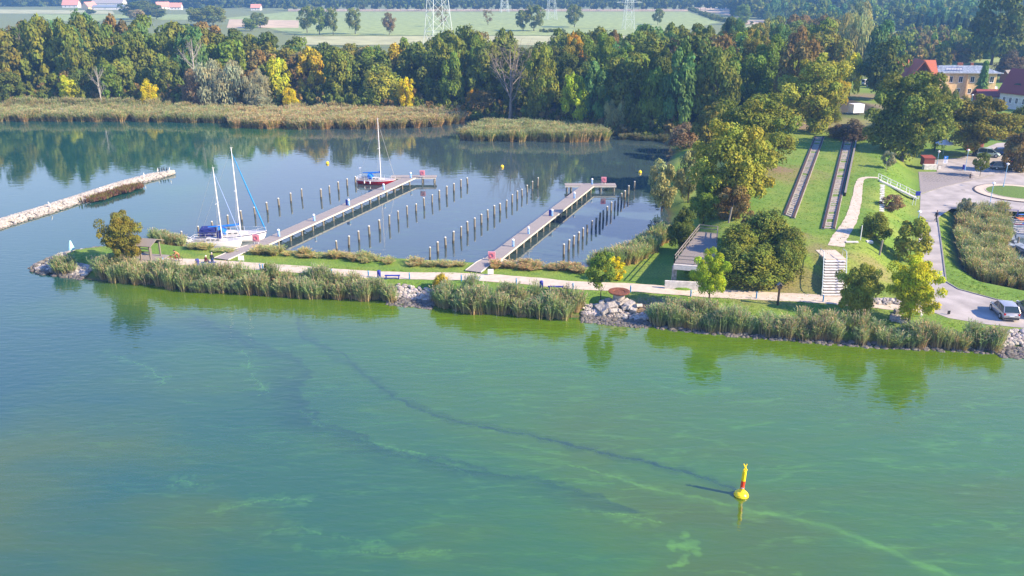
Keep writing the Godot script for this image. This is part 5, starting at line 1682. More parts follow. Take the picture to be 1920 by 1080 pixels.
func build_marina():
	jetty("left wooden jetty with the red sailboat at its end", Vector3(-35.86, 1.15, -113.55), 47.0, 2.2, 3.9, 4.6, 7.0)
	jetty("right wooden jetty with an empty T shaped end", Vector3(-2.76, 1.15, -107.6), 46.2, 2.1, 4.4, 4.8, 6.0)
	var wk := thing("walkway", "long low timber walkway along the harbour bank of the spit", "walkway")
	var l := [Vector3(-45.87, 0.62, -115), Vector3(-41.87, 0.62, -114.24), Vector3(-36.35, 0.62, -113.25), Vector3(-30.89, 0.62, -112.16), Vector3(-23.29, 0.62, -110.85), Vector3(-15.35, 0.62, -109.1), Vector3(-9.23, 0.62, -107.85), Vector3(-3.87, 0.62, -106.74), Vector3(2.1, 0.62, -106.08), Vector3(9.01, 0.62, -105)]
	for i in l.size() - 1:
		var b := MB.new()
		b.bar(l[i] + Vector3(0, -0.05, 0), l[i + 1] + Vector3(0, -0.05, 0), 1.25, 0.1)
		part("deck_section", b, M.plank, wk)
		var f := MB.new()
		for s in [-0.58, 0.58]:
			f.bar(l[i] + Vector3(0, -0.18, s), l[i + 1] + Vector3(0, -0.18, s), 0.1, 0.15)
		part("edge_beam", f, M.wood_dark, wk)
		for k in 2:
			var p: Vector3 = l[i].lerp(l[i + 1], 0.2 + k * 0.55)
			var d := MB.new()
			d.cyl(Vector3(p.x, -0.8, p.z + 0.45), Vector3(p.x, 0.5, p.z + 0.45), 0.1, 0.1, 7)
			part("pile", d, M.pile, wk)
	var ck := MB.new()
	ck.poly(PackedVector2Array([Vector2(-1.66, -109.75), Vector2(0, -107.91), Vector2(-1.05, -106.35), Vector2(-1.56, -108.14)]), 0.66, 0.82)
	tag(part("landing_stage", ck, M.pile_cap), "small pale wooden landing at the foot of the right jetty", "landing stage")
	var rows := [
		["in the row left of the left jetty", "mooring posts left of the left jetty", [Vector3(-48.23, 0, -119.6), Vector3(-46.65, 0, -122.05), Vector3(-45.26, 0, -124.59), Vector3(-43.99, 0, -127.52), Vector3(-42.66, 0, -130.27), Vector3(-41.49, 0, -133.46), Vector3(-40.18, 0, -136.11), Vector3(-39.07, 0, -139.21), Vector3(-37.8, 0, -142.07), Vector3(-36.63, 0, -145.04), Vector3(-33.25, 0, -144.89), Vector3(-32.34, 0, -147.74), Vector3(-31.26, 0, -150.53), Vector3(-30.25, 0, -153.42), Vector3(-29.16, 0, -155.98)]],
		["in the row right of the left jetty", "mooring posts right of the left jetty", [Vector3(-24.7, 0, -114.96), Vector3(-23.36, 0, -116.73), Vector3(-22.31, 0, -119.33), Vector3(-21.22, 0, -122.05), Vector3(-20.1, 0, -125.02), Vector3(-19.02, 0, -127.52), Vector3(-17.97, 0, -130.4), Vector3(-16.88, 0, -133.13), Vector3(-15.73, 0, -135.53), Vector3(-14.67, 0, -138.68), Vector3(-13.59, 0, -140.98), Vector3(-12.61, 0, -144.03), Vector3(-11.53, 0, -146.65), Vector3(-10.43, 0, -149.73), Vector3(-9.35, 0, -152.59), Vector3(-8.22, 0, -154.86)]],
		["in the row left of the right jetty", "mooring posts left of the right jetty", [Vector3(-11.25, 0, -111.1), Vector3(-10.37, 0, -113.73), Vector3(-9.47, 0, -116.57), Vector3(-8.58, 0, -118.8), Vector3(-7.59, 0, -121.22), Vector3(-6.68, 0, -123.73), Vector3(-5.73, 0, -126.04), Vector3(-4.78, 0, -128.43), Vector3(-3.82, 0, -131.21), Vector3(-2.87, 0, -133.46), Vector3(-1.93, 0, -135.77), Vector3(-0.98, 0, -138.16), Vector3(0, 0, -140.98), Vector3(0.9, 0, -143.54), Vector3(1.78, 0, -145.81), Vector3(2.7, 0, -148.25), Vector3(3.64, 0, -150.94), Vector3(4.66, 0, -153.42)]],
		["in the row right of the right jetty", "mooring posts right of the right jetty", [Vector3(7.16, 0, -112.38), Vector3(7.93, 0, -114.71), Vector3(8.8, 0, -116.98), Vector3(9.62, 0, -118.88), Vector3(10.44, 0, -120.95), Vector3(11.3, 0, -123.16), Vector3(12.11, 0, -125.16), Vector3(12.97, 0, -127.4), Vector3(13.75, 0, -129.5), Vector3(14.59, 0, -131.62), Vector3(15.41, 0, -133.78), Vector3(16.25, 0, -135.77), Vector3(17.07, 0, -137.81), Vector3(17.92, 0, -140.09), Vector3(18.79, 0, -142.44), Vector3(19.61, 0, -144.67), Vector3(20.49, 0, -146.96), Vector3(22.14, 0, -151.35)]]]
	for r in rows:
		for i in r[2].size():
			post(r[2][i], rng.randf_range(1.45, 1.85), "wooden mooring post, %s from the shore end %s" % [ordinal(i), r[0]], r[1])
	var i := 0
	for p in [Vector3(-33.71, 1.15, -118.47), Vector3(-30.42, 1.15, -126.77), Vector3(-26.78, 1.15, -136.19), Vector3(-22.6, 1.15, -147.14), Vector3(-18.89, 1.15, -156.48)]:
		pillar("blue and white power pillar, %s from the shore on the left jetty" % ordinal(i), p, i == 2)
		i += 1
	i = 0
	for p in [Vector3(0.15, 1.15, -113.55), Vector3(2.41, 1.15, -119.69), Vector3(6.28, 1.15, -129.63), Vector3(10.55, 1.15, -140.99), Vector3(14.46, 1.15, -151.28)]:
		pillar("blue and white power pillar, %s from the shore on the right jetty" % ordinal(i), p, i == 2)
		i += 1
	life_box("pink lifebuoy box at the shore end of the left jetty", Vector3(-35.91, 1.15, -114.81))
	life_box("pink lifebuoy box on the end of the left jetty", Vector3(-16.75, 1.15, -156.93))
	life_box("pink lifebuoy box at the shore end of the right jetty", Vector3(-2.67, 1.15, -106.93))
	life_box("pink lifebuoy box on the end of the right jetty", Vector3(16.58, 1.15, -151.28))
	var names := ["left of the red sailboat", "in the middle of the harbour basin", "near the dark trees at the right"]
	i = 0
	for p in [Vector3(-38.2, 0, -174.74), Vector3(-2.01, 0, -171.33), Vector3(25.28, 0, -166.08)]:
		var t := thing("mooring_buoy", "small yellow mooring buoy " + names[i], "buoy", p)
		var b := MB.new()
		b.lathe([Vector2(0.01, -0.2), Vector2(0.3, -0.05), Vector2(0.36, 0.15), Vector2(0.28, 0.38), Vector2(0.1, 0.48), Vector2(0.001, 0.5)], 12)
		part("float", b, M.buoy_yellow, t)
		var e := MB.new()
		e.cyl(Vector3(0, 0.48, 0), Vector3(0, 0.66, 0), 0.05, 0.05, 6)
		part("eye", e, M.steel, t)
		i += 1
	# the yellow mark in the foreground
	var y := thing("marker_buoy", "yellow buoy with a red band and crossed topmark in the foreground", "buoy", Vector3(17.14, 0, -54.63))
	y.rotation.z = -0.035
	var f := MB.new()
	f.lathe([Vector2(0.001, -0.5), Vector2(0.36, -0.4), Vector2(0.5, -0.12), Vector2(0.525, 0.1), Vector2(0.5, 0.2), Vector2(0.4, 0.3), Vector2(0.26, 0.38), Vector2(0.2, 0.48), Vector2(0.17, 0.56)], 32)
	part("float", f, M.buoy_yellow, y)
	var rim := MB.new()
	rim.lathe([Vector2(0.53, 0.02), Vector2(0.55, 0.05), Vector2(0.55, 0.11), Vector2(0.53, 0.14)], 32)
	part("rim", rim, M.buoy_yellow, y)
	var c := MB.new()
	c.lathe([Vector2(0.15, 0.54), Vector2(0.15, 0.64)], 20)
	c.lathe([Vector2(0.155, 1.3), Vector2(0.15, 2.12), Vector2(0.13, 2.16), Vector2(0.001, 2.17)], 20)
	part("column", c, M.buoy_yellow, y)
	var rb := MB.new()
	rb.lathe([Vector2(0.154, 0.64), Vector2(0.156, 1.3)], 20)
	part("red_band", rb, M.buoy_red, y)
	var wl := MB.new()
	for k in 5:
		var a := 1.15 + k * 0.3
		wl.box(Vector3(cos(a) * 0.157, 0.72, sin(a) * 0.157), Vector3(0.012, 0.1 if k % 2 == 0 else 0.07, 0.03), Basis(Vector3.UP, -a))
	part("white_lettering", wl, M.white, y)
	var st := MB.new()
	st.cyl(Vector3(0, 2.16, 0), Vector3(0, 2.3, 0), 0.04, 0.04, 8)
	part("topmark_stem", st, M.buoy_yellow, y)
	for s in [-1, 1]:
		for q in [-1, 1]:
			if q == 1 and s == 1:
				continue
			var x := MB.new()
			x.bar(Vector3(-0.13 * s, 2.24, -0.13 * q * 0.8), Vector3(0.13 * s, 2.66, 0.13 * q * 0.8), 0.06, 0.06)
			part("topmark_arm", x, M.buoy_yellow, y)
	var lan := MB.new()
	lan.lathe([Vector2(0.09, 2.16), Vector2(0.1, 2.24), Vector2(0.06, 2.3), Vector2(0.001, 2.31)], 12, Vector3(0.02, 0, 0.02))
	part("lantern", lan, M.buoy_yellow, y)

# ------------------------------------------------------------------ boats
func boat(label: String, at: Vector3, turn: float, ln: float, beam: float, free: float, mast: float, hull_m: Material, stripe: Material, cover: Material, jib: Material, hood: bool, jib_r: float, rake := 0.02) -> Node3D:
	# x runs from the stern (0) to the bow (ln)
	var t := thing("sailboat", label, "sailboat", at, turn)
	var n := 14
	var top := []
	var rings := []
	for i in n + 1:
		var u := float(i) / n
		var hb := beam * 0.5 * (0.72 + 0.28 * sin(minf(u / 0.45, 1.0) * PI * 0.5)) if u < 0.45 else beam * 0.5 * pow(maxf(0.0, 1.0 - pow((u - 0.45) / 0.55, 2.1)), 0.8)
		hb = maxf(hb, 0.02)
		var sh := free * (0.86 + 0.3 * pow(u, 2.2) + 0.05 * (1.0 - u))
		var over := 0.06 * ln * pow(u, 6.0)
		var x := u * ln
		var r := [Vector3(x, sh, hb), Vector3(x - over * 0.4, sh * 0.45, hb * 0.97), Vector3(x - over, -0.02, hb * 0.84), Vector3(x - over * 1.4, -0.25, hb * 0.4), Vector3(x - over * 1.4, -0.32, 0), Vector3(x - over * 1.4, -0.25, -hb * 0.4), Vector3(x - over, -0.02, -hb * 0.84), Vector3(x - over * 0.4, sh * 0.45, -hb * 0.97), Vector3(x, sh, -hb)]
		rings.push_back(r)
		top.push_back([x, sh, hb])
	var h := MB.new()
	h.loft(rings, false, true)
	var tr: Array = rings[0].duplicate()
	h.fan(tr)
	part("hull", h, hull_m, t)
	var s := MB.new()
	for i in n:
		for q in [-1, 1]:
			var a: Array = top[i]
			var b: Array = top[i + 1]
			s.bar(Vector3(a[0], a[1] - 0.13, a[2] * q * 0.985 + 0.012 * q), Vector3(b[0], b[1] - 0.13, b[2] * q * 0.985 + 0.012 * q), 0.03, 0.12)
	part("sheer_stripe", s, stripe, t)
	var d := MB.new()
	for i in n:
		var a: Array = top[i]
		var b: Array = top[i + 1]
		d.quad(Vector3(a[0], a[1] - 0.01, a[2] * 0.985), Vector3(b[0], b[1] - 0.01, b[2] * 0.985), Vector3(b[0], b[1] - 0.01, -b[2] * 0.985), Vector3(a[0], a[1] - 0.01, -a[2] * 0.985))
	part("deck", d, M.deck_white, t)
	var mx := ln * 0.6
	var my := free * 1.0
	# coachroof
	var cr := []
	for i in 8:
		var u := i / 7.0
		var x := lerpf(ln * 0.3, ln * 0.72, u)
		var w := beam * lerpf(0.31, 0.14, pow(u, 1.5))
		var y := my + lerpf(0.36, 0.05, pow(u, 2.0)) * (ln / 8.0)
		var ring := [Vector3(x, my - 0.05, w), Vector3(x, y * 0.97, w * 0.93), Vector3(x, y + 0.03, w * 0.5), Vector3(x, y + 0.03, -w * 0.5), Vector3(x, y * 0.97, -w * 0.93), Vector3(x, my - 0.05, -w)]
		ring.reverse()
		cr.push_back(ring)
	var c := MB.new()
	c.loft(cr, false, false)
	c.fan(cr[0])
	part("coachroof", c, M.deck_white, t)
	for q in [-1, 1]:
		for k in 3:
			var x := ln * (0.36 + k * 0.09)
			var w := MB.new()
			w.box(Vector3(x, my + 0.17, q * beam * (0.292 - k * 0.022)), Vector3(0.42, 0.13, 0.05), Basis(Vector3.UP, q * 0.14))
			part("window", w, M.glass_dark, t)
	# cockpit
	var cp := MB.new()
	cp.box(Vector3(ln * 0.17, my + 0.01, 0), Vector3(ln * 0.2, 0.04, beam * 0.36))
	part("cockpit_floor", cp, M.plank, t)
	for q in [-1, 1]:
		var co := MB.new()
		co.bar(Vector3(ln * 0.05, my + 0.1, q * beam * 0.24), Vector3(ln * 0.3, my + 0.14, q * beam * 0.28), 0.12, 0.2)
		part("coaming", co, M.deck_white, t)
	var mm := MB.new()
	var base := Vector3(mx, my + 0.28, 0)
	var tip := Vector3(mx - mast * rake, mast, 0)
	mm.tube([base, base.lerp(tip, 0.6), tip], [0.075, 0.07, 0.05], 8)
	part("mast", mm, M.alu, t)
	var mh := MB.new()
	mh.bar(tip + Vector3(-0.15, 0.03, 0), tip + Vector3(0.22, 0.03, 0), 0.03, 0.05)
	mh.cyl(tip, tip + Vector3(0, 0.45, 0), 0.012, 0.006, 4)
	part("masthead", mh, M.alu, t)
	for f in [0.5]:
		for q in [-1, 1]:
			var sp := MB.new()
			sp.bar(base.lerp(tip, f), base.lerp(tip, f) + Vector3(-0.1, 0.06, q * beam * 0.3), 0.05, 0.03)
			part("spreader", sp, M.alu, t)
	var bm := MB.new()
	var b0 := Vector3(mx - 0.1, my + 1.05, 0)
	var b1 := Vector3(ln * 0.12, my + 1.0, 0)
	bm.tube([b0, b1], [0.05, 0.045], 7)
	part("boom", bm, M.alu, t)
	var sc := MB.new()
	sc.tube([b0 + Vector3(0.06, 0.75, 0), b0 + Vector3(-0.02, 0.25, 0), b0.lerp(b1, 0.25) + Vector3(0, 0.14, 0), b0.lerp(b1, 0.6) + Vector3(0, 0.1, 0), b1 + Vector3(0, 0.06, 0)], [0.07, 0.17, 0.17, 0.13, 0.07], 8)
	part("sail_cover", sc, cover, t)
	var bow := Vector3(ln * 0.985, free * 1.14, 0)
	var fs := MB.new()
	var ft := base.lerp(tip, 0.95)
	fs.tube([bow, bow.lerp(ft, 0.08), bow.lerp(ft, 0.5), bow.lerp(ft, 0.92), ft], [0.02, jib_r, jib_r * 0.9, jib_r * 0.5, 0.012], 6)
	part("furled_jib", fs, jib, t)
	for e in [[tip, Vector3(0.05, free, 0)], [base.lerp(tip, 0.95), Vector3(mx - 0.1, free, beam * 0.47)], [base.lerp(tip, 0.95), Vector3(mx - 0.1, free, -beam * 0.47)], [base.lerp(tip, 0.5), Vector3(mx - 0.5, free, beam * 0.46)], [base.lerp(tip, 0.5), Vector3(mx - 0.5, free, -beam * 0.46)]]:
		var w := MB.new()
		w.tube([e[0], e[1]], [0.014, 0.014], 4, false)
		part("stay", w, M.wire, t)
	if hood:
		var hd := []
		for i in 5:
			var u := i / 4.0
			var x := ln * lerpf(0.28, 0.4, u)
			var y := my + lerpf(1.0, 0.36, u * u)
			var wd := beam * 0.3
			var ring := [Vector3(x, my + 0.05, wd), Vector3(x, y - 0.12, wd * 0.95), Vector3(x, y, wd * 0.6), Vector3(x, y, -wd * 0.6), Vector3(x, y - 0.12, -wd * 0.95), Vector3(x, my + 0.05, -wd)]
			ring.reverse()
			hd.push_back(ring)
		var sh := MB.new()
		sh.loft(hd, false, false)
		part("spray_hood", sh, cover, t)
	# rails
	var rl := MB.new()
	for q in [-1, 1]:
		var last := Vector3.ZERO
		for i in [0, 3, 6, 9, 12, 14]:
			var a: Array = top[i]
			var p := Vector3(a[0] - (0.1 if i == 14 else 0.0), a[1], a[2] * q * 0.94)
			rl.tube([p, p + Vector3(0, 0.55, 0)], [0.014, 0.014], 4, false)
			if last != Vector3.ZERO:
				rl.tube([last + Vector3(0, 0.55, 0), p + Vector3(0, 0.55, 0)], [0.009, 0.009], 4, false)
			last = p
	part("guard_rail", rl, M.alu, t)
	var pp := MB.new()
	for y in [0.3, 0.58]:
		pp.tube([Vector3(0.7, free * 0.9 + y, beam * 0.36), Vector3(0.02, free * 0.9 + y, beam * 0.33), Vector3(0.02, free * 0.9 + y, -beam * 0.33), Vector3(0.7, free * 0.9 + y, -beam * 0.36)], [0.02, 0.02, 0.02, 0.02], 5, false)
	part("pushpit", pp, M.white, t)
	return t

func fender(t: Node3D, x: float, z: float, y: float):
	var b := MB.new()
	b.lathe([Vector2(0.001, -0.28), Vector2(0.1, -0.2), Vector2(0.11, 0.2), Vector2(0.04, 0.28), Vector2(0.001, 0.3)], 9, Vector3(x, y, z))
	part("fender", b, M.white, t)

func build_boats():
	var red := boat("red hulled sailboat with blue sail cover at the end of the left jetty", Vector3(-28.75, 0, -157.29), -0.2, 7.3, 2.5, 0.95, 12.1, M.hull_red, M.white, M.canvas, M.wire, true, 0.03, 0.0)
	for x in [1.6, 2.7]:
		fender(red, x, 1.28, 0.5)
	var ob := MB.new()
	ob.box(Vector3(-0.3, 0.95, 0.5), Vector3(0.34, 0.5, 0.3))
	ob.box(Vector3(-0.3, 0.4, 0.5), Vector3(0.16, 0.9, 0.12))
	ob.cyl(Vector3(0.1, 1.5, -0.7), Vector3(0.05, 2.6, -0.75), 0.03, 0.03, 6)
	ob.lathe([Vector2(0.001, 0), Vector2(0.24, 0.05), Vector2(0.24, 0.16), Vector2(0.001, 0.2)], 10, Vector3(0.05, 2.6, -0.75))
	part("outboard_motor", ob, M.white, red)
	var wh := boat("white sailboat with a thick blue furled jib, farther of the two at the left jetty", Vector3(-45.42, 0, -119.6), 0.15, 9.4, 2.9, 1.1, 13.6, M.gel, M.hull_navy, M.canvas, M.furled, true, 0.12, 0.0)
	var bn := MB.new()
	bn.box(Vector3(1.1, 1.55, 0), Vector3(2.1, 0.9, 2.3))
	bn.box(Vector3(1.1, 2.03, 0), Vector3(1.8, 0.1, 2.0))
	part("cockpit_tent", bn, M.canvas_navy, wh)
	var ye := MB.new()
	ye.box(Vector3(2.6, 1.9, -0.9), Vector3(0.4, 0.5, 0.16))
	part("horseshoe_buoy", ye, M.buoy_yellow, wh)
	var near := boat("smaller white sailboat with a dark waterline, nearer one at the left jetty", Vector3(-45.93, 0, -117.5), -0.03, 7.3, 2.4, 0.95, 11.4, M.gel, M.white, M.canvas_navy, M.furled_pale, false, 0.045, 0.01)
	var ck := MB.new()
	ck.box(Vector3(4.0, 1.5, 0), Vector3(0.5, 1.1, 0.7))
	part("mast_cover", ck, M.canvas_navy, near)
	var dg := MB.new()
	dg.lathe([Vector2(0.001, 0.0), Vector2(0.5, 0.02), Vector2(0.62, 0.25), Vector2(0.5, 0.42)], 14, Vector3(-0.8, 0.5, -0.3))
	dg.bar(Vector3(0.1, 0.8, 0.5), Vector3(-1.1, 1.2, 0.5), 0.06, 0.06)
	dg.bar(Vector3(0.1, 0.8, -0.7), Vector3(-1.1, 1.2, -0.7), 0.06, 0.06)
	part("boarding_gear", dg, M.white, near)
	# boats at the right edge
	var r := boat("wooden decked sailboat at the right dock with a tall white mast", Vector3(77.15, 0, -127.52), -0.06, 8.0, 2.5, 0.9, 10.5, M.gel, M.hull_red, M.canvas, M.furled, false, 0.1, 0.0)
	var tk := MB.new()
	tk.box(Vector3(2.6, 1.28, 0), Vector3(3.2, 0.06, 1.5))
	part("cabin_top", tk, M.orange, r)
	boat("white sailboat behind the dock finger at the right edge", Vector3(74.63, 0, -122.05), -0.06, 8.0, 2.6, 1.0, 11.0, M.gel, M.hull_navy, M.canvas, M.furled, false, 0.08, 0.0)
	var dk := thing("dock", "pale grey floating dock with a finger at the right edge", "dock")
	for e in [[Vector3(78.01, 0.5, -130.67), Vector3(71.96, 0.5, -118.23), 1.5], [Vector3(72.1, 0.5, -118.49), Vector3(72.46, 0.5, -110.28), 1.4], [Vector3(71.96, 0.5, -118.23), Vector3(70.76, 0.5, -115.63), 1.0]]:
		var b := MB.new()
		b.bar(e[0], e[1], e[2], 0.3)
		part("pontoon", b, M.roof_grey, dk)
	for p in [Vector3(77.89, 0, -130.27), Vector3(72.37, 0, -118.8), Vector3(73.14, 0, -116.98)]:
		var b := MB.new()
		b.cyl(p + Vector3(-0.7, -1, 0), p + Vector3(-0.7, 1.5, 0), 0.13, 0.13, 8)
		part("pile", b, M.pile, dk)

# ------------------------------------------------------------------ the mound: slipways, stairs, platform
func rail_fence(t: Node3D, pts: Array, high: float, gap: float, m: Material, rails := 2, r := 0.04):
	# posts and rails along points
	for i in pts.size() - 1:
		var a: Vector3 = pts[i]
		var b: Vector3 = pts[i + 1]
		var n := maxi(1, int(round(a.distance_to(b) / gap)))
		for k in n + (1 if i == pts.size() - 2 else 0):
			var p := a.lerp(b, float(k) / n)
			var q := MB.new()
			q.bar(p, p + Vector3(0, high, 0), r * 2.0, r * 2.0)
			part("post", q, m, t)
		for k in rails:
			var y := high * (1.0 - k * 0.42) - 0.02
			var q := MB.new()
			q.bar(a + Vector3(0, y, 0), b + Vector3(0, y, 0), r * 1.5, r * 1.7)
			part("rail", q, m, t)

func track(label: String, l0: Array, l1: Array, wall: Array):
	# two beams with a steel head, a gravel bed and sleepers between them
	var t := thing("slipway_track", label, "slipway track")
	for l in [l0, l1]:
		var b := MB.new()
		var h := MB.new()
		var n := 24
		for i in n:
			var p: Vector3 = l[0].lerp(l[1], float(i) / n)
			var q: Vector3 = l[0].lerp(l[1], float(i + 1) / n)
			p = on(p.x, p.z, 0.06)
			q = on(q.x, q.z, 0.06)
			b.bar(p, q, 0.5, 0.2)
			h.bar(p + Vector3(0, 0.14, 0), q + Vector3(0, 0.14, 0), 0.3, 0.13)
		part("concrete_beam", b, M.sleeper, t)
		part("steel_rail", h, M.rail, t)
	var bed := MB.new()
	var n2 := 40
	var rows := []
	for i in n2 + 1:
		var a: Vector3 = l0[0].lerp(l0[1], float(i) / n2)
		var b: Vector3 = l1[0].lerp(l1[1], float(i) / n2)
		rows.push_back([on(a.x, a.z, 0.06), on(b.x, b.z, 0.06)])
	for i in range(1, n2):
		bed.col = (Color(0.2, 0.33, 0.04) if rng.randf() < 0.35 else Color(0.5, 0.45, 0.34)).linear_to_srgb()
		bed.quad(rows[i][0], rows[i][1], rows[i + 1][1], rows[i + 1][0])
	part("gravel_bed", bed, M.ground, t)
	for i in 62:
		if rng.randf() < 0.2:
			continue
		var a: Vector3 = l0[0].lerp(l0[1], (i + 0.5) / 62.0)
		var b: Vector3 = l1[0].lerp(l1[1], (i + 0.5) / 62.0)
		var q := MB.new()
		q.bar(on(a.x, a.z, 0.08).lerp(on(b.x, b.z, 0.08), 0.16), on(a.x, a.z, 0.08).lerp(on(b.x, b.z, 0.08), 0.84), 0.46, 0.1)
		part("sleeper", q, M.sleeper if i % 4 else M.concrete, t)
	if wall.size() == 2:
		var w := MB.new()
		var a: Vector3 = wall[0]
		var b: Vector3 = wall[1]
		for i in 10:
			var p: Vector3 = a.lerp(b, i / 10.0)
			var q: Vector3 = a.lerp(b, (i + 1) / 10.0)
			w.bar(on(p.x, p.z, 0.25), on(q.x, q.z, 0.25), 0.24, 0.6)
		part("side_wall", w, M.wood_dark, t)
		var cp := MB.new()
		cp.bar(on(a.x, a.z, 0.58), on(b.x, b.z, 0.58), 0.3, 0.07)
		part("wall_coping", cp, M.wood_grey, t)

func build_mound_things():
	track("left slipway track running up the grass to the yellow willows", [Vector3(39.14, 4.2, -118.68), Vector3(64.8, 4.2, -182.2)], [Vector3(39.84, 4.2, -116.96), Vector3(66.51, 4.2, -182.2)], [])
	track("right slipway track with a dark wall along its right side", [Vector3(42.21, 4.2, -111.54), Vector3(70.83, 4.2, -181.56)], [Vector3(43.66, 4.2, -111.54), Vector3(72.65, 4.2, -181.56)], [Vector3(51.96, 4.2, -130.06), Vector3(72.37, 4.2, -179.04)])
	# stairs
	var st := thing("stairs", "pale concrete stairs with tube handrails from the path up the mound", "stairs")
	var a: Vector3 = Vector3(37.56, 1.34, -93.44)
	var b: Vector3 = Vector3(39.16, 3.43, -98.37)
	var n := 13
	b.y = 4.2
	for i in n:
		var p := a.lerp(b, (i + 0.5) / n)
		var q := MB.new()
		var d := (b - a).length() / n
		q.box(Vector3(p.x, p.y, p.z + 0.06), Vector3(2.5, 0.1, d * 1.02))
		part("step", q, M.concrete_white, st)
		var u := MB.new()
		u.box(Vector3(p.x, p.y - 0.66, p.z - 0.08), Vector3(2.44, 1.2, d * 0.9))
		part("riser", u, M.wood_grey, st)
	var lp := MB.new()
	lp.box(b + Vector3(0.15, -0.2, -1.9), Vector3(2.5, 0.5, 3.8))
	part("landing", lp, M.gravel, st)
	for s in [-1, 1]:
		var h := MB.new()
		var o := Vector3(s * 1.38, 0, 0)
		var pts := [a + o + Vector3(0, 0.0, 0.1), a + o + Vector3(0, 0.95, 0.1), b + o + Vector3(0, 0.95, -0.2), b + o + Vector3(0, 0.95, -1.4), b + o + Vector3(0, 0, -1.4)]
		h.tube(pts, [0.045, 0.045, 0.045, 0.045, 0.045], 6)
		part("handrail", h, M.galv, st)
		for k in 4:
			var p := a.lerp(b, (k + 0.5) / 4.0) + o
			var q := MB.new()
			q.cyl(p, p + Vector3(0, 0.95, 0), 0.035, 0.035, 6)
			part("post", q, M.galv, st)
	# viewing platform
	var pf := thing("viewing_platform", "concrete viewing platform with a weathered plank deck and railing", "platform")
	var fl: Vector3 = Vector3(19.3, 4.25, -96.74)
	var fr: Vector3 = Vector3(24.07, 4.25, -95.54)
	var bl: Vector3 = Vector3(25.02, 4.25, -110.33)
	var br: Vector3 = Vector3(27.44, 4.25, -109.32)
	var cs := MB.new()
	cs.poly(PackedVector2Array([Vector2(fl.x, fl.z), Vector2(fr.x, fr.z), Vector2(br.x, br.z), Vector2(bl.x, bl.z)]), 3.75, 4.18)
	part("slab", cs, M.concrete, pf)
	var nb := 26
	for i in nb:
		var u := (i + 0.5) / nb
		var l := fl.lerp(bl, u)
		var r := fr.lerp(br, u)
		var q := MB.new()
		q.bar(l + Vector3(0, -0.02 + rng.randf() * 0.015, 0), r + Vector3(0, -0.02 + rng.randf() * 0.015, 0), (fl - bl).length() / nb * 0.93, 0.06)
		part("plank", q, M.wood_grey, pf)
	for p in [fl.lerp(bl, 0.02).lerp(fr, 0.03), fr.lerp(br, 0.02), fl.lerp(bl, 0.5), fr.lerp(br, 0.5)]:
		var q := MB.new()
		q.box(Vector3(p.x, 2.4, p.z - 0.25), Vector3(0.5, 2.75, 0.5))
		part("column", q, M.concrete, pf)
	var bw := MB.new()
	bw.bar(fl.lerp(bl, 0.3) + Vector3(0.1, -1.7, 0), fr.lerp(br, 0.3) + Vector3(0, -1.7, 0), 0.3, 2.6)
	part("back_wall", bw, M.timber, pf)
	rail_fence(pf, [fl + Vector3(0.1, 0, -0.1), bl + Vector3(0.1, 0, 0.1), br + Vector3(-0.1, 0, 0.1), br.lerp(fr, 0.3) + Vector3(-0.1, 0, 0)], 1.0, 2.0, M.wood_grey, 2, 0.05)
	rail_fence(pf, [fr + Vector3(-0.1, 0, -0.1), fl + Vector3(0.1, 0, -0.1)], 1.0, 2.2, M.wood_grey, 2, 0.05)
	var rw := thing("retaining_wall", "white concrete wall of five panels in front of the platform", "wall")
	var w0: Vector3 = Vector3(18.29, 1.3, -96.09)
	var w1: Vector3 = Vector3(23.38, 1.3, -95.35)
	for i in 6:
		var q := MB.new()
		var p := w0.lerp(w1, i / 6.0)
		var r := w0.lerp(w1, (i + 0.985) / 6.0)
		q.bar(p + Vector3(0, 0.5, 0), r + Vector3(0, 0.5, 0), 0.28, 1.05)
		part("panel", q, M.concrete_white, rw)
	var hump := MB.new()
	hump.col = Color(0.2, 0.38, 0.03).linear_to_srgb()
	hump.lathe([Vector2(2.9, 0.6), Vector2(2.2, 1.35), Vector2(1.2, 1.6), Vector2(0.01, 1.65)], 16, Vector3(w0.x + 2.4, 0.2, w0.z - 1.6))
	tag(part("bank", hump, M.ground), "", "", "", "structure")
	var fb := MB.new()
	fb.bar(fl + Vector3(0, -0.35, 0.1), fr + Vector3(0, -0.35, 0.1), 0.3, 0.62)
	part("front_beam", fb, M.concrete_white, pf)
	# white ramp to the road
	var rp := thing("ramp", "white ramp with handrails from the mound path down to the road", "ramp")
	var r0: Vector3 = Vector3(61.77, 4.25, -140.94)
	var r1: Vector3 = Vector3(67.64, 1.6, -139.05)
	var rb := MB.new()
	rb.bar(r0, r1, 1.3, 0.22)
	part("deck", rb, M.concrete_white, rp)
	for s in [-0.6, 0.6]:
		rail_fence(rp, [r0 + Vector3(0, 0, s), r1 + Vector3(0, 0, s)], 1.05, 1.9, M.white, 3, 0.035)
	var sb := thing("sign_post", "blue and black sign box on posts at the foot of the white ramp", "sign", Vector3(65.95, 1.4, -135.58))
	var sp := MB.new()
	sp.cyl(Vector3(-0.1, -0.3, 0), Vector3(-0.1, 2.1, 0), 0.05, 0.05, 6)
	sp.cyl(Vector3(-0.75, -0.2, 0.3), Vector3(-0.45, 1.4, 0), 0.05, 0.05, 6)
	part("post", sp, M.galv, sb)
	var sx := MB.new()
	sx.box(Vector3(0.05, 1.9, 0.05), Vector3(0.75, 0.7, 0.12))
	part("panel", sx, M.blue, sb)
	# stepping slabs
	var sl := thing("slab_steps", "narrow flight of small concrete slabs set in the mound grass", "steps")
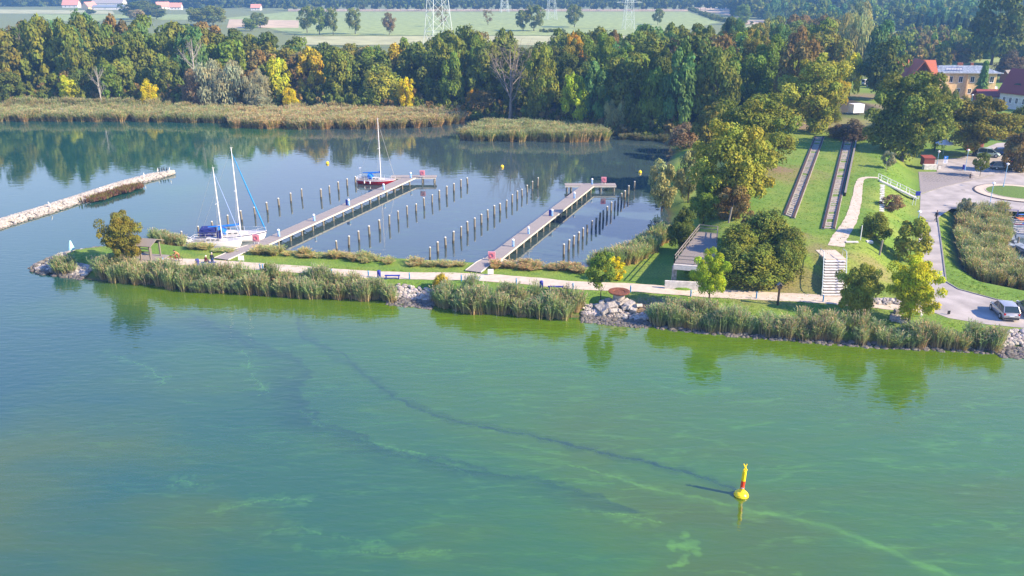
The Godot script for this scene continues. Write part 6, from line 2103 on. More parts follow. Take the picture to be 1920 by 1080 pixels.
	for i in 15:
		var p: Vector3 = Vector3(61.25, 3.92, -138.44).lerp(Vector3(54.83, 3.68, -122.99), i / 14.0)
		var q := MB.new()
		p = on(p.x, p.z, 0.05)
		q.box(p, Vector3(0.75, 0.1, 0.62), Basis(Vector3.UP, rng.randf_range(-0.1, 0.1)))
		part("slab", q, M.concrete_white, sl)
	# posts standing in the grass
	for e in [["wooden_post", "grey wooden post leaning beside the concrete platform", Vector3(30.16, 4.2, -114.74), 2.3, 0.14, -0.12, "wood_grey", "post"], ["wooden_post", "upright grey wooden post under the yellow willow", Vector3(32.16, 4.2, -119.27), 2.0, 0.14, 0.02, "wood_grey", "post"], ["wooden_post", "grey wooden post on the mound slope beside the orange green tree", Vector3(47.14, 2.89, -104.28), 2.0, 0.14, -0.06, "wood_grey", "post"], ["wooden_post", "thin white pole in front of the mound bush", Vector3(45.45, 4.14, -106.74), 2.0, 0.06, 0.0, "white", "pole"], ["wooden_post", "dark wooden stump at the corner of the paved yard", Vector3(84.83, 1.35, -155.38), 0.8, 0.14, 0.1, "wood_dark", "post"], ["wooden_post", "light wooden stake holding the sapling on the slope", Vector3(66.37, 3.87, -149.35), 1.8, 0.05, 0.05, "wood_grey", "stake"]]:
		var o := MB.new()
		o.tube([Vector3(0, -0.3, 0), Vector3(0, e[3] * 0.97, 0), Vector3(0, e[3], 0)], [e[4], e[4] * 0.95, e[4] * 0.6], 8)
		var m := part(e[0], o, M[e[6]])
		m.position = e[2]
		m.rotation.z = e[5]
		tag(m, e[1], e[7])
	for e in [["pale concrete block lying at the foot of the mound bush", Vector3(46.67, 3.79, -106.71), Vector3(0.8, 0.3, 0.5)], ["flat concrete slab beside the white pole", Vector3(43.82, 4.2, -105.37), Vector3(1.6, 0.12, 0.5)]]:
		var o := MB.new()
		o.box(Vector3(0, 0.1, 0), e[2])
		var m := part("concrete_block", o, M.concrete_white)
		m.position = e[1]
		tag(m, e[0], "block")
	# totem by the path
	var tt := thing("bird_house_post", "dark wooden post with a small roofed head beside the path", "post", Vector3(30.25, 1.3, -90.61))
	var q := MB.new()
	q.bar(Vector3(0, -0.2, 0), Vector3(0, 2.05, 0), 0.2, 0.2)
	part("post", q, M.wood_dark, tt)
	var bx := MB.new()
	bx.box(Vector3(0, 2.25, 0), Vector3(0.42, 0.42, 0.36))
	part("box", bx, M.wood_dark, tt)
	var rf := MB.new()
	rf.bar(Vector3(-0.3, 2.42, 0), Vector3(0.0, 2.68, 0), 0.5, 0.04)
	rf.bar(Vector3(0.3, 2.42, 0), Vector3(0.0, 2.68, 0), 0.5, 0.04)
	part("roof", rf, M.wood_grey, tt)

# ------------------------------------------------------------------ along the spit path
func bench(label: String, p: Vector3, turn := 0.0):
	var t := thing("bench", label, "bench", p, turn, "blue benches along the spit path")
	for k in 3:
		var b := MB.new()
		b.box(Vector3(0, 0.46, -0.15 + k * 0.15), Vector3(1.9, 0.05, 0.13))
		part("slat", b, M.blue, t)
	for s in [-0.78, 0.78]:
		var l := MB.new()
		l.box(Vector3(s, 0.22, 0), Vector3(0.09, 0.44, 0.4))
		part("leg", l, M.blue, t)

func bin(label: String, p: Vector3):
	var t := thing("litter_bin", label, "litter bin", p)
	var b := MB.new()
	b.lathe([Vector2(0.2, 0.18), Vector2(0.23, 0.22), Vector2(0.23, 0.86), Vector2(0.2, 0.9)], 14)
	part("body", b, M.blue, t)
	var l := MB.new()
	l.lathe([Vector2(0.24, 0.96), Vector2(0.2, 1.04), Vector2(0.001, 1.08)], 14)
	part("lid", l, M.blue, t)
	var s := MB.new()
	s.cyl(Vector3(0, 0, 0), Vector3(0, 0.97, 0), 0.05, 0.05, 6)
	part("stand", s, M.steel, t)

func board(called: String, label: String, p: Vector3, w: float, h: float, y: float, lines: int, m_panel: Material, turn := 0.0):
	var t := thing(called, label, "sign", p, turn)
	for s in [-1, 1]:
		var l := MB.new()
		l.bar(Vector3(s * (w * 0.5 - 0.08), -0.2, 0), Vector3(s * (w * 0.5 - 0.08), y + h, 0), 0.06, 0.06)
		part("post", l, M.galv, t)
	var b := MB.new()
	b.box(Vector3(0, y + h * 0.5, 0.05), Vector3(w, h, 0.04))
	part("panel", b, m_panel, t)
	if lines > 0:
		var tx := MB.new()
		for k in lines:
			tx.box(Vector3(-w * 0.02, y + h * (0.68 - 0.22 * k), 0.073), Vector3(w * (0.7 - 0.1 * k), h * 0.09, 0.006))
		part("lettering", tx, M.blue_sign, t)

func build_path_things():
	bench("blue bench on the path where two people rest", Vector3(-39.2, 1.3, -104.72))
	bench("blue bench beside the blue bin left of the orange bush", Vector3(-14.78, 1.3, -99.54))
	bench("blue bench beside the blue bin left of the slim young tree", Vector3(5.22, 1.3, -95.53))
	bin("blue litter bin by the bench with the resting people", Vector3(-40.5, 1.3, -104.28))
	bin("blue litter bin left of the bench near the orange bush", Vector3(-16.46, 1.3, -99.74))
	bin("blue litter bin left of the bench near the slim young tree", Vector3(3.51, 1.3, -95.9))
	var i := 0
	var at := [Vector3(-45.48, 1.3, -105.59), Vector3(-32.11, 1.3, -103.01), Vector3(-31.74, 1.3, -102.9), Vector3(-25.52, 1.3, -101.55), Vector3(-22.58, 1.3, -100.94), Vector3(-17.88, 1.3, -100.34), Vector3(-12.66, 1.3, -99.44), Vector3(-6.22, 1.3, -98.75), Vector3(0.52, 1.3, -97.4), Vector3(7.27, 1.3, -95.72), Vector3(14.03, 1.3, -94.8), Vector3(20.89, 1.3, -93.37), Vector3(28.37, 1.3, -92.67), Vector3(35.76, 1.3, -91.63)]
	for p in at:
		var t := thing("bollard", "slim blue wooden bollard, %s from the left along the spit path" % ordinal(i), "bollard", p, 0.0, "blue bollards along the spit path")
		var b := MB.new()
		b.tube([Vector3(0, -0.2, 0), Vector3(0, 0.8, 0), Vector3(0, 0.84, 0)], [0.08, 0.08, 0.06], 8)
		part("shaft", b, M.blue_post, t)
		var c := MB.new()
		c.cyl(Vector3(0, 0.7, 0), Vector3(0, 0.78, 0), 0.083, 0.083, 8)
		part("band", c, M.pillar_blue, t)
		i += 1
	board("information_board", "small white information board at the left jetty gangway", Vector3(-35.45, 1.3, -106.25), 0.75, 0.62, 0.25, 0, M.white)
	board("information_board", "small white information board at the right jetty gangway", Vector3(-2.67, 1.3, -100.94), 0.72, 0.62, 0.2, 0, M.white)
	board("notice_board", "long low white notice board with blue lettering beside the path", Vector3(-4.49, 1.3, -97.98), 2.1, 0.55, 0.4, 2, M.white)
	board("notice_board", "small white plate on the bank at the foot of the yellow green tree", Vector3(44.99, 1.3, -87.05), 0.25, 0.4, 0.2, 0, M.white)
	board("notice_board", "small grey plate lying at the lower edge of the road", Vector3(48.28, 1.3, -87.68), 0.3, 0.4, 0.1, 0, M.black)
	# life ring plate at the wall
	var lr := thing("ring_plate", "round white plate at the right end of the white wall", "plate", Vector3(23.15, 1.4, -95.81) + Vector3(0, 0, 0.5))
	var rp := MB.new()
	rp.lathe([Vector2(0.46, 0), Vector2(0.46, 0.05), Vector2(0.001, 0.06)], 20, Vector3(0, 0.9, 0.02), Basis(Vector3.RIGHT, PI / 2))
	part("disc", rp, M.white, lr)
	var rg := MB.new()
	rg.lathe([Vector2(0.3, 0.055), Vector2(0.28, 0.07), Vector2(0.18, 0.07), Vector2(0.16, 0.055)], 20, Vector3(0, 0.9, 0.02), Basis(Vector3.RIGHT, PI / 2))
	part("ring", rg, M.steel, lr)
	var rs := MB.new()
	rs.bar(Vector3(0, 0, 0), Vector3(0, 0.6, 0), 0.08, 0.08)
	part("post", rs, M.galv, lr)
	# shelter
	var sh := thing("shelter", "open wooden shelter with a small pitched roof beside the tree on the spit", "shelter", Vector3(-48.74, 1.3, -107.83), -0.2)
	for x in [-1.5, 0.2, 1.6]:
		for z in [-1.1, 1.1]:
			var b := MB.new()
			b.bar(Vector3(x, -0.2, z), Vector3(x, 2.3, z), 0.17, 0.17)
			part("post", b, M.wood_grey, sh)
	for s in [-1, 1]:
		var b := MB.new()
		b.bar(Vector3(0.05, 2.75, 0), Vector3(0.05, 2.15, s * 1.6), 4.2, 0.09, Vector3.UP)
		part("roof_plane", b, M.wood_grey, sh)
		var g := MB.new()
		g.box(Vector3(-1.5 if s < 0 else -0.7, 0.45, -1.1), Vector3(1.5, 0.06, 0.4))
		part("seat_board", g, M.wood_grey, sh)
		var r := MB.new()
		r.bar(Vector3(-1.5, 0.9, s * 1.1), Vector3(0.2, 0.9, s * 1.1), 0.06, 0.12)
		part("rail", r, M.wood_grey, sh)
	var fl := MB.new()
	fl.box(Vector3(0.3, 0.03, 0), Vector3(4.6, 0.08, 3.4))
	part("floor", fl, M.paver, sh)
	# small beacon
	var bc := thing("beacon_mark", "pale turquoise cone shaped mark on the tip of the spit", "beacon", Vector3(-59.81, 1.3, -110.63))
	var cn := MB.new()
	cn.lathe([Vector2(0.45, 0.3), Vector2(0.4, 0.5), Vector2(0.1, 1.55), Vector2(0.001, 1.6)], 12)
	part("cone", cn, M.teal, bc)
	var bs := MB.new()
	bs.cyl(Vector3(0, -0.2, 0), Vector3(0, 0.4, 0), 0.12, 0.12, 8)
	part("stem", bs, M.galv, bc)
	# bicycles
	for e in [["red bicycle parked on the path left of the resting people", Vector3(-44.39, 1.3, -106.03), 0.1], ["second reddish bicycle parked close behind the first", Vector3(-44.08, 1.3, -106.7), -0.15]]:
		var t := thing("bicycle", e[0], "bicycle", e[1], e[2])
		for x in [-0.52, 0.52]:
			var w := MB.new()
			var pts := []
			var rad := []
			for k in 17:
				pts.push_back(Vector3(x + cos(TAU * k / 16) * 0.33, 0.35 + sin(TAU * k / 16) * 0.33, 0))
				rad.push_back(0.025)
			w.tube(pts, rad, 5, false)
			for k in 6:
				w.tube([Vector3(x, 0.35, 0), Vector3(x + cos(TAU * k / 6) * 0.33, 0.35 + sin(TAU * k / 6) * 0.33, 0)], [0.006, 0.006], 3, false)
			part("wheel", w, M.tyre, t)
		var f := MB.new()
		for l in [[-0.52, 0.35, -0.05, 0.32], [-0.05, 0.32, -0.2, 0.85], [-0.52, 0.35, -0.18, 0.78], [-0.18, 0.78, 0.38, 0.8], [-0.05, 0.32, 0.4, 0.74], [0.36, 0.95, 0.52, 0.35]]:
			f.tube([Vector3(l[0], l[1], 0), Vector3(l[2], l[3], 0)], [0.025, 0.025], 5)
		part("frame", f, M.hull_red, t)
		var hb := MB.new()
		hb.tube([Vector3(0.3, 1.02, -0.28), Vector3(0.38, 1.0, 0), Vector3(0.3, 1.02, 0.28)], [0.018, 0.018, 0.018], 5)
		part("handlebar", hb, M.steel, t)
		var sd := MB.new()
		sd.box(Vector3(-0.22, 0.92, 0), Vector3(0.26, 0.07, 0.14))
		part("saddle", sd, M.black, t)

# ------------------------------------------------------------------ square, quay
func lamp(label: String, p: Vector3, h: float):
	var t := thing("street_lamp", label, "street lamp", p, 0.0, "street lamps of the quay")
	var b := MB.new()
	b.tube([Vector3(0, 0, 0), Vector3(0, 0.8, 0), Vector3(0, 0.85, 0), Vector3(0, h - 0.35, 0)], [0.08, 0.08, 0.05, 0.045], 8)
	part("pole", b, M.pillar_blue, t)
	var g := MB.new()
	g.lathe([Vector2(0.09, h - 0.36), Vector2(0.16, h - 0.05)], 10)
	part("lantern_glass", g, M.lamp_clear, t)
	var c := MB.new()
	c.lathe([Vector2(0.3, h - 0.06), Vector2(0.26, h), Vector2(0.05, h + 0.16), Vector2(0.001, h + 0.17)], 12)
	part("cap", c, M.white, t)

func build_square_things():
	lamp("street lamp in front of the turning circle, beside the dock reeds", Vector3(76.72, 1.36, -133.34), 4.2)
	lamp("street lamp at the far side of the turning circle", Vector3(86.67, 1.5, -147.52), 4.2)
	lamp("street lamp at the car park beside the blue bin", Vector3(87.03, 1.36, -161.78), 4.0)
	lamp("street lamp next to the red kiosk", Vector3(83.42, 1.36, -165.7), 3.0)
	lamp("low street lamp at the left road edge by the mound", Vector3(60.04, 1.36, -121.91), 2.6)
	lamp("street lamp in front of the yellow hotel, above the straw tree", Vector3(127.68, 1.6, -240.46), 4.0)
	bin("blue litter bin at the foot of the car park lamp", Vector3(86.96, 1.36, -162.26))
	# kiosk
	var k := thing("kiosk", "small red board clad kiosk on a white base beside the paved yard", "kiosk", Vector3(80.95, 1.36, -163.72))
	var b := MB.new()
	b.box(Vector3(0.05, 1.25, -1.0), Vector3(2.0, 1.5, 1.6))
	part("core", b, M.wood_red, k)
	for i in 7:
		var q := MB.new()
		q.box(Vector3(0.05, 0.66 + i * 0.2, -0.18), Vector3(2.04, 0.185, 0.05))
		part("board", q, M.wood_red, k)
	var r := MB.new()
	r.box(Vector3(0.05, 2.1, -1.0), Vector3(2.25, 0.16, 1.9), Basis(Vector3.RIGHT, 0.12))
	part("roof", r, M.roof_crimson, k)
	var w := MB.new()
	w.box(Vector3(0.0, 0.4, 0.35), Vector3(2.5, 0.95, 0.9))
	part("white_base", w, M.concrete_white, k)
	var w2 := MB.new()
	w2.box(Vector3(1.75, 0.3, 0.5), Vector3(0.5, 0.6, 0.5))
	tag(part("utility_box", w2, M.concrete_white), "small white utility box right of the red kiosk", "utility box")
	get_node("utility_box").position = k.position
	# parking sign
	var s := thing("parking_sign", "blue and white parking sign with a letter P beside the car park", "sign", Vector3(85.24, 1.36, -166.2))
	for x in [-0.3, 0.3]:
		var l := MB.new()
		l.bar(Vector3(x, 0, 0), Vector3(x, 1.9, 0), 0.06, 0.06)
		part("post", l, M.galv, s)
	var p1 := MB.new()
	p1.box(Vector3(0, 1.62, 0.05), Vector3(0.8, 0.7, 0.04))
	part("blue_panel", p1, M.blue_sign, s)
	var p2 := MB.new()
	p2.box(Vector3(0, 0.86, 0.05), Vector3(0.8, 0.78, 0.04))
	part("white_panel", p2, M.white, s)
	var tm := TextMesh.new()
	tm.text = "P"
	tm.font_size = 48
	tm.pixel_size = 0.01
	tm.depth = 0.01
	var tp := part("letter", tm, M.white, s)
	tp.position = Vector3(-0.1, 1.62, 0.08)
	var tl := MB.new()
	for i in 4:
		tl.box(Vector3(-0.05, 1.1 - i * 0.14, 0.073), Vector3(0.5 - 0.08 * (i % 2), 0.05, 0.004))
	part("lettering", tl, M.blue_sign, s)
	# quay railing, red fence, canopy, garden fence
	var q := thing("quay_railing", "blue quay railing at the head of the right dock", "railing")
	rail_fence(q, [Vector3(76.91, 1.36, -129.11), Vector3(78.74, 1.36, -128.8)], 0.95, 1.6, M.blue, 1, 0.05)
	var rf := thing("red_fence", "red board fence behind the straw orange tree", "fence")
	var f0: Vector3 = Vector3(97.49, 1.36, -182.08)
	var f1: Vector3 = Vector3(103.04, 1.36, -185.72)
	for i in 16:
		var m := MB.new()
		m.bar(f0.lerp(f1, i / 16.0) + Vector3(0, 0.8, 0), f0.lerp(f1, (i + 0.9) / 16.0) + Vector3(0, 0.8, 0), 0.05, 1.6)
		part("board", m, M.wood_red, rf)
	var wt := thing("market_umbrella", "white canopy half hidden between the trees by the car park", "canopy", Vector3(90.24, 1.36, -177.42))
	var cn := MB.new()
	cn.lathe([Vector2(1.9, 2.3), Vector2(1.88, 2.4), Vector2(0.06, 3.2), Vector2(0.001, 3.22)], 8)
	part("canopy", cn, M.white, wt)
	var po := MB.new()
	po.cyl(Vector3.ZERO, Vector3(0, 3.1, 0), 0.04, 0.04, 6)
	part("pole", po, M.galv, wt)
	var gf := thing("garden_fence", "pale picket fence in front of the gardens at the right edge", "fence")
	var g0: Vector3 = Vector3(112.24, 1.4, -194.55)
	var g1: Vector3 = Vector3(114.95, 1.4, -188.01)
	for i in 26:
		var m := MB.new()
		var pp := g0.lerp(g1, i / 26.0)
		m.box(pp + Vector3(0, 0.6, 0), Vector3(0.2, 1.2, 0.04))
		part("picket", m, M.sleeper, gf)
	for y in [0.35, 0.95]:
		var m := MB.new()
		m.bar(g0 + Vector3(0, y, -0.05), g1 + Vector3(0, y, -0.05), 0.05, 0.08)
		part("rail", m, M.sleeper, gf)
	var tr := thing("trailer", "white box trailer standing on the dirt yard above the slipway", "trailer", Vector3(85.52, 4.2, -214.41), 0.25)
	var bx := MB.new()
	bx.box(Vector3(0, 1.5, 0), Vector3(3.0, 2.1, 2.2))
	part("box", bx, M.white, tr)
	for z in [-0.9, 0.9]:
		var wl := MB.new()
		wl.cyl(Vector3(0, 0.33, z - 0.1), Vector3(0, 0.33, z + 0.1), 0.33, 0.33, 14)
		part("wheel", wl, M.tyre, tr)
	var db := MB.new()
	db.bar(Vector3(-1.5, 0.5, 0), Vector3(-2.6, 0.5, 0), 0.1, 0.1)
	part("drawbar", db, M.steel, tr)

# ------------------------------------------------------------------ vehicles
func car(label: String, at: Vector3, turn: float, ln: float, w: float, h: float, body: Material, style: String, group := ""):
	# +x is the front
	var t := thing("parked_car", label, "car", at, turn, group)
	var belt := h * 0.56
	var prof: Array
	var cab: Array
	match style:
		"van":
			prof = [[-0.5, 0.4, 0.3], [-0.495, 0.56, 0.92], [0.2, 0.56, 1.0], [0.36, 0.52, 1.0], [0.47, 0.43, 0.9], [0.5, 0.32, 0.75]]
			cab = [[-0.485, 0.56, 0.56], [-0.46, 0.98, 0.86], [-0.1, 1.0, 0.88], [0.08, 0.97, 0.86], [0.34, 0.55, 0.7]]
		"suv":
			prof = [[-0.5, 0.42, 0.85], [-0.485, 0.6, 0.94], [0.1, 0.6, 1.0], [0.24, 0.58, 1.0], [0.44, 0.5, 0.92], [0.5, 0.38, 0.76]]
			cab = [[-0.475, 0.6, 0.72], [-0.36, 0.95, 0.78], [-0.1, 1.0, 0.82], [0.06, 0.96, 0.8], [0.24, 0.58, 0.68]]
		_:
			prof = [[-0.5, 0.4, 0.8], [-0.48, 0.58, 0.92], [0.05, 0.58, 1.0], [0.2, 0.58, 1.0], [0.44, 0.48, 0.92], [0.5, 0.34, 0.74]]
			cab = [[-0.48, 0.58, 0.68], [-0.38, 0.94, 0.74], [-0.12, 1.0, 0.78], [0.04, 0.97, 0.76], [0.22, 0.57, 0.66]]
	var rings := []
	for p in prof:
		var x: float = p[0] * ln
		var y: float = p[1] * h
		var z: float = p[2] * w * 0.5
		var ring := [Vector3(x, h * 0.14, z * 0.94), Vector3(x, h * 0.3, z), Vector3(x, y * 0.86, z), Vector3(x, y, z * 0.86), Vector3(x, y + 0.02, 0), Vector3(x, y, -z * 0.86), Vector3(x, y * 0.86, -z), Vector3(x, h * 0.3, -z), Vector3(x, h * 0.14, -z * 0.94)]
		ring.reverse()
		rings.push_back(ring)
	var b := MB.new()
	b.loft(rings, true, true)
	b.fan(rings[0])
	var fr: Array = rings[rings.size() - 1].duplicate()
	fr.reverse()
	b.fan(fr)
	part("body", b, body, t)
	# glass house: a roof on top of dark glass
	var gl := []
	for p in cab:
		var x: float = p[0] * ln
		var y: float = p[1] * h - (0.03 if p[1] > 0.7 else 0.0)
		var z0 := w * 0.5 * 0.93
		var z: float = w * 0.5 * lerpf(0.9, p[2], clampf((p[1] - 0.55) / 0.4, 0, 1))
		var ring := [Vector3(x, h * 0.54, z0), Vector3(x, y, z), Vector3(x, y, -z), Vector3(x, h * 0.54, -z0)]
		ring.reverse()
		gl.push_back(ring)
	var g := MB.new()
	g.loft(gl, true, false)
	part("windows", g, M.glass_car, t)
	var rf := MB.new()
	var rr := []
	for i in [1, 2, 3]:
		var p: Array = cab[i]
		var x: float = p[0] * ln + (0.02 if i == 3 else -0.03 if i == 1 else 0.0)
		var y: float = p[1] * h
		var z: float = w * 0.5 * (p[2] + 0.03)
		var ring := [Vector3(x, y - 0.08, z), Vector3(x, y - 0.01, z * 0.95), Vector3(x, y + 0.02, 0), Vector3(x, y - 0.01, -z * 0.95), Vector3(x, y - 0.08, -z)]
		ring.reverse()
		rr.push_back(ring)
	rf.loft(rr, true, true)
	part("roof", rf, body, t)
	for s in [-1, 1]:
		var pl := MB.new()
		for i in [0, 2, 3]:
			var p: Array = cab[i]
			var q: Array = cab[i + 1] if i != 2 else [cab[2][0] + 0.03, 0.56, cab[2][2]]
			if i == 2:
				pl.bar(Vector3(cab[2][0] * ln, h * 0.97, s * w * 0.5 * cab[2][2] * 1.01), Vector3(cab[2][0] * ln, h * 0.56, s * w * 0.465), 0.08, 0.03)
			else:
				pl.bar(Vector3(p[0] * ln, p[1] * h, s * w * 0.5 * (p[2] if p[1] > 0.7 else 0.92) * 1.0), Vector3(q[0] * ln, q[1] * h, s * w * 0.5 * (q[2] if q[1] > 0.7 else 0.92)), 0.07, 0.07)
		part("pillar", pl, body, t)
		for x in [-0.31, 0.31]:
			var wh := MB.new()
			var r := h * 0.215
			wh.cyl(Vector3(x * ln, r, s * (w * 0.5 - 0.2)), Vector3(x * ln, r, s * (w * 0.5 + 0.015)), r, r, 18)
			part("wheel", wh, M.tyre, t)
			var hc := MB.new()
			hc.cyl(Vector3(x * ln, r, s * (w * 0.5)), Vector3(x * ln, r, s * (w * 0.5 + 0.03)), r * 0.62, r * 0.55, 12)
			part("rim", hc, M.steel, t)
		var mi := MB.new()
		mi.box(Vector3(ln * 0.17, h * 0.6, s * (w * 0.5 + 0.1)), Vector3(0.14, 0.13, 0.2))
		part("mirror", mi, body, t)
		var tl := MB.new()
		tl.box(Vector3(-ln * 0.488, h * 0.5, s * w * 0.4), Vector3(0.09, 0.22, 0.18))
		part("tail_light", tl, M.lamp_red, t)
		var hl := MB.new()
		hl.box(Vector3(ln * 0.465, h * 0.42, s * w * 0.36), Vector3(0.16, 0.12, 0.26))
		part("headlight", hl, M.lamp_clear, t)
	var bp := MB.new()
	bp.box(Vector3(-ln * 0.492, h * 0.23, 0), Vector3(0.12, 0.2, w * 0.86))
	part("rear_bumper", bp, M.black, t)
	var fp := MB.new()
	fp.box(Vector3(ln * 0.486, h * 0.22, 0), Vector3(0.12, 0.18, w * 0.72))
	part("front_bumper", fp, M.black, t)
	var np := MB.new()
	np.box(Vector3(-ln * 0.506, h * 0.4, 0), Vector3(0.02, 0.11, 0.5))
	part("number_plate", np, M.white, t)

func build_vehicles():
	car("silver grey suv seen from behind on the lower road", Vector3(54.3, 1.34, -87.58), 1.42, 4.3, 1.8, 1.65, M.silver, "suv")
	car("grey car cut off by the right edge on the lower road", Vector3(57.4, 1.34, -88.06), 1.35, 4.3, 1.78, 1.5, M.paint_grey, "wagon")
	car("pale green grey van in the car park under the straw tree", Vector3(98.45, 1.36, -175.18), -0.35, 4.3, 1.75, 1.85, M.paint_green, "van")
	car("dark grey station wagon parked in front of the van", Vector3(95.09, 1.36, -163.23), -0.15, 4.6, 1.75, 1.45, M.paint_grey, "wagon")
	car("dark blue car behind the van at the right", Vector3(103.2, 1.36, -177.42), -0.3, 4.2, 1.75, 1.45, M.paint_blue, "wagon")
	car("blackish car cut off by the right edge of the car park", Vector3(100.83, 1.36, -167.21), -0.1, 4.3, 1.75, 1.5, M.paint_dark, "suv")
	car("white van half hidden behind the huge dark olive tree", Vector3(119.4, 1.6, -287.26), 0.5, 5.2, 2.0, 2.3, M.white, "van")
	car("second white van standing behind the first by the wood", Vector3(121.09, 1.6, -296.04), 0.3, 4.6, 1.9, 2.0, M.white, "van")

# ------------------------------------------------------------------ people
func body_mesh(bones: Array, cell: float) -> ArrayMesh:
	# bones: [from, to, radius from, radius to, colour]; joined by a smooth minimum and meshed as surface nets
	var lo := Vector3.ONE * 1e9
	var hi := -lo
	for b in bones:
		for k in 2:
			var r := Vector3.ONE * (maxf(b[2], b[3]) + cell * 2.0)
			lo = lo.min(b[k] - r)
			hi = hi.max(b[k] + r)
	var n := Vector3i(((hi - lo) / cell).ceil())
	var sz := (n.x + 1) * (n.y + 1) * (n.z + 1)
	var f := PackedFloat32Array()
	f.resize(sz)
	f.fill(0.3)
	var owner_ := PackedInt32Array()
	owner_.resize(sz)
	var best := PackedFloat32Array()
	best.resize(sz)
	best.fill(9.0)
	var sx := 1
	var sy := n.x + 1
	var szz := (n.x + 1) * (n.y + 1)
	for bi in bones.size():
		var b: Array = bones[bi]
		var a: Vector3 = b[0]
		var e: Vector3 = b[1] - a
		var ll := maxf(e.length_squared(), 1e-6)
		var reach := Vector3.ONE * (maxf(b[2], b[3]) + 0.12)
		var p0 := Vector3i(((a.min(b[1]) - reach - lo) / cell).floor()).clamp(Vector3i.ZERO, n)
		var p1 := Vector3i(((a.max(b[1]) + reach - lo) / cell).ceil()).clamp(Vector3i.ZERO, n)
		for z in range(p0.z, p1.z + 1):
			for y in range(p0.y, p1.y + 1):
				for x in range(p0.x, p1.x + 1):
					var p := lo + Vector3(x, y, z) * cell
					var t := clampf((p - a).dot(e) / ll, 0, 1)
					var d := (p - a - e * t).length() - lerpf(b[2], b[3], t)
					var i := x + y * sy + z * szz
					var k := 0.035
					var h := clampf(0.5 + 0.5 * (f[i] - d) / k, 0, 1)
					f[i] = lerpf(f[i], d, h) - k * h * (1.0 - h)
					if d < best[i]:
						best[i] = d
						owner_[i] = bi
	var m := MB.new()
	var vert := {}
	for z in n.z:
		for y in n.y:
			for x in n.x:
				var i := x + y * sy + z * szz
				var s := Vector3.ZERO
				var c := 0
				var inside := 0
				for k in 8:
					if f[i + (k & 1) + ((k >> 1) & 1) * sy + (k >> 2) * szz] < 0.0:
						inside += 1
				if inside == 0 or inside == 8:
					continue
				for ax in 3:
					var st: int = [sx, sy, szz][ax]
					for k in 4:
						var o: int = i + (k & 1) * [sy, sx, sx][ax] + (k >> 1) * [szz, szz, sy][ax]
						var a := f[o]
						var b := f[o + st]
						if (a < 0.0) != (b < 0.0):
							var q := Vector3.ZERO
							q[ax] = a / (a - b)
							q[[1, 0, 0][ax]] = k & 1
							q[[2, 2, 1][ax]] = k >> 1
							s += q
							c += 1
				vert[i] = lo + (Vector3(x, y, z) + s / c) * cell
	for i in vert:
		for ax in 3:
			var st: int = [sx, sy, szz][ax]
			if (f[i] < 0.0) == (f[i + st] < 0.0):
				continue
			var u: int = [sy, szz, sx][ax]
			var w: int = [szz, sx, sy][ax]
			if not (vert.has(i - u) and vert.has(i - w) and vert.has(i - u - w)):
				continue
			m.col = bones[owner_[i]][4]
			if f[i] < 0.0:
				m.quad(vert[i - u - w], vert[i - w], vert[i], vert[i - u])
			else:
				m.quad(vert[i - u - w], vert[i - u], vert[i], vert[i - w])
	return m.mesh()

func hand(bones: Array, wrist: Vector3, d: Vector3, skin: Color):
	var side := d.cross(Vector3(0, 0, 1) if absf(d.z) < 0.8 else Vector3.UP).normalized()
	var palm := wrist + d * 0.08
	bones.push_back([wrist, palm, 0.032, 0.04, skin])
	for k in 4:
		var o := side * (k - 1.5) * 0.022
		var l: float = [0.07, 0.085, 0.08, 0.06][k]
		bones.push_back([palm + o, palm + o + d * l + side.cross(d) * 0.02, 0.011, 0.009, skin])
	bones.push_back([wrist + d * 0.03, wrist + d * 0.06 + side * 0.06, 0.013, 0.01, skin])

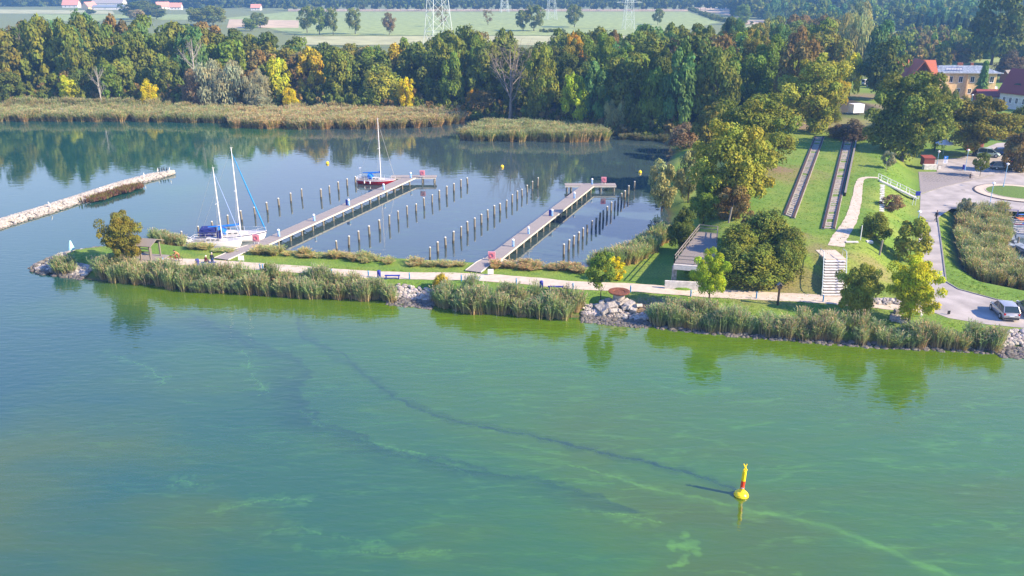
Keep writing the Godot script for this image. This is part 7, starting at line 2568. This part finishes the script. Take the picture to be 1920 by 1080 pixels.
func person(label: String, at: Vector3, turn: float, pose: String, top: Color, legs: Color, hair: Color, shirt: Color):
	# +z is the way the figure faces
	var skin := Color(0.55, 0.33, 0.24)
	var shoe := Color(0.03, 0.025, 0.025)
	var t := thing("person", label, "person", at, turn)
	var b := []
	var hip := 0.92
	var lean := 0.03
	var feet := [Vector3(-0.11, 0.05, 0.0), Vector3(0.11, 0.05, 0.0)]
	var knees := [Vector3(-0.1, 0.5, 0.04), Vector3(0.1, 0.5, 0.04)]
	if pose == "walk":
		feet = [Vector3(-0.09, 0.05, 0.3), Vector3(0.09, 0.1, -0.34)]
		knees = [Vector3(-0.09, 0.5, 0.2), Vector3(0.09, 0.48, -0.05)]
	elif pose == "sit":
		hip = 0.55
		lean = 0.1
		feet = [Vector3(-0.1, 0.05, 0.5), Vector3(0.1, 0.05, 0.45)]
		knees = [Vector3(-0.11, 0.53, 0.44), Vector3(0.11, 0.53, 0.42)]
	elif pose == "bend":
		lean = 0.28
	var hc := Vector3(0, hip, 0)
	var ch := hc + Vector3(0, 0.42 - lean * 0.3, lean)
	var nk := hc + Vector3(0, 0.56 - lean * 0.5, lean * 1.35)
	var hd := nk + Vector3(0, 0.15, 0.03 + lean * 0.2)
	b.push_back([hc + Vector3(-0.07, 0, 0), hc + Vector3(0.07, 0, 0), 0.125, 0.125, legs])
	b.push_back([hc + Vector3(0, 0.08, 0), ch, 0.13, 0.15, top])
	b.push_back([ch + Vector3(-0.1, 0.0, 0), ch + Vector3(0.1, 0.0, 0), 0.12, 0.12, top])
	b.push_back([ch + Vector3(0, -0.22, 0.075), ch + Vector3(0, 0.02, 0.09), 0.07, 0.05, shirt])
	b.push_back([nk + Vector3(0, -0.05, 0), nk + Vector3(0, 0.05, 0), 0.055, 0.05, skin])
	b.push_back([hd + Vector3(0, -0.03, 0.015), hd + Vector3(0, 0.03, 0.0), 0.08, 0.092, skin])
	b.push_back([hd + Vector3(0, 0.0, 0.1), hd + Vector3(0, -0.025, 0.112), 0.012, 0.016, skin])
	b.push_back([hd + Vector3(0, 0.055, -0.03), hd + Vector3(0, 0.075, 0.0), 0.092, 0.088, hair])
	for s in 2:
		var q := -1.0 if s == 0 else 1.0
		b.push_back([hc + Vector3(q * 0.09, -0.02, 0), knees[s], 0.095, 0.065, legs])
		b.push_back([knees[s], feet[s] + Vector3(0, 0.06, 0), 0.062, 0.045, legs])
		b.push_back([feet[s] + Vector3(0, 0, -0.04), feet[s] + Vector3(0, -0.01, 0.15), 0.045, 0.038, shoe])
		var sh := ch + Vector3(q * 0.19, 0.06, 0)
		var el := sh + Vector3(q * 0.06, -0.28, -0.03)
		var wr := el + Vector3(-q * 0.02, -0.22, 0.1)
		if pose == "sit" or pose == "bend":
			el = sh + Vector3(q * 0.05, -0.24, 0.12)
			wr = el + Vector3(-q * 0.08, -0.08, 0.22)
		elif pose == "walk":
			wr = el + Vector3(0, -0.22, 0.1 * q)
		b.push_back([sh, el, 0.058, 0.048, top])
		b.push_back([el, wr, 0.046, 0.034, top])
		hand(b, wr, (wr - el).normalized(), skin)
	part("body", body_mesh(b, 0.022), M.cloth, t)
	var e := MB.new()
	for q in [-1, 1]:
		e.lathe([Vector2(0.001, -0.012), Vector2(0.012, 0), Vector2(0.001, 0.012)], 6, hd + Vector3(q * 0.034, 0.01, 0.09))
	e.box(hd + Vector3(0, -0.06, 0.094), Vector3(0.05, 0.012, 0.01))
	part("face_features", e, M.timber, t)

func build_people():
	person("person in a dark jacket and pale shirt standing behind the blue bench", Vector3(-38.72, 1.3, -104.72), 3.0, "stand", Color(0.02, 0.025, 0.05), Color(0.02, 0.06, 0.2), Color(0.55, 0.52, 0.48), Color(0.75, 0.75, 0.78))
	person("white haired person in a wine red jacket sitting on the blue bench", Vector3(-39.62, 1.3, -104.72), 2.6, "sit", Color(0.1, 0.012, 0.02), Color(0.03, 0.03, 0.04), Color(0.75, 0.73, 0.7), Color(0.1, 0.012, 0.02))
	person("dark haired person in tan clothes bending over the bicycles", Vector3(-43.71, 1.3, -106.47), -1.2, "bend", Color(0.4, 0.2, 0.08), Color(0.25, 0.1, 0.06), Color(0.015, 0.012, 0.01), Color(0.4, 0.2, 0.08))
	person("person in dark blue clothes walking on the quay road", Vector3(64.62, 1.34, -125.79), 0.2, "walk", Color(0.012, 0.014, 0.035), Color(0.012, 0.013, 0.02), Color(0.1, 0.06, 0.04), Color(0.012, 0.014, 0.035))

# ------------------------------------------------------------------ buildings
func window(parent: Node3D, c: Vector3, right: Vector3, w: float, h: float, frame_m: Material):
	# a sunk pane in a proud frame; «right» runs along the wall
	var out := right.cross(Vector3.UP).normalized()
	var bs := Basis(right, Vector3.UP, out)
	var f := MB.new()
	for s in [-1, 1]:
		f.box(c + bs * Vector3(s * (w * 0.5), 0, 0.03), Vector3(0.1, h + 0.1, 0.1), bs)
		f.box(c + bs * Vector3(0, s * (h * 0.5), 0.03), Vector3(w - 0.1, 0.1, 0.1), bs)
	f.box(c + bs * Vector3(0, 0, 0.02), Vector3(0.06, h - 0.1, 0.06), bs)
	f.box(c + bs * Vector3(0, -h * 0.5 - 0.08, 0.09), Vector3(w + 0.25, 0.06, 0.2), bs)
	var o := part("window", f, frame_m, parent)
	var g := MB.new()
	g.box(c + bs * Vector3(0, 0, 0.005), Vector3(w - 0.1, h - 0.1, 0.02), bs)
	part("pane", g, M.glass_dark, o)

func gable_roof(parent: Node3D, called: String, c: Vector3, ln: float, dp: float, eave: float, rise: float, over: float, m: Material, along_x := true) -> MeshInstance3D:
	# two slopes and a thickness; the ridge runs along x or z
	var b := MB.new()
	var th := 0.22
	var hw := dp * 0.5 + over
	var hl := ln * 0.5 + over
	var drop := rise * over / (dp * 0.5)
	for s in [-1.0, 1.0]:
		var p := [Vector3(-hl, eave - drop, s * hw), Vector3(hl, eave - drop, s * hw), Vector3(hl, eave + rise, 0), Vector3(-hl, eave + rise, 0)]
		var q := []
		for i in 4:
			var v: Vector3 = p[i]
			if not along_x:
				v = Vector3(v.z, v.y, v.x)
			q.push_back(v + c)
		var up := Vector3(0, th, 0)
		b.quad(q[0] + up, q[1] + up, q[2] + up, q[3] + up)
		b.quad(q[0], q[3], q[2], q[1])
		b.quad(q[0], q[1], q[1] + up, q[0] + up)
		b.quad(q[1], q[2], q[2] + up, q[1] + up)
		b.quad(q[3], q[0], q[0] + up, q[3] + up)
	return part(called, b, m, parent)

func gable_wall(parent: Node3D, ln: float, dp: float, eave: float, rise: float, m: Material):
	# pentagon prism, ridge along x
	var b := MB.new()
	b.box(Vector3(0, eave * 0.5 - 0.3, 0), Vector3(ln, eave + 0.6, dp))
	for s in [-1.0, 1.0]:
		b.tri(Vector3(s * ln * 0.5, eave, -dp * 0.5), Vector3(s * ln * 0.5, eave, dp * 0.5), Vector3(s * ln * 0.5, eave + rise, 0))
	part("wall", b, m, parent)

func build_buildings():
	# yellow hotel with a grey low roof
	var h := thing("hotel", "long yellow two storey hotel with a low grey roof and dark windows", "hotel", Vector3(137.67, 1.5, -264.44), -0.08)
	var wl := MB.new()
	wl.box(Vector3(0, 3.6, -4.5), Vector3(17.5, 7.8, 9.0))
	part("wall", wl, M.wall_yellow, h)
	var bay := MB.new()
	bay.box(Vector3(-6.9, 3.6, 0.4), Vector3(3.0, 7.8, 1.2))
	part("bay", bay, M.wall_yellow, h)
	var pil := MB.new()
	pil.box(Vector3(0.2, 3.5, 0.35), Vector3(0.35, 7.4, 0.7))
	part("pilaster", pil, M.wall_yellow, h)
	for x in [-4.6, -1.7, 1.7, 4.6, 7.4]:
		window(h, Vector3(x, 5.6, 0.0), Vector3.RIGHT, 1.15, 1.7, M.white)
	for x in [-1.9, 1.4, 4.6]:
		window(h, Vector3(x, 2.1, 0.0), Vector3.RIGHT, 1.0, 1.5, M.white)
	for y in [5.6, 2.1]:
		window(h, Vector3(-6.9, y, 1.0), Vector3.RIGHT, 1.0, 1.6, M.white)
	var dr := MB.new()
	dr.box(Vector3(3.0, 1.1, 0.04), Vector3(1.2, 2.3, 0.1))
	part("door", dr, M.timber, h)
	for z in [-2.5, -5.5]:
		window(h, Vector3(8.75, 5.4, z), Vector3(0, 0, -1), 0.9, 1.5, M.white)
	var rf := MB.new()
	var ev := 7.5
	var hx := 9.9
	var z0 := 1.2
	var z1 := -10.2
	var rg := 9.3
	var pts := [Vector3(-hx, ev, z0), Vector3(hx, ev, z0), Vector3(hx, ev, z1), Vector3(-hx, ev, z1)]
	var r0 := Vector3(-hx + 3.0, rg, -4.5)
	var r1 := Vector3(hx - 4.5, rg, -4.5)
	rf.quad(pts[0], pts[1], r1, r0)
	rf.tri(pts[1], pts[2], r1)
	rf.quad(pts[2], pts[3], r0, r1)
	rf.tri(pts[3], pts[0], r0)
	rf.quad(pts[3], pts[2], pts[1], pts[0])
	var ro := part("roof", rf, M.roof_grey, h)
	var gt := MB.new()
	gt.bar(pts[0] + Vector3(0, 0.05, 0.06), pts[1] + Vector3(0, 0.05, 0.06), 0.16, 0.18)
	gt.bar(pts[1] + Vector3(0.06, 0.05, 0), pts[2] + Vector3(0.06, 0.05, 0), 0.16, 0.18)
	part("gutter", gt, M.steel, ro)
	for x in [-0.6, 2.9]:
		var ch := MB.new()
		ch.box(Vector3(x, 9.4, -5.0), Vector3(1.6 if x < 0 else 0.8, 1.3, 0.8))
		part("chimney", ch, M.brick, ro)
	var sg := MB.new()
	sg.bar(Vector3(-6.4, 8.3, -0.4), Vector3(-1.6, 8.3, -0.4), 0.1, 0.08)
	sg.bar(Vector3(-6.4, 9.0, -0.4), Vector3(-1.6, 9.0, -0.4), 0.1, 0.08)
	for i in 7:
		sg.bar(Vector3(-6.4 + i * 0.8, 7.6, -0.4), Vector3(-6.4 + i * 0.8, 9.05, -0.4), 0.07, 0.07)
	part("sign_frame", sg, M.blue, ro)
	var lt := MB.new()
	for i in 12:
		lt.box(Vector3(-6.1 + i * 0.38, 8.65, -0.32), Vector3(0.22, 0.42 if i % 3 else 0.5, 0.05))
	part("sign_lettering", lt, M.white, ro)
	var dish := MB.new()
	dish.lathe([Vector2(0.001, -0.12), Vector2(0.3, -0.06), Vector2(0.48, 0.04)], 16, Vector3(9.4, 3.2, -0.6), Basis(Vector3.RIGHT, 1.2))
	part("satellite_dish", dish, M.white, h)
	# red gabled house
	var g := thing("gabled_house", "red roofed house with a timbered cross gable beside the yellow hotel", "house", Vector3(121.32, 1.5, -262.04), -0.08)
	var gw := MB.new()
	gw.box(Vector3(0, 3.2, -5.0), Vector3(11.5, 7.0, 8.5))
	part("wall", gw, M.wall_yellow, g)
	gable_roof(g, "roof", Vector3(0, 0, -5.0), 11.8, 8.6, 6.5, 4.4, 0.8, M.roof_red)
	var cg := MB.new()
	cg.box(Vector3(0.6, 3.2, 0.2), Vector3(6.4, 7.0, 2.6))
	part("cross_wing", cg, M.wall_white, g)
	gable_roof(g, "cross_roof", Vector3(0.6, 0, -1.2), 6.6, 7.6, 6.2, 5.2, 1.1, M.roof_red, false)
	var tg := MB.new()
	tg.tri(Vector3(-2.6, 6.6, 1.53), Vector3(3.8, 6.6, 1.53), Vector3(0.6, 11.2, 1.53))
	part("timber_gable", tg, M.timber, g)
	for x in [-1.6, -0.5, 0.6, 1.7, 2.8]:
		var pp := MB.new()
		pp.bar(Vector3(x, 6.6, 1.6), Vector3(x, 8.6 - absf(x - 0.6) * 0.6, 1.6), 0.5, 0.05)
		part("plaster_panel", pp, M.wall_white, g)
	for x in [-0.6, 1.8]:
		window(g, Vector3(x, 5.2, 1.5), Vector3.RIGHT, 0.9, 1.3, M.white)
	for x in [-4.3, 5.0]:
		window(g, Vector3(x, 5.0, -0.75), Vector3.RIGHT, 0.9, 1.4, M.white)
	# crimson roofed garage
	var c := thing("garage", "small garage with a crimson hipped roof and pale wall", "garage", Vector3(139.09, 1.5, -252.84), -0.12)
	gable_wall(c, 6.6, 5.0, 2.5, 1.3, M.brick)
	gable_roof(c, "roof", Vector3.ZERO, 6.8, 5.1, 2.5, 1.4, 0.6, M.roof_crimson)
	var gd := MB.new()
	gd.box(Vector3(1.2, 1.15, 2.53), Vector3(2.4, 2.1, 0.06))
	part("garage_door", gd, M.wall_white, c)
	var gd2 := MB.new()
	gd2.box(Vector3(-1.8, 1.2, 2.52), Vector3(1.4, 1.9, 0.05))
	part("door", gd2, M.paint_blue, c)
	# white house at the right edge
	var w := thing("white_house", "white house with a steep crimson roof at the right edge", "house", Vector3(145.16, 1.5, -243.2), -1.04)
	gable_wall(w, 12.0, 8.4, 4.6, 5.6, M.wall_white)
	var wr := gable_roof(w, "roof", Vector3.ZERO, 12.2, 8.6, 4.6, 5.7, 0.5, M.roof_crimson)
	var dm := MB.new()
	var arc := []
	for i in 9:
		var a := PI * i / 8.0
		arc.push_back(Vector3(-2.2 - cos(a) * 1.0, 6.3 + sin(a) * 0.55, 3.1))
	for i in 8:
		dm.quad(arc[i] + Vector3(0, 0, 0.2), arc[i + 1] + Vector3(0, 0, 0.2), arc[i + 1] + Vector3(0, 0.1, -1.6), arc[i] + Vector3(0, 0.1, -1.6))
	dm.fan(arc)
	part("eyebrow_dormer", dm, M.glass_car, wr)
	var cy := MB.new()
	cy.box(Vector3(1.0, 10.4, 0.3), Vector3(0.8, 1.2, 0.7))
	part("chimney", cy, M.wall_white, wr)
	for x in [-4.6, -2.8, -1.0, 1.0]:
		window(w, Vector3(x, 2.2, 4.2), Vector3.RIGHT, 0.75, 1.5, M.white)
	for z in [-2.0, 0.0, 2.0]:
		window(w, Vector3(-6.0, 2.6, z), Vector3(0, 0, 1), 0.7, 1.4, M.white)
		window(w, Vector3(6.0, 2.4, z), Vector3(0, 0, -1), 0.7, 1.3, M.white)
	window(w, Vector3(6.0, 5.6, 0.6), Vector3(0, 0, -1), 0.8, 1.3, M.white)
	# small shed far behind
	var s := thing("shed", "small brown shed with a pointed gable right of the hotel", "shed", Vector3(173.29, 1.6, -305.35), 0.5)
	gable_wall(s, 3.6, 3.6, 2.2, 1.8, M.brick)
	gable_roof(s, "roof", Vector3.ZERO, 3.8, 3.7, 2.2, 1.8, 0.4, M.wood_grey)
	# farm at the upper left
	for e in [["farmhouse", "distant farmhouse with a pale red roof at the upper left", Vector3(-512.16, 2.1, -1045.01), 18.0, 9.0, 3.2, 5.0, "wall_white", "roof_far", 0.0], ["farmhouse", "distant cream house with a red roof in the far farmyard", Vector3(-459.88, 2.1, -977.86), 13.0, 9.0, 3.5, 4.5, "wall_yellow", "roof_far", 1.2], ["barn", "large pale grey barn in the far farmyard", Vector3(-476.15, 2.1, -1063.25), 36.0, 14.0, 4.5, 6.0, "wall_white", "concrete", 0.0], ["barn", "long low white shed in front of the far barn", Vector3(-441.85, 2.1, -977.86), 46.0, 7.0, 3.0, 1.6, "wall_white", "roof_grey", 0.0], ["farmhouse", "distant red roofed house right of the dark far trees", Vector3(-386.36, 2.1, -993.84), 14.0, 9.0, 3.0, 4.5, "wall_white", "roof_far", 0.7], ["farmhouse", "second distant red roofed house right of the dark far trees", Vector3(-365.69, 2.1, -977.86), 12.0, 8.0, 3.0, 4.0, "wall_white", "roof_far", 0.1], ["farmhouse", "tiny distant house among the far trees below the haze", Vector3(-274.13, 2.1, -962.39), 10.0, 7.0, 2.8, 3.2, "wall_white", "roof_far", 0.0], ["barn", "pale far building at the top right between the woods", Vector3(650.13, 2.1, -1287.38), 40.0, 12.0, 5.0, 5.0, "wall_white", "roof_grey", 0.0]]:
		var f := thing(e[0], e[1], "house" if e[0] == "farmhouse" else "barn", e[2], e[9])
		gable_wall(f, e[3], e[4], e[5], e[6], M[e[7]])
		gable_roof(f, "roof", Vector3.ZERO, e[3], e[4], e[5], e[6], 0.5, M[e[8]])
		for k in 3:
			window(f, Vector3((k - 1) * e[3] * 0.28, e[5] * 0.5, e[4] * 0.5), Vector3.RIGHT, 1.1, 1.2, M.white)

# ------------------------------------------------------------------ far country
func pylon(label: String, p: Vector3, high: float, base: float, top: float, arms: Array, m: Material, thick: float, turn := 0.3):
	var t := thing("power_pylon", label, "pylon", p, turn)
	var lv := []
	var n := 9
	for i in n + 1:
		var u := float(i) / n
		var y := high * (1.0 - pow(1.0 - u, 1.35))
		var w := lerpf(base, top, pow(u, 0.75)) * 0.5
		lv.push_back([Vector3(-w, y, -w), Vector3(w, y, -w), Vector3(w, y, w), Vector3(-w, y, w)])
	for k in 4:
		var b := MB.new()
		for i in n:
			b.bar(lv[i][k], lv[i + 1][k], thick, thick)
		part("leg", b, m, t)
	for k in 4:
		var b := MB.new()
		var k2 := (k + 1) % 4
		for i in n:
			b.bar(lv[i][k], lv[i + 1][k2], thick * 0.5, thick * 0.5)
			b.bar(lv[i][k2], lv[i + 1][k], thick * 0.5, thick * 0.5)
			if i % 2 == 0:
				b.bar(lv[i + 1][k], lv[i + 1][k2], thick * 0.6, thick * 0.6)
		part("bracing", b, m, t)
	for a in arms:
		var b := MB.new()
		for s in [-1, 1]:
			b.bar(Vector3(0, a[0], 0), Vector3(s * a[1], a[0], 0), thick * 0.9, thick * 0.9)
			b.bar(Vector3(0, a[0] + a[1] * 0.2, 0), Vector3(s * a[1], a[0] + 0.2, 0), thick * 0.6, thick * 0.6)
			for k in 4:
				b.bar(Vector3(s * a[1] * k / 4.0, a[0], 0), Vector3(s * a[1] * (k + 0.5) / 4.0, a[0] + a[1] * 0.2 * (1.0 - (k + 0.5) / 4.0), 0), thick * 0.4, thick * 0.4)
		part("cross_arm", b, m, t)

func build_far():
	pylon("large pale steel pylon behind the wood, cut off by the top edge", Vector3(-36.63, 2.1, -442.88), 58.0, 12.5, 1.6, [[38.0, 12.0], [46.0, 9.0]], M.galv, 0.26, 0.5)
	pylon("second steel pylon in the green field right of the first", Vector3(79.85, 2.1, -611.4), 44.0, 7.0, 1.3, [[17.5, 9.0], [27.0, 11.0], [35.0, 8.0]], M.galv, 0.2, 0.2)
	pylon("small far pylon left of the second one in the field", Vector3(33.05, 2.1, -748.37), 42.0, 8.0, 1.3, [[26.0, 9.0], [33.0, 9.0]], M.galv, 0.22, 0.2)
	pylon("farthest small pylon before the far tree row", Vector3(-7.54, 2.1, -905.04), 42.0, 8.0, 1.4, [[26.0, 10.0], [33.0, 9.0]], M.galv, 0.35, 0.2)
	var list := [
		["mid", "open", "light green field tree, second of the group of four in the green field", Vector3(-120.2, 2.1, -554.68), 16.14, 11.65], ["forest", "open", "green field tree, leftmost of the group of four in the green field", Vector3(-132.69, 2.1, -576.08), 16.09, 11.75], ["forest", "open", "slender green field tree, third of the group of four in the green field", Vector3(-111.55, 2.1, -554.68), 15.83, 9.32], ["forest", "open", "spreading green field tree, rightmost of the group of four in the green field", Vector3(-98.79, 2.1, -559.88), 15.34, 12.77],
		["brown", "open", "thin brownish field tree right of the group of four", Vector3(-76.58, 2.1, -554.68), 13, 8.66], ["forest", "round", "round green field tree left of the straw field", Vector3(-220.55, 2.1, -658.37), 13.84, 20.48], ["forest", "round", "dark green field tree at the left of the straw field, behind the wood", Vector3(-236.67, 2.1, -673.11), 12.24, 16.1], ["forest", "round", "low green field tree in the straw field", Vector3(-178.23, 2.1, -630.7), 10.07, 12.08], ["mid", "round", "pale green low field tree beside the straw field", Vector3(-174.25, 2.1, -593.23), 8.15, 12.09],
		["dark", "round", "big dark hazy tree in front of the far farm", Vector3(-315.63, 2.1, -757.77), 14.58, 32.56], ["dark", "round", "dark hazy tree right of the big one by the far farm", Vector3(-301.61, 2.1, -757.77), 11.17, 19.9], ["tan", "round", "tan hazy bush below the big far tree", Vector3(-302.5, 2.1, -721.51), 9.02, 12.93],
		["forest", "open", "left one of the pair of field trees right of the large pylon", Vector3(7.47, 2.1, -593.23), 13.2, 11.38], ["forest", "open", "right one of the pair of field trees right of the large pylon", Vector3(14.58, 2.1, -593.23), 16.21, 14.22], ["forest", "open", "single field tree between the pair and the second pylon", Vector3(44.64, 2.1, -637.4), 15.22, 13.74], ["forest", "open", "small field tree right of the second pylon", Vector3(109.88, 2.1, -673.11), 11.48, 9.26], ["brown", "sparse", "bare brownish field tree in the middle of the green field", Vector3(-17.92, 2.1, -665.66), 10.61, 9.55], ["brown", "sparse", "brownish tree seen through the large pylon", Vector3(-50.89, 2.1, -644.24), 13.92, 10.02],
		["mid", "open", "light green field tree beside the straw strip at the right", Vector3(173.48, 2.1, -673.11), 14.52, 14.09], ["mid", "open", "small light green field tree right of the straw strip", Vector3(203.58, 2.1, -712.98), 8.11, 7.24], ["dark", "round", "low dark far bush in the field left of the farm trees", Vector3(-401.88, 2.1, -854.06), 4.84, 10.17]]
	for e in list:
		tree("tree", e[1 + 1], "tree", e[3], e[4], e[5], e[1], e[0], "", 0.18)
	# avenues along the far roads, each a few pixels high
	var xf := []
	var a0: Vector3 = Vector3(-239.2, 2, -957.61)
	var a1: Vector3 = Vector3(187.94, 2, -957.61)
	for i in 58:
		var s := rng.randf_range(11, 14)
		var p := a0.lerp(a1, i / 57.0) + Vector3(rng.randf_range(-3, 3), 1.6, rng.randf_range(-6, 6))
		xf.push_back(Transform3D(Basis(Vector3.UP, rng.randf() * TAU).scaled(Vector3(s * 1.05, s, s * 1.05)), p))
	var b0: Vector3 = Vector3(197.48, 2, -988.65)
	var b1: Vector3 = Vector3(234.42, 2, -942.79)
	for i in 10:
		var s := rng.randf_range(10, 12)
		xf.push_back(Transform3D(Basis(Vector3.UP, rng.randf() * TAU).scaled(Vector3(s, s, s)), b0.lerp(b1, i / 9.0) + Vector3(0, 2.2, 0)))
	tag(copies("far_avenue", MESH.far[0], M.leaf_dark, xf, []), "row of small dark trees along the far road behind the green field", "tree row")
	xf = []
	for i in 58:
		xf.push_back(Transform3D(Basis().scaled(Vector3(8, 5, 8)), a0.lerp(a1, i / 57.0)))
	for i in 10:
		xf.push_back(Transform3D(Basis().scaled(Vector3(8, 5, 8)), b0.lerp(b1, i / 9.0)))
	tag(copies("avenue_trunks", MESH.stem[0], M.bark, xf, []), "small trunks of the far avenue trees", "tree row")
	# woods that read as one mass
	var masses := [["far_wood", "dark wood far behind the avenue, running across the top", PackedVector2Array([Vector2(-789.09, -1146.26), Vector2(775.49, -1146.26), Vector2(910.36, -1347.8), Vector2(-926.33, -1347.8)]), 1400, 12.0, 20.0], ["far_wood", "dark far wood behind the farm at the upper left", PackedVector2Array([Vector2(-671.34, -1066.34), Vector2(-541.34, -1085.27), Vector2(-599.73, -1264.51), Vector2(-794.65, -1264.51)]), 160, 12.0, 20.0], ["far_wood", "hazy far wood between the farm and the avenue", PackedVector2Array([Vector2(-373.36, -1013.27), Vector2(-244.89, -1030.37), Vector2(-277.24, -1168.13), Vector2(-429.71, -1168.13)]), 170, 10.0, 17.0], ["far_wood", "dark hazy wood behind the straw field at the upper right", PackedVector2Array([Vector2(197.8, -789.68), Vector2(290.24, -759.97), Vector2(538.07, -868.78), Vector2(694.6, -1125.19), Vector2(270.67, -1085.27)]), 520, 13.0, 21.0], ["far_hedge", "dark hedge between the green field and the straw field", PackedVector2Array([Vector2(190.69, -977.86), Vector2(163.97, -712.98), Vector2(181.12, -673.11), Vector2(186.02, -688.52), Vector2(172.1, -739.2), Vector2(198.5, -993.84)]), 120, 2.0, 4.0], ["far_hedge", "dark hedge at the near edge of the green field", PackedVector2Array([Vector2(17.28, -576.08), Vector2(34.55, -576.08), Vector2(35.22, -587.4), Vector2(17.61, -587.4)]), 30, 1.5, 2.6]]
	for e in masses:
		var pl: PackedVector2Array = e[2]
		var box := Rect2(pl[0], Vector2.ZERO)
		for p in pl:
			box = box.expand(p)
		xf = []
		var k := 0
		while xf.size() < e[3] and k < e[3] * 30:
			k += 1
			var p := box.position + Vector2(rng.randf(), rng.randf()) * box.size
			if Geometry2D.is_point_in_polygon(p, pl):
				var s := rng.randf_range(e[4], e[5])
				xf.push_back(Transform3D(Basis(Vector3.UP, rng.randf() * TAU).scaled(Vector3(s * 1.1, s, s * 1.1)), Vector3(p.x, 1.6, p.y)))
		tag(copies(e[0], MESH.far[1], M.leaf_dark if e[0] == "far_wood" else M.leaf_forest, xf, []), e[1], "wood" if e[0] == "far_wood" else "hedge")
	# far ridge on the horizon
	var rd := MB.new()
	var secs := [[], [], []]
	for i in 41:
		var x := lerpf(-3600, 3600, i / 40.0)
		var hh := 42.0 + 16.0 * sin(x * 0.0021) + 10.0 * sin(x * 0.0057 + 1.0)
		secs[0].push_back(Vector3(x, 0, -3000))
		secs[1].push_back(Vector3(x, hh, -3300))
		secs[2].push_back(Vector3(x, 0, -3800))
	rd.loft(secs, false, true)
	tag(part("hills", rd, M.leaf_dark), "", "", "", "structure")
